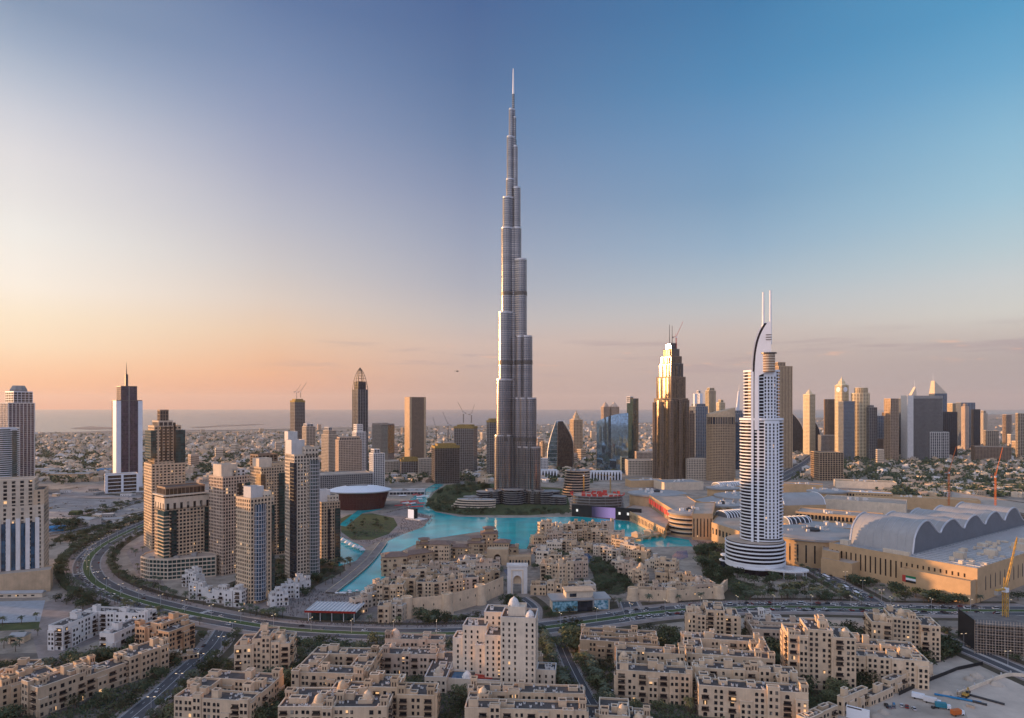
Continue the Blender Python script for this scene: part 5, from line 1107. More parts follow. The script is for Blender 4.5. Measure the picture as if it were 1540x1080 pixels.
# ------------------------------------------------------------------ gate, billboard house, glass cafe, fortified wall, stone bridge
def gate():
    a, b = G(763, 893), G(793, 893); L = b[0]-a[0]; T = B('gateway', 'white monumental gate with one pointed archway', 'gate', ((a[0]+b[0])/2, a[1])); H = 26; w = L/2; m = T.p('wall', M['white_wall']); ow = w*.42
    arch = [(ow*cos(pi*i/12), 13 + ow*1.15*sin(pi*i/12)) for i in range(13)]
    out = [(-w,0),(-ow,0)] + [(x,z) for x, z in reversed(arch)] + [(ow,0),(w,0),(w,H),(-w,H)]
    n = len(out); m.add([(x,0,z) for x,z in out] + [(x,9,z) for x,z in out], [tuple(range(n)), tuple(range(2*n-1,n-1,-1))] + [(i+n,(i+1)%n+n,(i+1)%n,i) for i in range(n)])
    m.rim(rect(-w-.6,w+.6,-.6,9.6), H+.02, H+1.6, .6); T.p('inner_screen', M['sand_wall']).box(-ow-.3, ow+.3, 4, 5, 8.5, 13+ow*1.1); T.p('frame', M['pale_wall']).box(-w*.62,-ow-.6,-.4,.2,0,H*.85); T.p('frame', M['pale_wall']).box(ow+.6,w*.62,-.4,.2,0,H*.85); T.p('frame', M['pale_wall']).box(-w*.62,w*.62,-.45,.2,H*.85+.02,H*.9); T.done()
gate()
def pic(name, sky, lo):
    m = bpy.data.materials.new(name); m.use_nodes = True; t = m.node_tree; p = t.nodes['Principled BSDF']; p.inputs['Roughness'].default_value = .5; tc = t.nodes.new('ShaderNodeTexCoord'); n = t.nodes.new('ShaderNodeTexNoise'); n.inputs['Scale'].default_value = .45; n.inputs['Detail'].default_value = 5; t.links.new(tc.outputs['Object'], n.inputs['Vector'])
    r = t.nodes.new('ShaderNodeValToRGB'); e = r.color_ramp.elements; e[0].position = .38; e[0].color = (*lo, 1); e[1].position = .6; e[1].color = (*sky, 1); t.links.new(n.outputs[0], r.inputs[0]); t.links.new(r.outputs[0], p.inputs['Base Color']); return m
def billboard_house():
    a, b = G(833, 922), G(912, 914); rz = atan2(b[1]-a[1], b[0]-a[0]); L = hypot(b[0]-a[0], b[1]-a[1]); T = B('sales_pavilion', 'white pavilion wrapped in blue sea-view picture hoardings', 'building', a, rz*.4)
    T.p('wall', M['pale_wall']).box(0, L, 2, 20, 0, 10); T.p('roof', M['mall_roof']).prism(rect(-2, L+1, 0, 22), 10, 11, bottom=True); T.p('upper_wall', M['pale_wall']).box(L*.24, L*.72, 5, 18, 11.02, 16.5); T.p('upper_roof', M['sand_wall']).prism(rect(L*.22, L*.74, 4, 19), 16.52, 17.4, bottom=True); T.p('upper_window', M['glz_dark']).box(L*.30, L*.42, 4.8, 5, 12, 15)
    P1, P2 = pic('sea_picture', (.30,.55,.65), (.02,.16,.22)), pic('beach_picture', (.45,.60,.68), (.02,.18,.26))
    q = MB(); q.box(-1, L*.42, .5, 1.2, 1, 9.6, bottom=True); q.build('picture_hoarding', P1, T.o); q = MB(); q.box(L*.72, L*.97, .5, 1.2, 1.5, 10.6, bottom=True); q.build('picture_hoarding', P2, T.o)
    T.p('glazing', M['glz_dark']).box(L*.42, L*.7, 1, 1.9, 0, 9); T.p('pier', M['grey_wall']).box(L*.69, L*.715, .2, 3, 0, 13); T.done()
billboard_house()
T = B('glass_cafe', 'low glass cafe under a pale slatted roof on the promenade', 'building', G(500, 934), radians(-4)); T.p('glazing', M['glz_green']).box(-19, 19, 2, 20, 0, 8); T.p('slatted_roof', M['white_wall']).prism(rect(-23, 21, -3, 24), 8.2, 9, bottom=True)
for k in range(14): T.p('roof_rib', M['ltmetal']).box(-22+k*3.2, -21.4+k*3.2, -3, 24, 9, 9.7)
T.p('fascia', M['redcar']).box(-23, 21, -3.3, -3.02, 7.6, 9.3, bottom=True)
for x in (-20, -10, 0, 10, 19): q = MB(); q.tube((x, -1.5, 0), (x, -1.5, 8.2), .25); q.build('post', M['white'], T.o)
T.done()
def fort(pix, h, label):
    P = [G(*q) for q in pix]; x0, y0 = P[0]; T = B('fortified_wall', label, 'wall', P[0]); b = T.p('curtain_wall', M['sand_wall'])
    for i in range(len(P)-1):
        (ax, ay), (bx, by) = P[i], P[i+1]; l = hypot(bx-ax, by-ay); u = ((bx-ax)/l, (by-ay)/l)
        b.obox((ax+bx)/2-x0, (ay+by)/2-y0, *u, l, 3, 0, h); b.obox((ax+bx)/2-x0+u[1]*1.3, (ay+by)/2-y0-u[0]*1.3, *u, l, .5, h, h+1.2)
        for k in range(int(l/9)): T.win.append((ax-x0+u[0]*(k*9+5)+u[1]*1.5, ay-y0+u[1]*(k*9+5)-u[0]*1.5, h*.55, 1.0, 2.0, atan2(u[1], u[0]), True))
    for i, (ax, ay) in enumerate(P[:-1]):
        q = MB(); q.lathe(ax-x0, ay-y0, [(6.2, 0), (5.2, h*.5), (4.9, h+2.5), (4.2, h+2.5), (4.2, h+1.2)], 16); q.build('bastion', M['sand_wall'], T.o)
    T.done()
fort([(612,928),(672,922),(722,908),(755,892)], 15, 'tall sandy fortified wall with round bastions below the terraces')
fort([(952,902),(1010,904),(1080,899),(1092,886)], 9, 'long low sandy retaining wall under the eastern houses')
def bridge():
    a, b = G(936, 818), G(1006, 803); L = hypot(b[0]-a[0], b[1]-a[1]); T = B('footbridge', 'stone footbridge with two kiosks crossing the lake', 'bridge', a, atan2(b[1]-a[1], b[0]-a[0])); T.p('deck', M['sand_wall']).box(0, L, -5, 5, 3.2, 4.4, bottom=True); T.p('parapet', M['sand_wall']).box(0, L, -5.3, -4.9, 4.4, 5.6); T.p('parapet', M['sand_wall']).box(0, L, 4.9, 5.3, 4.4, 5.6)
    for i in range(7): q = MB(); q.box(L*i/6-1.5, L*i/6+1.5, -4.5, 4.5, -1, 3.2); q.build('pier', M['sand_wall'], T.o)
    for t in (.28, .55): q = MB(); q.box(L*t-3, L*t+3, -5.6, 5.6, 4.42, 10); q.prism(rect(L*t-4, L*t+4, -6.6, 6.6), 10, 13, P2=rect(L*t-.5, L*t+.5, -1, 1)); q.build('kiosk', M['tan_wall'], T.o)
    T.done()
bridge()
def walkway():
    pts = catmull([G(577,817), G(557,843), G(531,867), G(497,893)], 6); a = pts[0]; T = B('lake_walkway', 'raised stone walkway dividing the lake by the towers', 'bridge', a); m = T.p('deck', M['paving']); Q = [(x-a[0], y-a[1]) for x, y in pts]; kerb(m, Q, -5, 5, -.5, 1.4); q = MB(); kerb(q, Q, 4.8, 5.1, 1.3, 2.3); kerb(q, Q, -5.1, -4.8, 1.3, 2.3); q.build('balustrade', M['pale_wall'], T.o); T.done()
walkway()

rm = random.Random(41)
for k in range(26):
    x, y = G(rm.uniform(584, 640), rm.uniform(742, 765))
    if blocked(x, y, 3): continue
    o = empty('market_tent', (x, y, .05), rm.uniform(0, 1.5), 'red canopied market tent on the plaza behind the opera hall', 'tent', 'red market tents by the opera hall'); w = rm.uniform(5, 8)
    b = MB(); b.prism(rect(-w,w,-3,3), 2.6, 4.2, P2=rect(-w*.9,w*.9,-.2,.2), bottom=True); b.build('canopy', M['red' if k % 3 else 'tent'], o)
    for a in (-w*.95, w*.95): b = MB(); b.tube((a,-2.8,0), (a,-2.8,2.6), .12); b.build('pole', M['ltmetal'], o)
# ------------------------------------------------------------------ courtyard blocks and old-town houses
q = MB(); q.box(-.5,.5,-.5,.5,.12,1); q.lathe(0, 0, [(.36,1.0),(.36,1.08),(.05,1.09)], 8, 1); q.box(-.45,-.3,-.45,.45,0,.12,1); q.box(.3,.45,-.45,.45,0,.12,1); AC = q.mesh('cooling_unit', [M['white_wall'], M['dkmetal']])
_bal = {}
def balcony_mesh(wall):
    if wall not in _bal:
        b = MB(); b.box(-.5,.5,-1.1,0,0,.1,0,True); b.box(-.5,.5,-1.1,-1.02,.1,.42,1); b.box(-.5,-.46,-1.1,0,.1,.42,1); b.box(.46,.5,-1.1,0,.1,.42,1); b.box(-.46,.46,-.06,.02,.1,.86,2); b.box(-.5,.5,-.7,0,.9,.96,1,True)
        _bal[wall] = b.mesh('balcony', [M[wall], M['wood'], M['pane']])
    return _bal[wall]
def pbox(T, x0, x1, y0, y1, z0, z1, wall, par=1.0, roof='roof', t=.4):
    P = rect(x0, x1, y0, y1); f = T.p('wall', M[wall]); f.prism(P, z0, z1); f.rim(P, z1, z1+par, t); T.p('skylit_cap', M['white_wall' if wall in ('white_wall','pale_wall') else 'pale_wall']).rim(offset(P, .12), z1+par+.003, z1+par+.2, t+.25); T.p('roof', M[roof]).prism(offset(P, -t), z1, z1+.15)  # paler cap rim paints in the skylight caught by parapet tops
def dome(T, x, y, z, r, wall):
    b = MB(); b.lathe(x, y, [(r*1.15, z), (r*1.15, z+r*.5), (r, z+r*.5), (r*.97, z+r*.8), (r*.8, z+r*1.2), (r*.5, z+r*1.5), (r*.18, z+r*1.68), (.05, z+r*1.95)], 14); b.build('dome', M[wall], T.o, smooth=False)
def windtower(T, x, y, z, s, h, wall):
    b = MB(); b.box(x-s/2, x+s/2, y-s/2, y+s/2, z, z+h); b.rim(rect(x-s/2-.25, x+s/2+.25, y-s/2-.25, y+s/2+.25), z+h-.5, z+h+.9, .5)
    o = b.build('wind_tower', M[wall], T.o); q = MB(); q.box(x-s/2+.25, x+s/2-.25, y-s/2+.25, y+s/2-.25, z+h+.02, z+h+.2)
    for k in (-1, 1): q.box(x+k*s*.2-s*.1, x+k*s*.2+s*.1, y-s/2-.06, y, z+h*.35, z+h*.8)
    q.build('louvre', M['wood'], o)
def facade(T, rng, a, b, h, wall, fh=3.35, win=1.6, bal=.3, low=0, arch=.3):
    """break a straight front into projecting bays, flat bays and balcony bays, with a window on every storey"""
    l = hypot(b[0]-a[0], b[1]-a[1]); u = ((b[0]-a[0])/l, (b[1]-a[1])/l); nn = (u[1], -u[0]); ang = atan2(nn[0], -nn[1])
    if l < 3 or not T.sees((a[0]+b[0])/2, (a[1]+b[1])/2, *nn): return
    k = max(1, round(l/rng.uniform(5.5, 7.5))); s = l/k; last = None
    for i in range(k):
        kind = rng.choices(('bay', 'flat', 'loggia'), (.38, .26, bal+.10))[0]
        if kind == last and kind != 'flat': kind = 'flat'
        last = kind; t0, t1 = s*i, s*(i+1); pr = 0; hh = h
        if kind == 'bay':
            pr = rng.uniform(.8, 1.7); hh = h + rng.choice((-fh*2.03, -fh*1.02, -.6, .7, 1.6, 2.6)); q0, q1 = t0+.35, t1-.35
            P = [(a[0]+u[0]*q0+nn[0]*pr, a[1]+u[1]*q0+nn[1]*pr), (a[0]+u[0]*q1+nn[0]*pr, a[1]+u[1]*q1+nn[1]*pr), (a[0]+u[0]*q1-nn[0]*2.2, a[1]+u[1]*q1-nn[1]*2.2), (a[0]+u[0]*q0-nn[0]*2.2, a[1]+u[1]*q0-nn[1]*2.2)]
            f = T.p('wall', M[wall]); f.prism(P, 0, hh); f.rim(P, hh, hh+1, .4); T.p('skylit_cap', M['white_wall' if wall in ('white_wall','pale_wall') else 'pale_wall']).rim(offset(P, .1), hh+1.003, hh+1.2, .62); T.p('roof', M['roof']).prism(offset(P, -.4), hh, hh+.15)  # bay parapets get the same pale rim, skylight put into its colour
        n = max(1, int((hh-low)/fh)); cols = 2 if s > 5.2 and kind != 'loggia' else 1; sh = (hh-low)/n
        for j in range(n):
            z = low + j*sh
            if kind == 'loggia':
                t = (t0+t1)/2; w = min(4.2, s*.7); x, y = a[0]+u[0]*t+nn[0]*.01, a[1]+u[1]*t+nn[1]*.01
                if j and rng.random() < .85: link('balcony', balcony_mesh(wall), T.o, (x, y, z+.15), ang, (w, 1.3, 2.6))
                else: T.win.append((x, y, z+.4, w*.55, 2.4, ang, rng.random() < .4))
            else:
                for c in range(cols):
                    if rng.random() < .07: continue
                    t = t0 + (t1-t0)*(c+.5)/cols*.84 + (t1-t0)*.08; ar = rng.random() < arch*.35 or (j == n-1 and rng.random() < arch)
                    T.win.append((a[0]+u[0]*t+nn[0]*pr, a[1]+u[1]*t+nn[1]*pr, z+.75, win*rng.uniform(.85,1.15), 2.0, ang, ar))
def block(name, label, x, y, w, d, h, rz=0, layout='court', wall='sand_wall', seed=0, domes=0, towers=3, group=None, cat='apartment block', roofs='roof', bal=.3, trim=True, fh=3.35, thick=12):
    """x, y: middle of the front edge on the ground; local y runs away from the front"""
    rng = random.Random(seed*7+13); T = B(name, label, cat, (x, y), radians(rz), group); hw = w/2; ms = []
    if layout == 'court' and w > thick*2.3 and d > thick*2.3:
        t = thick; ms = [(-hw, hw, 0, t, h), (-hw, -hw+t, t+.01, d-t-.01, h-rng.choice((0, fh))-.4), (hw-t, hw, t+.01, d-t-.01, h-rng.choice((0, fh))-.7), (-hw, hw, d-t, d, h-.2)]
    elif layout == 'ushape' and w > thick*2.3: t = thick; ms = [(-hw, -hw+t, 0, d-t-.01, h-rng.choice((0, fh))), (hw-t, hw, 0, d-t-.01, h-rng.choice((0,fh))-.3), (-hw, hw, d-t, d, h+.3)]
    elif layout == 'step': a = -hw+w*rng.uniform(.3,.4); b = hw-w*rng.uniform(.25,.35); ms = [(-hw, a-.01, 0, d*.9, h-fh*1.1), (a, b, rng.uniform(1,3), d, h), (b+.01, hw, 0, d*.85, h-fh*.95)]
    elif layout == 'bar': n = max(2, round(w/26)); e = [-hw + w*i/n for i in range(n+1)]; ms = [(e[i]+.01, e[i+1], rng.uniform(0, 3), d-rng.uniform(0, 3), h+rng.choice((-fh, 0, 0, fh*.5))+rng.uniform(-.3,.3)) for i in range(n)]
    else: ms = [(-hw, hw, 0, d, h)]
    for (x0, x1, y0, y1, hh) in ms:
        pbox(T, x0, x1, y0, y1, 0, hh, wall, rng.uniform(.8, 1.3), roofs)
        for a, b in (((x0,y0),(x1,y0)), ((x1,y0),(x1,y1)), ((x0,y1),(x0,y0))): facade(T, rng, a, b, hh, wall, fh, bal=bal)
        if trim and h > 9:
            c = T.p('string_course', M['pale_wall']); zc = fh+.2
            c.prism(offset(rect(x0, x1, y0, y1), .22), zc, zc+.35, bottom=True)
        # rooftop rooms, plant and stair heads
        ar = (x1-x0)*(y1-y0)
        for _ in range(max(1, min(5, int(ar/170)))):
            s, q = rng.uniform(3, min(6.5, (x1-x0)*.5)), rng.uniform(3, min(5, (y1-y0)*.45)); cx_, cy_ = rng.uniform(x0+s/2+.6, x1-s/2-.6), rng.uniform(y0+q/2+.6, y1-q/2-.6); z1 = hh + rng.choice((1.6, 2.6, 3.3, 4.4)) + rng.uniform(-.2,.2)
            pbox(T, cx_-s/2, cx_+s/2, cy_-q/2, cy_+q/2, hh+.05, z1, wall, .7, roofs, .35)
        for _ in range(int(ar/34)):
            cx_, cy_ = rng.uniform(x0+1.2, x1-1.2), rng.uniform(y0+1.2, y1-1.2); s = rng.uniform(.8, 1.7); link('cooling_unit', AC, T.o, (cx_, cy_, hh+.15), rng.choice((0, pi/2)), (s, s*.8, rng.uniform(.8, 1.5)))
    for k in range(towers):
        m_ = rng.choice(ms); s = rng.uniform(3.2, 4.6); x0, x1, y0, y1, hh = m_; windtower(T, rng.choice((x0+s/2+.1, x1-s/2-.1, rng.uniform(x0+3, x1-3))), rng.choice((y0+s/2+.1, rng.uniform(y0+3, y1-3))), hh+.05, s, rng.uniform(3.2, 5.4), wall)
    for k in range(domes):
        m_ = rng.choice(ms); x0, x1, y0, y1, hh = m_; r = rng.uniform(1.8, 2.7); cx_, cy_ = rng.uniform(x0+3.5, x1-3.5), rng.uniform(y0+3.5, min(y1-3.5, y0+9)); q = MB(); T.p('wall', M[wall]).box(cx_-r*1.3, cx_+r*1.3, cy_-r*1.3, cy_+r*1.3, hh+.03, hh+2.2); dome(T, cx_, cy_, hh+2.2, r, wall)
    T.done(sill=M[wall]); return T
def fb(label, px, py, w, d, h, rz, layout, wall, seed, **k):
    x, y = G(px, py); return block('apartment_block', label, x, y, w, d, h, rz, layout, wall, seed, **k)
# foreground blocks (middle of the front edge at a photo pixel)
fb('white apartment block with stepped wings beside the roundabout', 122, 980, 54, 46, 17, -8, 'ushape', 'white_wall', 1, towers=1)
fb('ochre-orange apartment block at the boulevard corner', 228, 985, 34, 27, 21, -22, 'step', 'orange_wall', 2, towers=2)
T = fb('long sand-coloured terrace of flats stepping along the street', 165, 1040, 82, 18, 16, 63, 'bar', 'sand_wall', 3, towers=6)
fb('longer inner terrace of tan flats behind the street terrace', 52, 1058, 74, 20, 14, 55, 'bar', 'tan_wall', 4, towers=6)
fb('low tan block with parapet roofs at the frame corner', 8, 1050, 30, 26, 13, 8, 'step', 'tan_wall', 5)
fb('tall sandy block with stacked dark balconies west of boulevard', 394, 1016, 36, 26, 23, 6, 'step', 'sand_wall', 6, towers=3, domes=1)
fb('low sand block with square roof turrets beside the street', 318, 1092, 46, 40, 14, -8, 'court', 'sand_wall', 7, towers=5)
fb('courtyard block with dark gravel roofs beside the tall sandy block', 492, 1060, 44, 44, 18, -4, 'court', 'sand_wall', 8, towers=5)
fb('long-fronted tan block with central domed turret', 572, 1086, 62, 20, 18, -3, 'step', 'tan_wall', 9, towers=4, domes=1)
fb('domed courtyard block facing the boulevard', 610, 1015, 42, 40, 13, -3, 'court', 'rose_wall', 10, towers=3, domes=3)
fb('low domed block at the bottom edge of the scene', 500, 1108, 60, 26, 15, 0, 'bar', 'sand_wall', 11, towers=4, domes=2)
fb('tan courtyard block with pools of roof gravel behind palms', 930, 998, 54, 28, 14, -10, 'court', 'tan_wall', 13, towers=4, thick=10)
fb('courtyard block with rooftop dome and dark balconies', 982, 1058, 44, 44, 18, -9, 'court', 'sand_wall', 14, towers=3, domes=2)
fb('high sandy block at the boulevard with domed corner turret', 1072, 968, 38, 24, 24, -12, 'step', 'sand_wall', 15, towers=2, domes=2)
fb('wide courtyard block with pale roof walls behind the domed courtyard block', 1098, 1024, 56, 44, 15, -11, 'court', 'sand_wall', 16, towers=4, domes=1)
fb('broad front block with a lantern turret at the lower edge', 1132, 1084, 60, 40, 17, -11, 'court', 'sand_wall', 17, towers=5, domes=1)
fb('tallest sandy apartment block with many dark balcony stacks', 1236, 1040, 40, 26, 37, -12, 'step', 'sand_wall', 18, towers=3, domes=1, bal=.45)
fb('pale low courtyard block tucked behind the tallest sandy block', 1195, 975, 60, 30, 12, -8, 'court', 'rose_wall', 19, towers=4, domes=2, thick=10)
fb('sand courtyard block with open court beside tallest block', 1340, 1032, 44, 36, 17, -14, 'court', 'sand_wall', 20, towers=3)
fb('high domed apartment block near the curving east road', 1362, 990, 44, 26, 27, -16, 'step', 'sand_wall', 21, towers=3, domes=2, bal=.45)
fb('white-walled low block by the boulevard traffic', 1168, 955, 34, 20, 10, -6, 'bar', 'white_wall', 22, towers=2)
fb('flat-roofed low block below the palm avenue', 790, 1112, 66, 34, 15, -3, 'court', 'sand_wall', 23, towers=4, domes=1)
fb('domed low block at the foot of the palm avenue', 918, 1106, 44, 24, 9, -8, 'step', 'sand_wall', 24, towers=2, domes=2)
fb('small gatehouse with two flat wings near the ochre block', 268, 996, 26, 8, 5, 24, 'bar', 'tan_wall', 26, towers=0)
fb('boundary row of low sand rooms along the yard', 1345, 1048, 104, 8, 8, 33, 'bar', 'sand_wall', 27, towers=0)
fb('stub row of low sand rooms beside the white sign', 1242, 1095, 30, 8, 7, 33, 'bar', 'sand_wall', 28, towers=0)
fb('small pavilion with flat canopy roof by boulevard lawn', 800, 1008, 12, 10, 8, -5, 'solid', 'sand_wall', 29, towers=0)
fb('domed pool pavilion with pale skylight strip', 655, 1042, 14, 44, 9, -4, 'solid', 'pale_wall', 30, towers=0, domes=1)
# the stepped pale hotel in the centre of the foreground
def stepped_hotel():
    x, y = G(748, 1043); T = B('stepped_hotel', 'tall pale stepped hotel with two white domes on its top', 'hotel', (x, y), radians(-7)); rng = random.Random(77); wl = 'pale_wall'
    for x0, x1, y0, y1, h in ((2, 24, 0, 20, 47), (-9, 2-.01, 6, 24, 33), (-25, -9-.01, 14, 30, 36), (-12, 12, 22, 38, 43), (-32, -25-.01, 16, 30, 27), (24.01, 36, 8, 20, 12), (-16, -9.02, 10, 13.98, 25)):
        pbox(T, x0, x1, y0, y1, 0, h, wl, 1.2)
        for a, b in (((x0,y0),(x1,y0)), ((x1,y0),(x1,y1)), ((x0,y1),(x0,y0))):
            l = hypot(b[0]-a[0], b[1]-a[1]); u = ((b[0]-a[0])/l, (b[1]-a[1])/l); nn = (u[1], -u[0]); k = max(1, int(l/3.6))
            if not T.sees(*a, *nn): continue
            for j in range(int(h/3.5)):
                for i in range(k):
                    if (i+1) % 4 == 0: continue
                    t = l*(i+.5)/k; T.win.append((a[0]+u[0]*t, a[1]+u[1]*t, j*3.5+1, 1.2, 1.9, atan2(nn[0], -nn[1]), j % 5 == 4))
        [link('cooling_unit', AC, T.o, (x0+2+rng.random()*(x1-x0-4), y0+3+rng.random()*(y1-y0-6), h+.15), 0, (2.2, 1.6, 1.8)) for _ in range(5)]
    T.p('wall', M[wl]).box(6, 17, 6, 16, 47.02, 52); T.p('wall', M[wl]).rim(rect(6,17,6,16), 52, 53, .4); dome(T, 9, 12, 52, 3.2, 'white_wall'); dome(T, 20, 6, 47.1, 2.5, 'white_wall')
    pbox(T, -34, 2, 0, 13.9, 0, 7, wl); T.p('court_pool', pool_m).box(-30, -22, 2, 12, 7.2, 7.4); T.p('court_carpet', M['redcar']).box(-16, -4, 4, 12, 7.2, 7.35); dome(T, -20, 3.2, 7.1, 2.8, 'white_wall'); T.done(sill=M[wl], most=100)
stepped_hotel()
# white terraces of town houses under the towers
for i, (px, py, w, d, h, rz, lb) in enumerate(((296,903,19,13,11,-12,'white town house terrace at the podium end of the row'), (323,908,19,13,11,-10,'white town house terrace in the middle of the row'), (349,913,17,13,12,-10,'white town house terrace beside the nearest lakeside tower'), (420,912,16,13,12,26,'white town house beside the nearest lakeside tower'), (437,901,16,13,13,30,'white town house halfway along the promenade'), (455,890,16,13,12,32,'white town house below the tallest lakeside tower'), (284,884,20,12,14,-25,'white stepped gallery next to the sweeping podium'))):
    x, y = G(px, py); block('town_house', lb, x, y, w, d, h, rz, 'bar' if i < 3 else 'step', 'white_wall', 40+i, towers=2, cat='town house', group='white town houses')
# ------------------------------------------------------------------ old town: palace wings with clay roofs, and packed houses
def clay(label, px, py, w, d, h, rz, wall='tan_wall', seed=0, court=False, tiers=1):
    x, y = G(px, py); T = B('palace_wing', label, 'palace wing', (x, y), radians(rz)); rng = random.Random(seed); P = rect(-w/2, w/2, 0, d); T.p('wall', M[wall]).prism(P, 0, h); z = h
    for a, b in (((-w/2,0),(w/2,0)), ((w/2,0),(w/2,d)), ((-w/2,d),(-w/2,0))): facade(T, rng, a, b, h-.5, wall, 4, win=1.5, bal=.35, arch=.8)
    for k in range(tiers):
        q = rect(-w/2*(1-.3*k), w/2*(1-.3*k), d*.15*k, d*(1-.15*k))
        if k: T.p('wall', M[wall]).prism(offset(q, -1.2), z-1, z+3.2); z += 3.2
        s = min(w*(1-.3*k), d*(1-.3*k))*.5; T.p('clay_roof', M['clay']).prism(offset(q, 1.3), z, z+.35, bottom=True); T.p('clay_roof', M['clay']).prism(offset(q, 1.0), z+.35, z+.35+s*.3, P2=offset(q, -s*.78)); z += s*.28
    T.done(sill=M[wall]); return T
for i, a in enumerate((('clay-roofed palace wing at the lake tip of the west quarter', 594,866,26,20,20,14,'tan_wall',1), ('long palace wing with dark roof and arched balconies', 628,852,38,18,14,34,'tan_wall',2), ('palace wing with square bay and black lattice openings', 660,848,24,18,22,-6,'sand_wall',3), ('small tiered clay pavilion roof on the lakefront', 638,836,16,14,14,10,'tan_wall',4,False,2), ('low palace wing with linked clay roofs along the lake', 668,832,26,14,11,6,'tan_wall',5), ('palace wing stepping toward the great arch', 692,840,24,16,13,-8,'tan_wall',6), ('central palace tower under a layered clay roof', 716,840,18,18,18,4,'tan_wall',7,False,2), ('topmost clay-roofed palace tower in the west quarter', 736,828,20,18,21,4,'tan_wall',8,False,2), ('palace tower with loggia beside the topmost tower', 754,838,18,18,17,-6,'tan_wall',9), ('palace wing with clay roof above the arched court', 706,853,26,14,10,-10,'tan_wall',10), ('tan palace wing at the channel edge', 771,838,10,14,12,-8,'tan_wall',11))): clay(*a)
def great_arch():
    x, y = G(748, 850); T = B('palace_arch', 'tan palace front with one great pointed arch and arcade', 'palace wing', (x, y), radians(-4)); H = 18; ow = 4.2; w = 12; arch = [(ow*cos(pi*i/12), 7+ow*1.3*sin(pi*i/12)) for i in range(13)]
    out = [(-w,0),(-ow,0)] + [(q,z) for q, z in reversed(arch)] + [(ow,0),(w,0),(w,H),(-w,H)]; n = len(out)
    T.p('wall', M['tan_wall']).add([(q,0,z) for q,z in out] + [(q,14,z) for q,z in out], [tuple(range(n)), tuple(range(2*n-1,n-1,-1))] + [(i+n,(i+1)%n+n,(i+1)%n,i) for i in range(n)]); T.p('inner_screen', M['wood']).box(-ow-.5, ow+.5, 6, 7, 0, 13)
    for s in (-1, 1): P = rect(*sorted((s*w+s*.01, s*(w+26))), 2, 12); T.p('wall', M['tan_wall']).prism(P, 0, 9); T.p('wall', M['tan_wall']).rim(P, 9, 10, .4); [T.win.append((s*(w+2.5+i*3.5), 2, .5, 2.2, 5.5, 0, True)) for i in range(7)]
    T.done(sill=M['tan_wall'])
great_arch()
west_lb = ['sand-walled house packed on the terraces above the fortified wall']; n_house = [0]
def row(pts, n, label, group, hh, wr=(16,28), seed=0, walls=('sand_wall','sand_wall','rose_wall','tan_wall','pale_wall'), rz=(-12,12), dm=.22, layout=None, fh=3.4):
    rng = random.Random(seed); P = [G(*p) for p in pts]; Ls = [hypot(P[i+1][0]-P[i][0], P[i+1][1]-P[i][1]) for i in range(len(P)-1)]; tot = sum(Ls)
    for i in range(n):
        t = tot*(i+.5)/n; k = 0
        while k < len(Ls)-1 and t > Ls[k]: t -= Ls[k]; k += 1
        q = t/Ls[k]; x = P[k][0]+(P[k+1][0]-P[k][0])*q; y = P[k][1]+(P[k+1][1]-P[k][1])*q; base = atan2(P[k+1][1]-P[k][1], P[k+1][0]-P[k][0])*180/pi
        w = min(tot/n*rng.uniform(.85, 1.05), rng.uniform(*wr)); h = rng.choice(hh)+rng.uniform(-1,1)
        block('old_town_house', label, x, y + rng.uniform(-2, 2), w, rng.uniform(10, 15), h, base*.5 + rng.uniform(*rz), layout or rng.choice(('step','solid','solid','ushape')), rng.choice(walls), seed*100+i, domes=1 if rng.random() < dm else 0, towers=rng.choice((0,1,1,2)), cat='house', group=group, trim=False, fh=fh)
WT, ET = 'old town houses of the west quarter', 'old town houses of the east quarter'
row([(590,884),(650,878),(740,872)], 6, 'sandy house in the second terrace row above the fortified wall', WT+', second row', (10,12,15), seed=3)
row([(600,866),(660,866),(752,858)], 5, 'sandy house in the third row of the west quarter', WT+', third row', (9,11,13), seed=4)
row([(600,898),(660,900),(720,890),(750,880)], 7, 'front-row sandy house standing right on the fortified wall', WT+', front row', (14,15,16), seed=5, layout='solid', rz=(-4,4))
row([(536,926),(560,912),(580,892)], 4, 'small tan house on the lakeside spit near the glass cafe', 'small houses on the lakeside spit', (8,11), seed=6, wr=(9,13))
row([(568,936),(606,936)], 2, 'flat-roofed sandy house at the boulevard beside the glass cafe', 'flat-roofed houses beside the glass cafe', (12,14), seed=16, wr=(18,22), layout='solid')
row([(566,911),(606,913)], 2, 'tall grid-windowed sandy house at the west end of the fortified wall', 'tall houses at the west end of the fortified wall', (17,18), seed=17, wr=(20,24), layout='solid')
row([(812,806),(870,800),(925,801)], 6, 'sandy bazaar house on the lake edge of the east quarter', ET+', lake edge', (11,14,17), seed=7, dm=.6)
row([(800,818),(870,814),(938,818)], 6, 'sandy house in the row behind the bazaar', ET+', bazaar row', (10,13,15), seed=8)
row([(800,834),(850,832),(890,832)], 4, 'sandy house north of the walled garden', ET+', garden north', (9,12,14), seed=9)
row([(915,820),(945,838),(975,852),(1010,868)], 6, 'sandy house on the lakeside lane of the east quarter', ET+', lakeside lane', (9,12,14), seed=10)
row([(900,832),(925,852),(950,872),(962,884)], 5, 'sandy house lining the east side of the walled garden', ET+', garden east', (8,11,13), seed=11)
row([(806,852),(850,854),(878,850)], 4, 'sandy house west of the walled garden', ET+', garden west', (10,14,17), seed=12)
row([(812,872),(845,876),(880,866)], 3, 'tall sandy house with glazed bays behind the gate', ET+', behind the gate', (16,18), seed=13)
row([(798,894),(846,898),(896,896)], 4, 'low arched sandy house above the picture hoardings', ET+', above the hoardings', (9,12), seed=14)
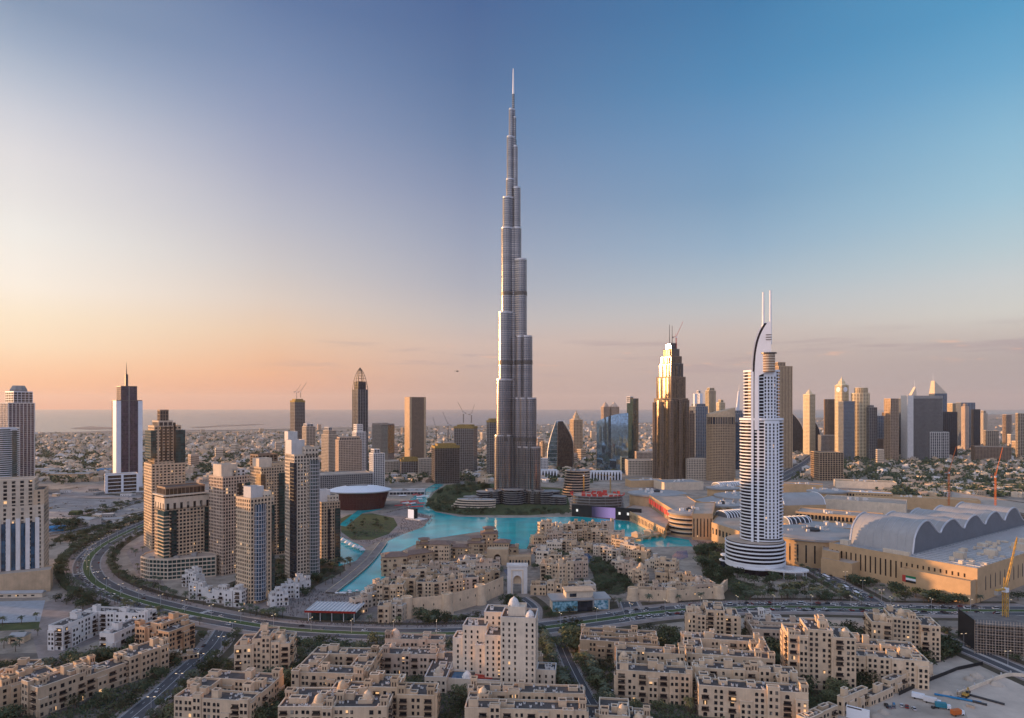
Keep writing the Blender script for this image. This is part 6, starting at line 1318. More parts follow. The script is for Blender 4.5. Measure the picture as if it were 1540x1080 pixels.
row([(962,898),(1010,900),(1076,893)], 7, 'front-row sandy house above the retaining wall', ET+', above the retaining wall', (9,10), seed=15, layout='solid', rz=(-4,4))
row([(985,876),(1020,880),(1050,884)], 3, 'sandy house second from the hotel garden path', ET+', garden path', (8,10), seed=18)
# ------------------------------------------------------------------ trees, palms, vehicles, people
ROADS = [(BLVD, 14.5), (STREET, 8.5), (EAST, 10), (MALLRD, 10), (PALMAV, 6), (GATERD, 7), (UNDER, 9), (HIGHWAY, 24), (HIGHWAY2, 20), (LOCAL, 6), (LOCAL2, 6)]
def near_road(x, y, mg=1.0):
    for P, h in ROADS:
        for i in range(len(P)-1):
            (ax, ay), (bx, by) = P[i], P[i+1]; dx, dy = bx-ax, by-ay; l2 = dx*dx+dy*dy or 1; t = max(0, min(1, ((x-ax)*dx+(y-ay)*dy)/l2))
            if (x-ax-t*dx)**2 + (y-ay-t*dy)**2 < (h+mg)**2: return True
    return False
def inside(P, x, y):
    r = False
    for i in range(len(P)):
        (x0, y0), (x1, y1) = P[i-1], P[i]
        if (y0 > y) != (y1 > y) and x < (x1-x0)*(y-y0)/(y1-y0)+x0: r = not r
    return r
def crown_mesh(seed, n, leaf, mt):
    rng = random.Random(seed); b = MB(); blobs = [(rng.uniform(-.5,.5), rng.uniform(-.5,.5), rng.uniform(.45,.85), rng.uniform(.28,.46)) for _ in range(9)]
    for _ in range(n):
        bx, by, bz, br = rng.choice(blobs); a, c = rng.uniform(0, 2*pi), rng.uniform(-1, 1); q = sqrt(1-c*c); r = br*rng.uniform(.65, 1.08); x, y, z = bx+r*q*cos(a), by+r*q*sin(a), bz+r*c*.75
        if z < .22: continue
        u = Vector((rng.gauss(0,1), rng.gauss(0,1), rng.gauss(0,.6))).normalized(); v = u.orthogonal().normalized(); s = leaf*rng.uniform(.6, 1.5); p = Vector((x,y,z))
        b.add([tuple(p+u*s), tuple(p+v*s*.7), tuple(p-u*s), tuple(p-v*s*.7)], [(0,1,2,3)])
    return b.mesh('crown', M[mt])
def trunk_mesh():
    b = MB(); b.tube((0,0,0), (.02,.01,.32), .045, .03, 6)
    for a in (0, 1.6, 3.1, 4.5): b.tube((.02,.01,.3), (.32*cos(a), .32*sin(a), .66), .024, .008, 4)
    return b.mesh('trunk', M['trunk'])
CROWNS = [crown_mesh(i, 330, .075, m) for i, m in enumerate(('leafA','leafB','leafC','leafA','leafB'))]; TRUNK = trunk_mesh()
def palm_meshes():
    b = MB(); z = 0
    for k in range(5): b.tube((.012*sin(k), .01*cos(k), k*.15), (.012*sin(k+1), .01*cos(k+1), (k+1)*.15), .032-.003*k, .03-.003*k, 6)
    t = b.mesh('trunk', M['trunk']); out = []
    for seed in range(3):
        rng = random.Random(seed+50); c = MB()
        for i in range(26):
            a = i*2.4 + rng.uniform(-.2,.2); el = rng.uniform(-.15, 1.1); L = rng.uniform(.30, .42); pts = []
            for j in range(5): s = j/4; r = L*s*cos(el*(1-s*.6)); pts.append((r*cos(a), r*sin(a), .76 + L*s*sin(el) - .30*s*s*L*2.2))
            wd = (.015, .05, .055, .04, .005); vs = []
            for (x,y,zz), w in zip(pts, wd): vs += [(x - sin(a)*w, y + cos(a)*w, zz-.02), (x, y, zz), (x + sin(a)*w, y - cos(a)*w, zz-.02)]
            fs = []
            for j in range(4): fs += [(j*3, j*3+1, j*3+4, j*3+3), (j*3+1, j*3+2, j*3+5, j*3+4)]
            c.add(vs, fs)
        out.append(c.mesh('crown', M['leafC' if seed else 'leafB']))
    return t, out
PT, PC = palm_meshes()
TREES = []
def tree(x, y, h, label, group, rng, palm=False, spread=1.0): TREES.append((hypot(x, y), x, y, h, label, group, palm, spread, rng.uniform(0, 6.28)))
def plant(x, y, h, label, group, rng, palm=False, spread=1.0):
    o = empty('palm_tree' if palm else 'shade_tree', (x, y, 0), rng.uniform(0, 6.28), label, 'palm' if palm else 'tree', group)
    sx = h*spread*rng.uniform(.85, 1.15)
    link('trunk', PT if palm else TRUNK, o, scale=(h, h, h)); link('crown', rng.choice(PC) if palm else rng.choice(CROWNS), o, scale=(sx if not palm else h, sx if not palm else h, h))
def scatter(pix, n, label, group, hr=(6,10), palm=False, seed=0, spread=1.0, road=True, mg=2.5):
    rng = random.Random(seed+900); P = [G(*q) for q in pix]; xs, ys = [p[0] for p in P], [p[1] for p in P]; k = t = 0; done = []
    while k < n and t < n*40:
        t += 1; x, y = rng.uniform(min(xs), max(xs)), rng.uniform(min(ys), max(ys))
        if not inside(P, x, y) or blocked(x, y, mg) or (road and near_road(x, y, 1.5)) or any((x-a)**2+(y-b)**2 < 9 for a, b in done): continue
        done.append((x, y)); tree(x, y, rng.uniform(*hr), label, group, rng, palm, spread); k += 1
def along(P, off, step, label, group, hr, palm, seed, a=0.0, b=1.0, spread=1.0):
    rng = random.Random(seed); Q = side(P, off); acc = 0; n = len(Q); nxt = 0
    for i in range(int(n*a), int(n*b)-1):
        l = hypot(Q[i+1][0]-Q[i][0], Q[i+1][1]-Q[i][1])
        while nxt < acc+l:
            t = (nxt-acc)/l if l else 0; x = Q[i][0]+(Q[i+1][0]-Q[i][0])*t + rng.uniform(-1.5,1.5); y = Q[i][1]+(Q[i+1][1]-Q[i][1])*t + rng.uniform(-1.5,1.5)
            if not blocked(x, y, 1): tree(x, y, rng.uniform(*hr), label, group, rng, palm, spread)
            nxt += step*rng.uniform(.7, 1.3)
        acc += l
TR = lambda g: g
along(BLVD, -20, 15, 'date palm lining the outer kerb of the curving boulevard', 'palms on the outer boulevard kerb', (8,11), True, 1, .0, .42)
along(BLVD, 21, 15, 'date palm on the tower side of the curving boulevard', 'palms on the boulevard tower side', (8,11), True, 2, .0, .45)
along(BLVD, -26, 10, 'bushy tree in the double row behind the outer boulevard palms', 'trees behind the outer boulevard palms', (6,9), False, 3, .03, .32, .9)
along(BLVD, 26, 17, 'small tree between the boulevard and the tower podium', 'trees before the tower podium', (5,8), False, 4, .05, .35, .9)
along(BLVD, 22, 24, 'palm along the northern pavement of the straight boulevard', 'palms on the straight boulevard', (8,11), True, 5, .46, .98)
along(STREET, 11, 16, 'low bushy tree along the street pavement', 'trees along the street', (5,7), False, 6, .1, .85, .9)
along(STREET, -11, 18, 'low bushy tree along the terrace side of the street', 'trees on the terrace side of the street', (5,7), False, 7, .1, .85, .9)
along(PALMAV, 11, 7.5, 'date palm in the dense row on one side of palm avenue', 'palms on palm avenue', (9,12), True, 8, .1, 1)
along(PALMAV, -11, 7.5, 'date palm in the dense row on one side of palm avenue', 'palms on palm avenue', (9,12), True, 9, .15, 1)
along(MALLRD, 14, 15, 'palm beside the sloping mall road', 'palms on the mall road', (7,10), True, 10)
along(MALLRD, -14, 17, 'palm beside the sloping mall road', 'palms on the mall road', (7,10), True, 11)
along(EAST, 13, 15, 'low tree along the east road below the domed block', 'trees on the east road', (5,7), False, 12, .2, .8)
scatter([(826,960),(860,958),(870,985),(845,1000)], 7, 'big dark tree at the head of palm avenue', 'trees at the head of palm avenue', (10,14), False, 13, 1.1)
scatter([(648,768),(641,757),(655,742),(672,731),(735,728),(740,740),(690,745),(670,765),(740,772),(700,774)], 42, 'round tree in the island park beneath the tall silver tower', 'island park trees', (7,11), False, 14, 1.2)
scatter([(570,712),(680,712),(720,725),(660,728),(580,728)], 24, 'dark tree in the grove behind the opera hall', 'grove behind the opera hall', (8,12), False, 15, 1.1)
scatter([(1045,830),(1092,822),(1100,865),(1148,885),(1120,903),(1085,895),(1062,868)], 34, 'palm or tree in the hotel garden beside the banded drum', 'hotel garden trees', (7,11), False, 16, 1.0)
scatter([(1150,890),(1240,880),(1290,895),(1280,908),(1150,908)], 20, 'palm among the looping drives before the white hotel', 'palms before the white hotel', (8,11), True, 17)
scatter([(1270,870),(1320,855),(1330,875),(1290,890)], 9, 'bushy tree on the roundabout island by the exhibition hall', 'trees on the hall roundabout', (6,9), False, 18)
scatter([(1335,885),(1470,912),(1540,900),(1540,912),(1360,912)], 18, 'tree in the strip along the foot of the tan exhibition hall', 'trees at the exhibition hall foot', (7,10), False, 19)
scatter([(885,845),(905,840),(960,886),(925,895),(900,893)], 18, 'small tree inside the walled garden of the east quarter', 'walled garden trees', (5,8), False, 20)
scatter([(590,928),(760,905),(800,905),(790,935),(640,938)], 20, 'tree beneath the fortified wall', 'trees beneath the fortified wall', (6,9), False, 21)
scatter([(575,890),(590,878),(612,890),(606,902),(580,905)], 6, 'dense tree between lakeside houses', 'trees between the lakeside houses', (8,11), False, 22)
scatter([(500,850),(540,845),(545,870),(520,878),(480,890)], 12, 'palm on the promenade by the lake walkway', 'palms by the lake walkway', (8,11), True, 23)
scatter([(160,985),(200,970),(270,980),(120,1010),(100,1000)], 16, 'dense garden tree behind the white apartment block', 'garden trees behind the white block', (7,10), False, 24, 1.1)
scatter([(375,1040),(450,1000),(470,1090),(350,1090)], 24, 'grey-green tree in the courtyard garden below the tall sandy block', 'courtyard garden trees', (6,9), False, 25, 1.1)
scatter([(840,990),(880,1000),(925,1090),(850,1090)], 20, 'bushy tree in the avenue garden beside the domed courtyard block', 'avenue garden trees', (5,8), False, 26, 1.1)
scatter([(1190,1000),(1420,960),(1440,985),(1330,1032),(1200,1080)], 36, 'leafy tree between the yard wall and the apartment blocks', 'trees behind the yard wall', (7,11), False, 27, 1.1)
scatter([(1000,985),(1050,975),(1060,1080),(1035,1085)], 14, 'palm in the gap between the two courtyard blocks', 'palms between the courtyard blocks', (7,10), True, 28)
scatter([(380,880),(480,855),(490,880),(420,920)], 20, 'tree along the lakeside promenade below the towers', 'promenade trees', (5,8), False, 29)
scatter([(280,925),(420,925),(420,935),(290,935)], 16, 'palm before the white town houses', 'palms before the town houses', (6,9), True, 30)
scatter([(0,940),(60,930),(60,985),(0,985)], 9, 'palm by the fountain court at the frame edge', 'palms at the fountain court', (7,10), True, 31)
scatter([(85,790),(110,783),(115,792),(90,798)], 5, 'large dark tree alone on the vacant lot', 'trees on the vacant lot', (11,15), False, 32, 1.2)
scatter([(513,782),(590,780),(585,802),(530,810)], 22, 'small round tree on the amphitheatre lawn', 'amphitheatre trees', (3,5), False, 33)
# vegetation everywhere between the foreground blocks
scatter([(-20,1000),(330,985),(420,1040),(330,1090),(-60,1090)], 40, 'garden tree between the sandy terraces near the street', 'garden trees between the terraces', (5,8), False, 40, 1.1)
scatter([(440,960),(690,960),(700,1090),(440,1090)], 36, 'courtyard tree between the domed courtyard blocks', 'courtyard trees between the domed blocks', (5,8), False, 41, 1.1)
scatter([(810,955),(1180,950),(1200,1090),(930,1090)], 60, 'garden tree between the eastern courtyard blocks', 'garden trees between the eastern blocks', (5,9), False, 42, 1.1)
scatter([(1100,960),(1420,945),(1440,985),(1200,1080)], 40, 'tree in the gardens round the tall sandy blocks', 'garden trees round the tall blocks', (6,10), False, 43, 1.1)
scatter([(600,870),(760,860),(760,890),(600,900)], 26, 'courtyard palm between the old houses of the west quarter', 'palms of the west quarter', (6,9), True, 44, mg=.8)
scatter([(800,810),(930,805),(1070,890),(800,895)], 60, 'small tree between the old houses of the east quarter', 'trees of the east quarter', (4,7), False, 45, mg=.8)
scatter([(1150,870),(1290,880),(1320,905),(1150,905)], 30, 'clump of green among the loop roads below the white hotel', 'loop road trees', (5,8), False, 46)
scatter([(60,800),(150,785),(225,770),(225,785),(120,815),(70,830)], 36, 'dusty tree in the belt between the lots and the boulevard', 'belt trees beyond the boulevard', (5,9), False, 47, 1.1)
scatter([(62,802),(170,772),(225,752),(225,746),(165,764),(62,794)], 26, 'tree lining the service road across the dusty lots', 'service road trees', (5,8), False, 50, 1.0)
scatter([(75,785),(220,745),(222,750),(85,795)], 18, 'roadside tree on the vacant lots', 'roadside trees on the lots', (5,8), False, 48)
scatter([(648,768),(660,760),(745,768),(850,768),(860,775),(760,777),(690,775)], 40, 'low tree along the island park shore', 'island shore trees', (4,7), False, 49)
scatter([(316,888),(372,866),(372,845),(400,838),(478,848),(512,842),(520,858),(470,884),(410,903)], 44, 'garden tree at the feet of the lakeside towers', 'tower garden trees', (5,9), False, 51, 1.1, mg=1)
scatter([(195,835),(215,815),(236,850),(250,890),(290,912),(270,916),(215,885)], 22, 'palm on the forecourt beneath the sweeping podium', 'palms beneath the podium', (6,9), True, 52, mg=1)
scatter([(175,905),(215,902),(290,925),(330,940),(300,965),(250,950),(190,940)], 16, 'palm on the corner plaza beside the ochre block', 'palms on the corner plaza', (7,10), True, 53, mg=1)
scatter([(75,905),(120,890),(165,905),(178,930),(100,930)], 16, 'bushy tree between the boulevard and the white block', 'trees beside the white block', (5,8), False, 54, 1.1)
scatter([(1040,890),(1330,890),(1330,904),(1040,906)], 26, 'roadside palm on the promenade before the white hotel', 'promenade palms before the hotel', (7,10), True, 55)
scatter([(640,925),(800,912),(930,905),(940,915),(800,936),(640,938)], 18, 'small tree on the pavement below the fortified wall', 'pavement trees below the wall', (4,7), False, 56)
TREES.sort(key=lambda t: t[0]); nt_, np_ = 0, 0; rest = [MB(), MB()]; rgt = random.Random(5)
for dist, x, y, h, lb, gp, pm, sp, az_ in TREES:
    if (np_ if pm else nt_) < 292:
        plant(x, y, h, lb, gp, rgt, pm, sp); np_ += pm; nt_ += not pm
    else:
        for me_, mi_, s_ in ((PT if pm else TRUNK, 1, h), (rgt.choice(PC) if pm else rgt.choice(CROWNS), 0, h if pm else h*sp)):
            c_, q_ = cos(az_), sin(az_); rest[pm].add([(x+(v.co.x*c_-v.co.y*q_)*s_, y+(v.co.x*q_+v.co.y*c_)*s_, v.co.z*h) for v in me_.vertices], [tuple(p.vertices) for p in me_.polygons], mi_)
if rest[0].v: tag(rest[0].build('remaining_trees', [M['leafA'], M['trunk']]), kind='stuff')
if rest[1].v: tag(rest[1].build('remaining_palms', [M['leafC'], M['trunk']]), kind='stuff')
def shrubs():
    rng = random.Random(66); b = MB(); zones = [([(-60,1000),(330,985),(420,1040),(330,1095),(-60,1095)], 900), ([(440,960),(700,960),(700,1095),(440,1095)], 700), ([(810,955),(1180,950),(1200,1095),(830,1095)], 1300), ([(1100,960),(1420,945),(1440,985),(1200,1085)], 900), ([(885,842),(905,838),(960,886),(930,895),(900,893)], 350), ([(1045,830),(1095,820),(1105,870),(1150,885),(1120,905),(1065,875)], 500), ([(648,768),(641,757),(672,729),(850,735),(860,772),(700,775)], 900), ([(100,800),(225,775),(225,790),(150,820),(110,850)], 500), ([(620,925),(800,905),(800,925),(640,938)], 250)]
    zones = [(p_, int(n_*1.7)) for p_, n_ in zones]
    for pix, n in zones:
        P = [G(*q) for q in pix]; xs, ys = [p[0] for p in P], [p[1] for p in P]; k = t = 0
        while k < n and t < n*8:
            t += 1; x, y = rng.uniform(min(xs), max(xs)), rng.uniform(min(ys), max(ys))
            if not inside(P, x, y) or blocked(x, y, .6) or near_road(x, y, .5): continue
            k += 1; s0 = rng.uniform(.5, 1.5)
            for _ in range(9):
                p = Vector((x+rng.gauss(0,s0), y+rng.gauss(0,s0), rng.uniform(.2, s0*1.3))); u = Vector((rng.gauss(0,1), rng.gauss(0,1), rng.gauss(0,.6))).normalized(); v = u.orthogonal().normalized(); s = rng.uniform(.3, .7)
                b.add([tuple(p+u*s), tuple(p+v*s), tuple(p-u*s), tuple(p-v*s)], [(0,1,2,3)], rng.choice((0,0,1)))
    tag(b.build('garden_shrubbery', [M['leafA'], M['leafB']]), kind='stuff')
shrubs()
# ------------------------------------------------------------------ vehicles
def car_mesh(paint, van=False):
    b = MB(); L, Wd = (5.4, 2.0) if van else (4.6, 1.85); h1, h2 = (1.0, 2.2) if van else (.85, 1.5)
    b.box(-L/2, L/2, -Wd/2, Wd/2, .32, h1, 0, True); a0, a1, c0, c1 = (-L*.46, L*.30, -L*.44, L*.18) if van else (-L*.40, L*.24, -L*.24, L*.08)
    vs = [(x,y,h1) for x in (a0,a1) for y in (-Wd/2+.06, Wd/2-.06)] + [(x,y,h2) for x in (c0,c1) for y in (-Wd/2+.22, Wd/2-.22)]
    b.add(vs, [(0,1,5,4),(3,2,6,7),(1,3,7,5),(2,0,4,6)], 1); b.add(vs, [(4,5,7,6)], 0)
    for x in (-L*.31, L*.31):
        for y in (-Wd/2, Wd/2): b.tube((x, y-.12, .33), (x, y+.12, .33), .33, n=8, m=2)
    for y in (-.6, .6): b.box(L/2-.02, L/2+.03, y-.2, y+.2, .55, .72, 3, True); b.box(-L/2-.03, -L/2+.02, y-.2, y+.2, .6, .78, 4, True)
    return b.mesh('car', [M[paint], M['glz_dark'], M['rubber'], M['white'], M['red']])
CARS = {k: car_mesh(p) for k, p in (('white','carpaint'), ('black','blackcar'), ('silver','silvercar'), ('red','redcar'))}; VAN = car_mesh('carpaint', True)
rngc = random.Random(31); ncar = [0]
def car(x, y, rz, where, z=.1):
    c = rngc.choices(('white','black','silver','red','van'), (.5,.2,.2,.05,.05))[0]
    tag(link('van' if c == 'van' else 'car', VAN if c == 'van' else CARS[c], None, (x, y, z), rz), ('white van ' if c == 'van' else c+' car ')+where, 'van' if c == 'van' else 'car', ('white vans ' if c == 'van' else c+' cars ')+where)
def traffic(P, lanes, step, where, a=0, b=1, p=1.0):
    for off, sgn in lanes:
        Q = side(P, off); acc = 0; nxt = rngc.uniform(0, step)
        for i in range(int(len(Q)*a), int(len(Q)*b)-1):
            l = hypot(Q[i+1][0]-Q[i][0], Q[i+1][1]-Q[i][1])
            while nxt < acc+l:
                t = (nxt-acc)/max(l,.01)
                if rngc.random() < p: car(Q[i][0]+(Q[i+1][0]-Q[i][0])*t, Q[i][1]+(Q[i+1][1]-Q[i][1])*t, atan2(Q[i+1][1]-Q[i][1], Q[i+1][0]-Q[i][0]) + (pi if sgn < 0 else 0), where)
                nxt += step*rngc.uniform(.75, 1.6)
            acc += l
traffic(BLVD, [(-5.4,1),(-8.6,1)], 9, 'queuing on the boulevard curve beside the roundabout palms', .16, .36)
traffic(BLVD, [(5.4,-1),(11.8,-1)], 38, 'driving past the tower podium on the boulevard', .05, .36)
traffic(BLVD, [(5.4,-1),(8.6,-1),(-8.6,1)], 42, 'on the straight boulevard below the fortified wall', .37, .64, .8)
traffic(BLVD, [(5.4,-1),(8.6,-1),(11.8,-1),(-5.4,1),(-8.6,1),(-11.8,1)], 11, 'in the jam on the boulevard near the white hotel', .70, .98)
traffic(EAST, [(3,-1),(-5,1)], 60, 'on the curving east road')
traffic(STREET, [(3.5,-1),(-3.5,1)], 62, 'on the street between the terraces')
traffic(MALLRD, [(2.5,-1),(6,-1),(-3,1)], 17, 'on the sloping road to the mall')
for k in range(14): px, py = rngc.choice(((300,960),(318,972),(1345,1062),(1365,1068),(960,1040),(925,1045),(860,918),(285,975))); x, y = G(px+rngc.uniform(-12,12), py+rngc.uniform(-4,4)); 0 if blocked(x, y, 1) else car(x, y, rngc.uniform(-.3,.3)+pi/2, 'parked in a court between the apartment blocks', .06)
for k in range(90):
    x, y = G(rngc.uniform(62,222), rngc.uniform(733,800)); 0 if blocked(x, y, 2) else car(x, y, .4, 'parked on the dusty lots behind the boulevard', .06)
def bus(x, y, rz, label):
    o = empty('bus', (x, y, .1), rz, label, 'bus', 'buses on the mall road'); b = MB(); b.box(-6,6,-1.25,1.25,.4,3.1,bottom=True); b.build('body', M['white'], o); b = MB(); b.box(-5.7,6.05,-1.3,1.3,1.5,2.5,bottom=True); b.build('window_band', M['glz_dark'], o)
    for sx_ in (-3.6, 3.8):
        for sy in (-1.2, 1.2): b = MB(); b.tube((sx_, sy-.15, .45), (sx_, sy+.15, .45), .48, n=10); b.build('wheel', M['rubber'], o)
for k, lb in enumerate(('white bus heading the queue by the mall junction','white bus second in the mall queue','white bus farther up the mall road')): i = [24, 20, 12][k]; bus(MALLRD[i][0]-3, MALLRD[i][1], atan2(MALLRD[i+1][1]-MALLRD[i][1], MALLRD[i+1][0]-MALLRD[i][0]), lb)
def truck(px, py, rz, col, label, L=9):
    x, y = G(px, py); o = empty('truck', (x, y, .05), radians(rz), label, 'truck', 'trucks in the sand yard'); b = MB(); b.box(-L/2, L/2-2.2, -1.3, 1.3, 1.0, 3.6, bottom=True); b.build('cargo_box', M[col], o); b = MB(); b.box(L/2-2, L/2, -1.2, 1.2, .5, 2.7, bottom=True); b.build('cab', M['white'], o); b = MB(); b.box(L/2-.4, L/2+.04, -1.1, 1.1, 1.6, 2.5, bottom=True); b.build('windscreen', M['glz_dark'], o)
    for sx_ in (-L*.32, L*.35):
        for sy in (-1.15, 1.15): b = MB(); b.tube((sx_, sy-.15, .5), (sx_, sy+.15, .5), .5, n=10); b.build('wheel', M['rubber'], o)
truck(1384, 1052, -35, 'white', 'white box truck parked by the sand pit wall'); truck(1402, 1058, -35, 'tent', 'second white box truck nose to tail in the sand yard'); truck(1418, 1066, -20, 'teal', 'teal tipper truck in the sand yard', 8); truck(1440, 1076, 15, 'orange', 'orange truck at the bottom of the sand yard', 8)
for px, py, rz, c in ((1344,1064,60,'silver'), (1356,1062,60,'white'), (1364,1064,60,'red')): x, y = G(px, py); tag(link('car', CARS[c], None, (x, y, .05), radians(rz)), c+' car parked on the sand yard by the wall', 'car')
def beam(px, py, L, rz, label, m='dkmetal'):
    x, y = G(px, py); b = MB(); b.tube((-L/2, 0, .7), (L/2, 0, .7), .65, n=10); tag(b.build('steel_pipe', M[m], None, (x, y, .05), radians(rz)), label, 'pipe')
beam(1478, 1052, 22, -48, 'long dark steel pipe lying in the sand pit'); beam(1462, 1056, 15, -44, 'shorter steel pipe beside the long pipe'); beam(1440, 1052, 24, -30, 'blue-black pipe along the truck side of the pit', 'bluepaint')
def pit_wall():
    pts = [G(*p) for p in ((1440,1046),(1480,1030),(1520,1017),(1575,1024))]; a = pts[0]; T = B('retaining_wall', 'low concrete retaining wall with posts round the sand pit', 'wall', a); Q = catmull([(x-a[0], y-a[1]) for x, y in pts], 6); q = T.p('wall', M['pale_wall']); kerb(q, Q, -.4, .4, 0, 2.2)
    for x, y in Q[::2]: b = MB(); b.box(x-.35, x+.35, y-.35, y+.35, 2.2, 3.6); b.build('post', M['ltmetal'], T.o)
    T.done()
pit_wall()
ry = random.Random(12)
for k, (px, py) in enumerate(((1330,1072),(1318,1078),(1458,1022),(1470,1018),(1500,1030),(1425,1046))):
    x, y = G(px, py); b = MB(); r = ry.uniform(2.5, 5); n = 14; pr = [(r, 0), (r*.8, r*.22), (r*.45, r*.45), (r*.1, r*.55)]; b.lathe(0, 0, pr, n); b.v = [(vx*ry.uniform(.85,1.15), vy*ry.uniform(.85,1.15), vz*ry.uniform(.9,1.1)) for vx, vy, vz in b.v]; tag(b.build('sand_pile', M['yard'], None, (x, y, .03)), 'heap of pale sand on the building yard', 'sand heap', 'sand heaps on the yard')
for k in range(16):
    px, py = ry.uniform(1330, 1470), ry.uniform(1010, 1072); x, y = G(px, py)
    if blocked(x, y, 2) or near_road(x, y, 2): continue
    o = empty('material_stack', (x, y, .03), ry.uniform(0, 3), 'stack of building material on the sand yard', 'stack', 'material stacks on the yard'); b = MB(); w = ry.uniform(1.2, 3.5)
    for q in range(3): b.box(-w, w, -.7+q*.02, .7, q*.5, q*.5+.42, bottom=True)
    b.build('bundle', M[ry.choice(('wood','grey_wall','rose_wall','dkmetal'))], o); b = MB(); b.box(-w*.8, w*.8, -.5, .5, 1.5, 1.62, bottom=True); b.build('cover', M[ry.choice(('tent','bluepaint','grey_wall'))], o)
def excavator(px, py, rz):
    x, y = G(px, py); o = empty('excavator', (x, y, .04), rz, 'yellow excavator working at the edge of the sand pit', 'excavator'); b = MB(); b.box(-1.8,1.8,-1.4,1.4,1.1,2.3,bottom=True); b.build('body', M['yellow'], o); b = MB(); b.box(.2,1.7,-1.3,0,2.3,3.6); b.build('cab', M['glz_dark'], o); b = MB(); b.tube((1.6,.4,2), (4.6,.4,4.6), .35); b.tube((4.6,.4,4.6), (6.6,.4,1.8), .28); b.build('boom', M['yellow'], o); b = MB(); b.box(6.1,7.2,-.2,1,.8,1.9,bottom=True); b.build('bucket', M['dkmetal'], o)
    for s in (-1.2, 1.2): b = MB(); b.box(-2.1,2.1,s-.35,s+.35,.05,1.05); b.build('track', M['rubber'], o)
excavator(1452, 1048, .6)
def hoarding():
    pts = [G(*p) for p in ((1352,1046),(1400,1024),(1440,1008),(1478,1000))]; a = pts[0]; T = B('site_hoarding', 'dark blue-black hoarding fence between the low row and the yard', 'fence', a); Q = [(x-a[0], y-a[1]) for x, y in pts]; kerb(T.p('panel', M['black']), Q, -.1, .1, 0, 2.4); T.done()
hoarding()
x, y = G(1290, 1083); T = B('sign_board', 'blank white sign wall with dark top slot by the yard', 'sign', (x, y), radians(-38)); T.p('panel', M['white']).box(-6, 6, 0, 1, 0, 7); T.p('slot', M['dkmetal']).box(-5.5, 2, -.06, 0, 6.0, 6.7, bottom=True); T.done()
# building site at the frame edge, with its yellow crane
x, y = G(1500, 985); T = B('unfinished_building', 'rusty scaffolded concrete frame under the yellow crane', 'building', (x, y), radians(-14))
for k in range(6):
    T.p('floor_slab', M['dark_conc']).box(-14, 30, 0, 30, k*3.6+3, k*3.6+3.5, bottom=True)
for i in range(8):
    for j in (0, 2): q = MB(); q.box(-13.5+i*6, -12.8+i*6, j*14.4, j*14.4+.7, 0, 21.2); q.build('column', M['dark_conc'], T.o)
for i in range(24): T.p('scaffold', M['rose_wall']).tube((-15+i*1.9, -1.6, 0), (-15+i*1.9, -1.6, 25), .12, n=4)
for k in range(13): T.p('scaffold', M['rose_wall']).tube((-15, -1.6, k*1.9), (29, -1.6, k*1.9), .12, n=4)
T.p('netting', M['black']).box(-14.4, -13.9, 0, 30, 2, 24); T.done()
x, y = G(1470, 975); T = B('scaffold_tower', 'low red-brown scaffold stair tower beside the unfinished frame', 'scaffold', (x, y), radians(-14))
for k in range(6): T.p('deck', M['rose_wall']).box(-6, 6, 0, 5, k*2.8, k*2.8+.3, bottom=True)
for i in range(7):
    for j in (0, 5): T.p('standard', M['dkmetal']).tube((-6+i*2, j, 0), (-6+i*2, j, 17), .14, n=4)
T.done()
crane('big yellow crane over the scaffolded frame', 1512, depth(970), 0, 40, 40, 25, 68, 'yellow', 1.25)
# ------------------------------------------------------------------ lamp posts and crowd
def lamp_mesh():
    b = MB(); b.tube((0,0,0), (0,0,10), .14, .09, 6); b.tube((0,0,9.8), (1.8,0,10.4), .07, n=5); b.tube((0,0,9.8), (-1.8,0,10.4), .07, n=5); p = b.mesh('post', M['ltmetal']); h = MB(); h.box(1.3, 2.5, -.2, .2, 10.3, 10.5, bottom=True); h.box(-2.5, -1.3, -.2, .2, 10.3, 10.5, bottom=True); return p, h.mesh('lamp_head', mat('lamp_glow', (.8,.7,.5), var=0, emit=(1,.72,.4), estr=.7))
LP, LH = lamp_mesh()
def lamps(P, off, step, where, a=0, b=1):
    Q = side(P, off); acc = 0; nxt = step/2
    for i in range(int(len(Q)*a), int(len(Q)*b)-1):
        l = hypot(Q[i+1][0]-Q[i][0], Q[i+1][1]-Q[i][1])
        while nxt < acc+l:
            t = (nxt-acc)/max(l, .01); o = empty('street_lamp', (Q[i][0]+(Q[i+1][0]-Q[i][0])*t, Q[i][1]+(Q[i+1][1]-Q[i][1])*t, .1), atan2(Q[i+1][1]-Q[i][1], Q[i+1][0]-Q[i][0])+pi/2, 'double-armed street lamp '+where, 'street lamp', 'street lamps '+where); link('post', LP, o); link('lamp_head', LH, o); nxt += step
        acc += l
lamps(BLVD, 0, 34, 'on the boulevard median'); lamps(STREET, 9, 34, 'along the street pavement'); lamps(MALLRD, 10, 34, 'on the mall road'); lamps(EAST, 0, 36, 'on the east road')
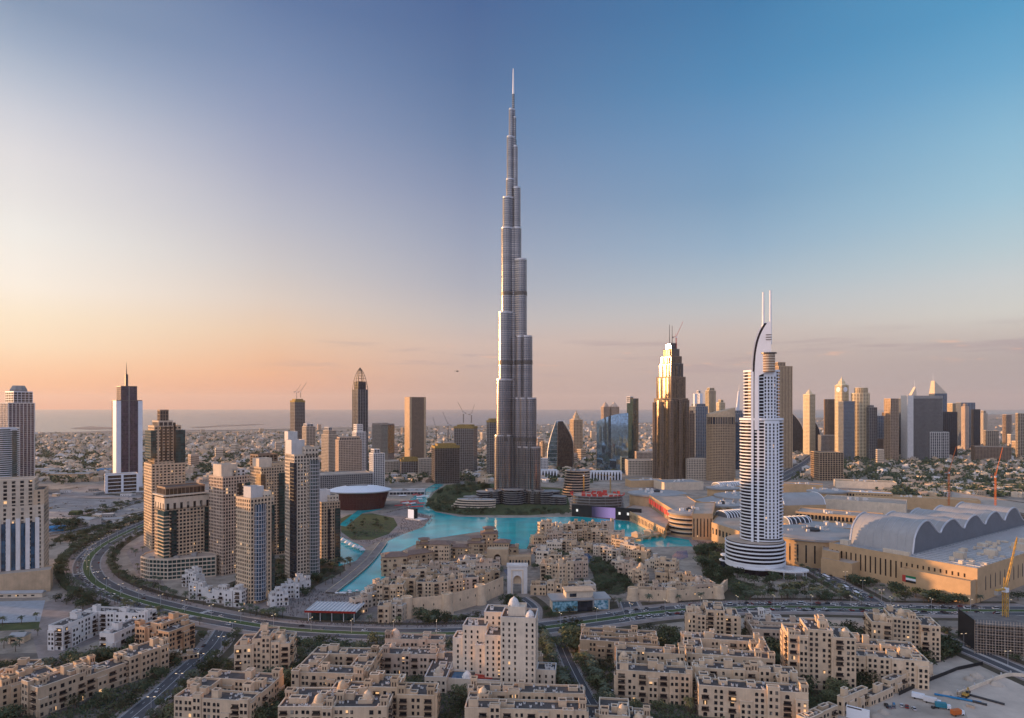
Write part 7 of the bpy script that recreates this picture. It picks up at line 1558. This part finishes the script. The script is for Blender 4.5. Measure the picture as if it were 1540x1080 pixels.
def crowd():
    rng = random.Random(8); b = MB(); zones = [([(497,893),(560,888),(600,905),(560,912),(440,928),(410,915),(470,885)], 420), ([(505,806),(560,820),(600,806),(645,790),(655,776),(620,772),(600,785),(598,800),(560,814)], 500), ([(520,785),(590,785),(585,803),(530,810)], 350), ([(935,786),(1005,806),(1095,822),(1096,840),(1040,812),(975,797)], 500), ([(400,938),(640,945),(800,935),(800,926),(640,936),(520,930)], 420), ([(590,770),(640,760),(600,766),(580,772)], 120), ([(1000,908),(1300,905),(1300,898),(1000,902)], 160), ([(190,880),(290,918),(330,925),(220,885)], 160)]
    for pix, n in zones:
        P = [G(*q) for q in pix]; xs, ys = [p[0] for p in P], [p[1] for p in P]; k = t = 0
        while k < n and t < n*15:
            t += 1; x, y = rng.uniform(min(xs), max(xs)), rng.uniform(min(ys), max(ys))
            if not inside(P, x, y) or blocked(x, y, .5) or near_road(x, y, 0): continue
            k += 1; h = rng.uniform(1.55, 1.85); b.lathe(x, y, [(.17,.12), (.20, h*.45), (.25, h*.60), (.24, h*.8), (.08, h*.85)], 6, 0); b.lathe(x, y, [(.05,h*.85),(.12,h*.9),(.1,h*.97),(.02,h)], 6, 1)
    tag(b.build('crowd', [M['cloth'], M['skin']]), kind='stuff')
crowd()
def parasols():
    rng = random.Random(14); b = MB(); b.tube((0,0,0), (0,0,2.6), .05, n=5); pole = b.mesh('pole', M['ltmetal']); c = MB(); c.lathe(0, 0, [(1.9,2.2),(1.0,2.8),(.05,3.15)], 8); can = c.mesh('canopy', M['tent'])
    for pix, n, where in (([(505,892),(538,889),(540,893),(505,897)], 8, 'at the lake tip cafe terrace'), ([(960,792),(1000,808),(1010,806),(975,790)], 16, 'on the mall promenade'), ([(970,1030),(935,1045),(930,1030)], 6, 'in the avenue garden')):
        P = [G(*q) for q in pix]; xs, ys = [p[0] for p in P], [p[1] for p in P]; k = t = 0
        while k < n and t < 600:
            t += 1; x, y = rng.uniform(min(xs), max(xs)), rng.uniform(min(ys), max(ys))
            if inside(P, x, y) and not blocked(x, y, 1): o = empty('parasol', (x, y, .06), rng.uniform(0,1), 'white parasol '+where, 'parasol', 'parasols '+where); link('pole', pole, o); link('canopy', can, o); k += 1
parasols()
for i, (px, py) in enumerate(((516,815),(522,819),(528,822),(534,825),(540,827),(545,830))):
    x, y = G(px, py); o = empty('marquee', (x, y, .06), .5, 'white pointed marquee in the row beside the lake inlet', 'tent', 'marquees by the lake inlet'); b = MB(); b.prism(rect(-3.4,3.4,-3.4,3.4), 2.6, 5.8, P2=rect(-.2,.2,-.2,.2), bottom=True); b.build('canopy', M['tent'], o)
    for a in (-3.2, 3.2):
        for c in (-3.2, 3.2): b = MB(); b.tube((a,c,0), (a,c,2.6), .1); b.build('pole', M['ltmetal'], o)
# ------------------------------------------------------------------ far district: villas and trees running to the coast
def villa_mesh(seed):
    rng = random.Random(seed); b = MB()
    for k in range(3):
        w, d, h = rng.uniform(9,20), rng.uniform(8,16), rng.uniform(5,10); x, y = rng.uniform(-6,6), rng.uniform(-6,6); b.box(x-w/2, x+w/2, y-d/2, y+d/2, 0, h, 0); b.rim(rect(x-w/2, x+w/2, y-d/2, y+d/2), h, h+.9, .5)
        for i in range(int(w/4)):
            for z in (1.2, 4.8):
                if z+1.8 < h: b.box(x-w/2+1.2+i*4, x-w/2+2.8+i*4, y-d/2-.12, y-d/2, z, z+1.7, 1)
    b.box(-14, 14, -12.5, -12.2, 0, 2, 0)
    return b
rv = random.Random(55); VM = []
for i, w in enumerate(('white_wall','pale_wall','sand_wall','pale_wall','rose_wall','sand_wall')): VM.append((villa_mesh(i), w))
VMM = [b.mesh('villa', [M[w], M['pane']]) for b, w in VM]
def far_ok(x, y):
    px = CX + x/y*F; py = HY + HC*F/y
    if not -60 < px < 1600: return False
    coast = 651 if px < 300 else 651 - (px-300)*.0235 if px < 830 else 638.5 - (px-830)*.0226
    if py < coast + .6: return False
    if px < 215 and py > 738: return False
    if 900 < px < 1200 and py > 704: return False
    if 1200 <= px < 1330 and py > 722: return False
    if px >= 1330 and py > 748: return False
    if px < 900 and py > 726: return False
    return not near_road(x, y, 6) and not blocked(x, y, 8)
spots = []
while len(spots) < 7500:
    py = 618 + 131*rv.random()**1.35; px = rv.uniform(-40, 1580); d = depth(py); x = (px-CX)/F*d
    if far_ok(x, d): spots.append((x, d))
spots.sort(key=lambda p: p[1]); villas = spots[::2]; green = spots[1::2]
east = lambda x, y: x/y > .42
k = 0; left_over = []
for x, y in villas:
    if east(x, y) and rv.random() < .42: green.append((x+5, y)); continue
    if k < 280:
        g_ = 'pale villa among trees beyond the mall' if east(x, y) else 'pale villa in the low district beyond the towers' if x/y > -.1 else 'pale villa on the plain beyond the highway'
        tag(link('villa', VMM[k % 6], None, (x, y, 0), rv.choice((0,.5,1.1,1.57,2.2))), g_, 'villa', g_.replace('villa', 'villas')); k += 1
    else: left_over.append((x, y))
fb_ = MB()
for x, y in left_over:
    for _ in range(rv.choice((1,2,2,3))):
        w, d, h = rv.uniform(9,26), rv.uniform(8,20), rv.choice((5,7,9,9,12)); ax, ay = x+rv.uniform(-14,14), y+rv.uniform(-14,14); a = rv.uniform(0, 1.57); m_ = rv.choice((0,1,1,2,2,3,4)); fb_.obox(ax, ay, cos(a), sin(a), w, d, 0, h, m_)
        fb_.obox(ax+rv.uniform(-2,2), ay, cos(a), sin(a), w*.4, d*.4, h, h+3, m_)
    if rv.random() < (.012 if x/y < -.3 else .04):
        h = rv.uniform(22,55); a = rv.uniform(0,1.5); fb_.obox(x, y, cos(a), sin(a), 24, 20, 0, h, rv.choice((1,2,4)))
        for q in range(int(h/6)): fb_.obox(x, y, cos(a), sin(a), 24.6, 20.6, q*6+1.5, q*6+3.4, 5, True)
tag(fb_.build('distant_houses', [M['white_wall'], M['pale_wall'], M['sand_wall'], M['beige_roof'], M['rose_wall'], M['glz_brown']]), kind='stuff')
gb = MB(); big = []
for x, y in green:
    for _ in range(rv.choice((2,3,4)) if x/y < .1 else rv.choice((1,2,3))):
        h = rv.uniform(6, 13); ax, ay = x+rv.gauss(0,22), y+rv.gauss(0,22)
        if blocked(ax, ay, 2) or near_road(ax, ay, 2): continue
        for _ in range(16 if ay < 2600 else 7):
            a, e = rv.uniform(0, 6.28), rv.uniform(.15, 1); r = h*.62*rv.uniform(.4,1.1); u = Vector((rv.gauss(0,1), rv.gauss(0,1), rv.gauss(0,.7))).normalized(); v = u.orthogonal().normalized(); p = Vector((ax+r*cos(a), ay+r*sin(a), h*e)); s = h*rv.uniform(.18,.36)
            gb.add([tuple(p+u*s), tuple(p+v*s), tuple(p-u*s), tuple(p-v*s)], [(0,1,2,3)], rv.choice((0,0,1)))
tag(gb.build('distant_trees', [M['leafA'], M['leafB']]), kind='stuff')
# sheds on the vacant lots
for px, py, w, d, h, rz, m_, lb in ((52,714,90,40,14,4,'white_wall','white warehouse beside the highway'), (72,717,30,20,11,4,'dkred','dark red warehouse beside the white one'), (100,718,110,30,9,2,'tan_wall','long tan depot along the highway'), (157,713,46,30,12,-6,'bluepaint','bright blue hoarded shed near the spired tower'), (124,790,34,18,9,-24,'white_wall','white gabled shed on the vacant lot'), (110,775,16,12,5,-10,'lawn','small green roofed shed on the vacant lot'), (70,800,40,16,5,20,'bluepaint','navy site cabin row below the lone trees'), (165,785,50,8,4,18,'white_wall','long white cabin row along the boulevard'), (30,899,40,6,4,4,'pale_wall','low pale colonnade below the stepped beige block'), (24,968,11,9,5,8,'sand_wall','small domed pavilion at the fountain court')):
    x, y = G(px, py); T = B('shed', lb, 'shed', (x, y), radians(rz)); T.p('wall', M[m_]).box(-w/2, w/2, 0, d, 0, h); P = rect(-w/2-.6, w/2+.6, -.6, d+.6); T.p('roof', M[m_ if m_ in ('bluepaint','lawn') else 'mall_roof']).prism(P, h, h+.3, bottom=True); T.p('roof', M[m_ if m_ in ('bluepaint','lawn') else 'mall_roof']).prism(offset(P,-.2), h+.3, h+2.2, P2=rect(-w/2, w/2, d/2-.3, d/2+.3))
    for i in range(int(w/7)): T.win.append((-w/2+3.5+i*7, 0, h*.35, 3, h*.3, 0, False))
    T.done(sill=M['grey_wall'])
rs = random.Random(77)
for k in range(30):
    px, py = rs.uniform(62, 222), rs.uniform(736, 806); x, y = G(px, py)
    if blocked(x, y, 6) or near_road(x, y, 6): continue
    w, d, h = rs.uniform(8, 22), rs.uniform(6, 12), rs.uniform(3, 6); T = B('site_cabin', 'small site cabin on the dusty lots behind the boulevard', 'cabin', (x, y), rs.choice((.2, .35, -.2, 1.3)), 'site cabins on the dusty lots'); T.p('wall', M[rs.choice(('white_wall','grey_wall','pale_wall','sand_wall'))]).box(-w/2, w/2, 0, d, 0, h); T.p('roof', M[rs.choice(('mall_roof','white_wall','beige_roof'))]).prism(rect(-w/2-.4, w/2+.4, -.4, d+.4), h, h+.4, bottom=True)
    for i in range(int(w/4)): T.win.append((-w/2+2+i*4, 0, 1, 1.4, 1.3, 0, False))
    T.done(sill=M['grey_wall'])
# a small aircraft over the sea
o = empty('helicopter', ((688-CX)/F*1500, 1500, Zat(558.5,1500)), 0, 'tiny dark helicopter hovering above the sea horizon', 'helicopter'); b = MB(); b.lathe(0, 0, [(.1,-1.2),(1.3,-.6),(1.5,.3),(.9,1.1),(.1,1.5)], 10, sx=2); b.build('fuselage', M['dkmetal'], o); b = MB(); b.tube((-2,0,.4), (-8,0,.9), .45, .2); b.build('tail_boom', M['dkmetal'], o); b = MB(); b.box(-5.5,5.5,-.15,.15,1.9,2.0,bottom=True); b.box(-.15,.15,-5.5,5.5,1.9,2.0,bottom=True); b.build('rotor', M['dkmetal'], o)
HAZE = 1.9e-5
b = MB(); b.box(-46000, 46000, -3500, 46000, -2, 960, bottom=True)
hm = bpy.data.materials.new('dusk_haze'); hm.use_nodes = True; t = hm.node_tree; t.nodes.clear(); pv = t.nodes.new('ShaderNodeVolumePrincipled'); pv.inputs['Color'].default_value = (.96,.94,.95,1); pv.inputs['Density'].default_value = HAZE; pv.inputs['Anisotropy'].default_value = .2
ou = t.nodes.new('ShaderNodeOutputMaterial'); t.links.new(pv.outputs[0], ou.inputs['Volume'])
try: hm.cycles.homogeneous_volume = True
except Exception: pass
try: hm.volume_intersection_method
except Exception: pass
tag(b.build('haze', hm), kind='stuff')
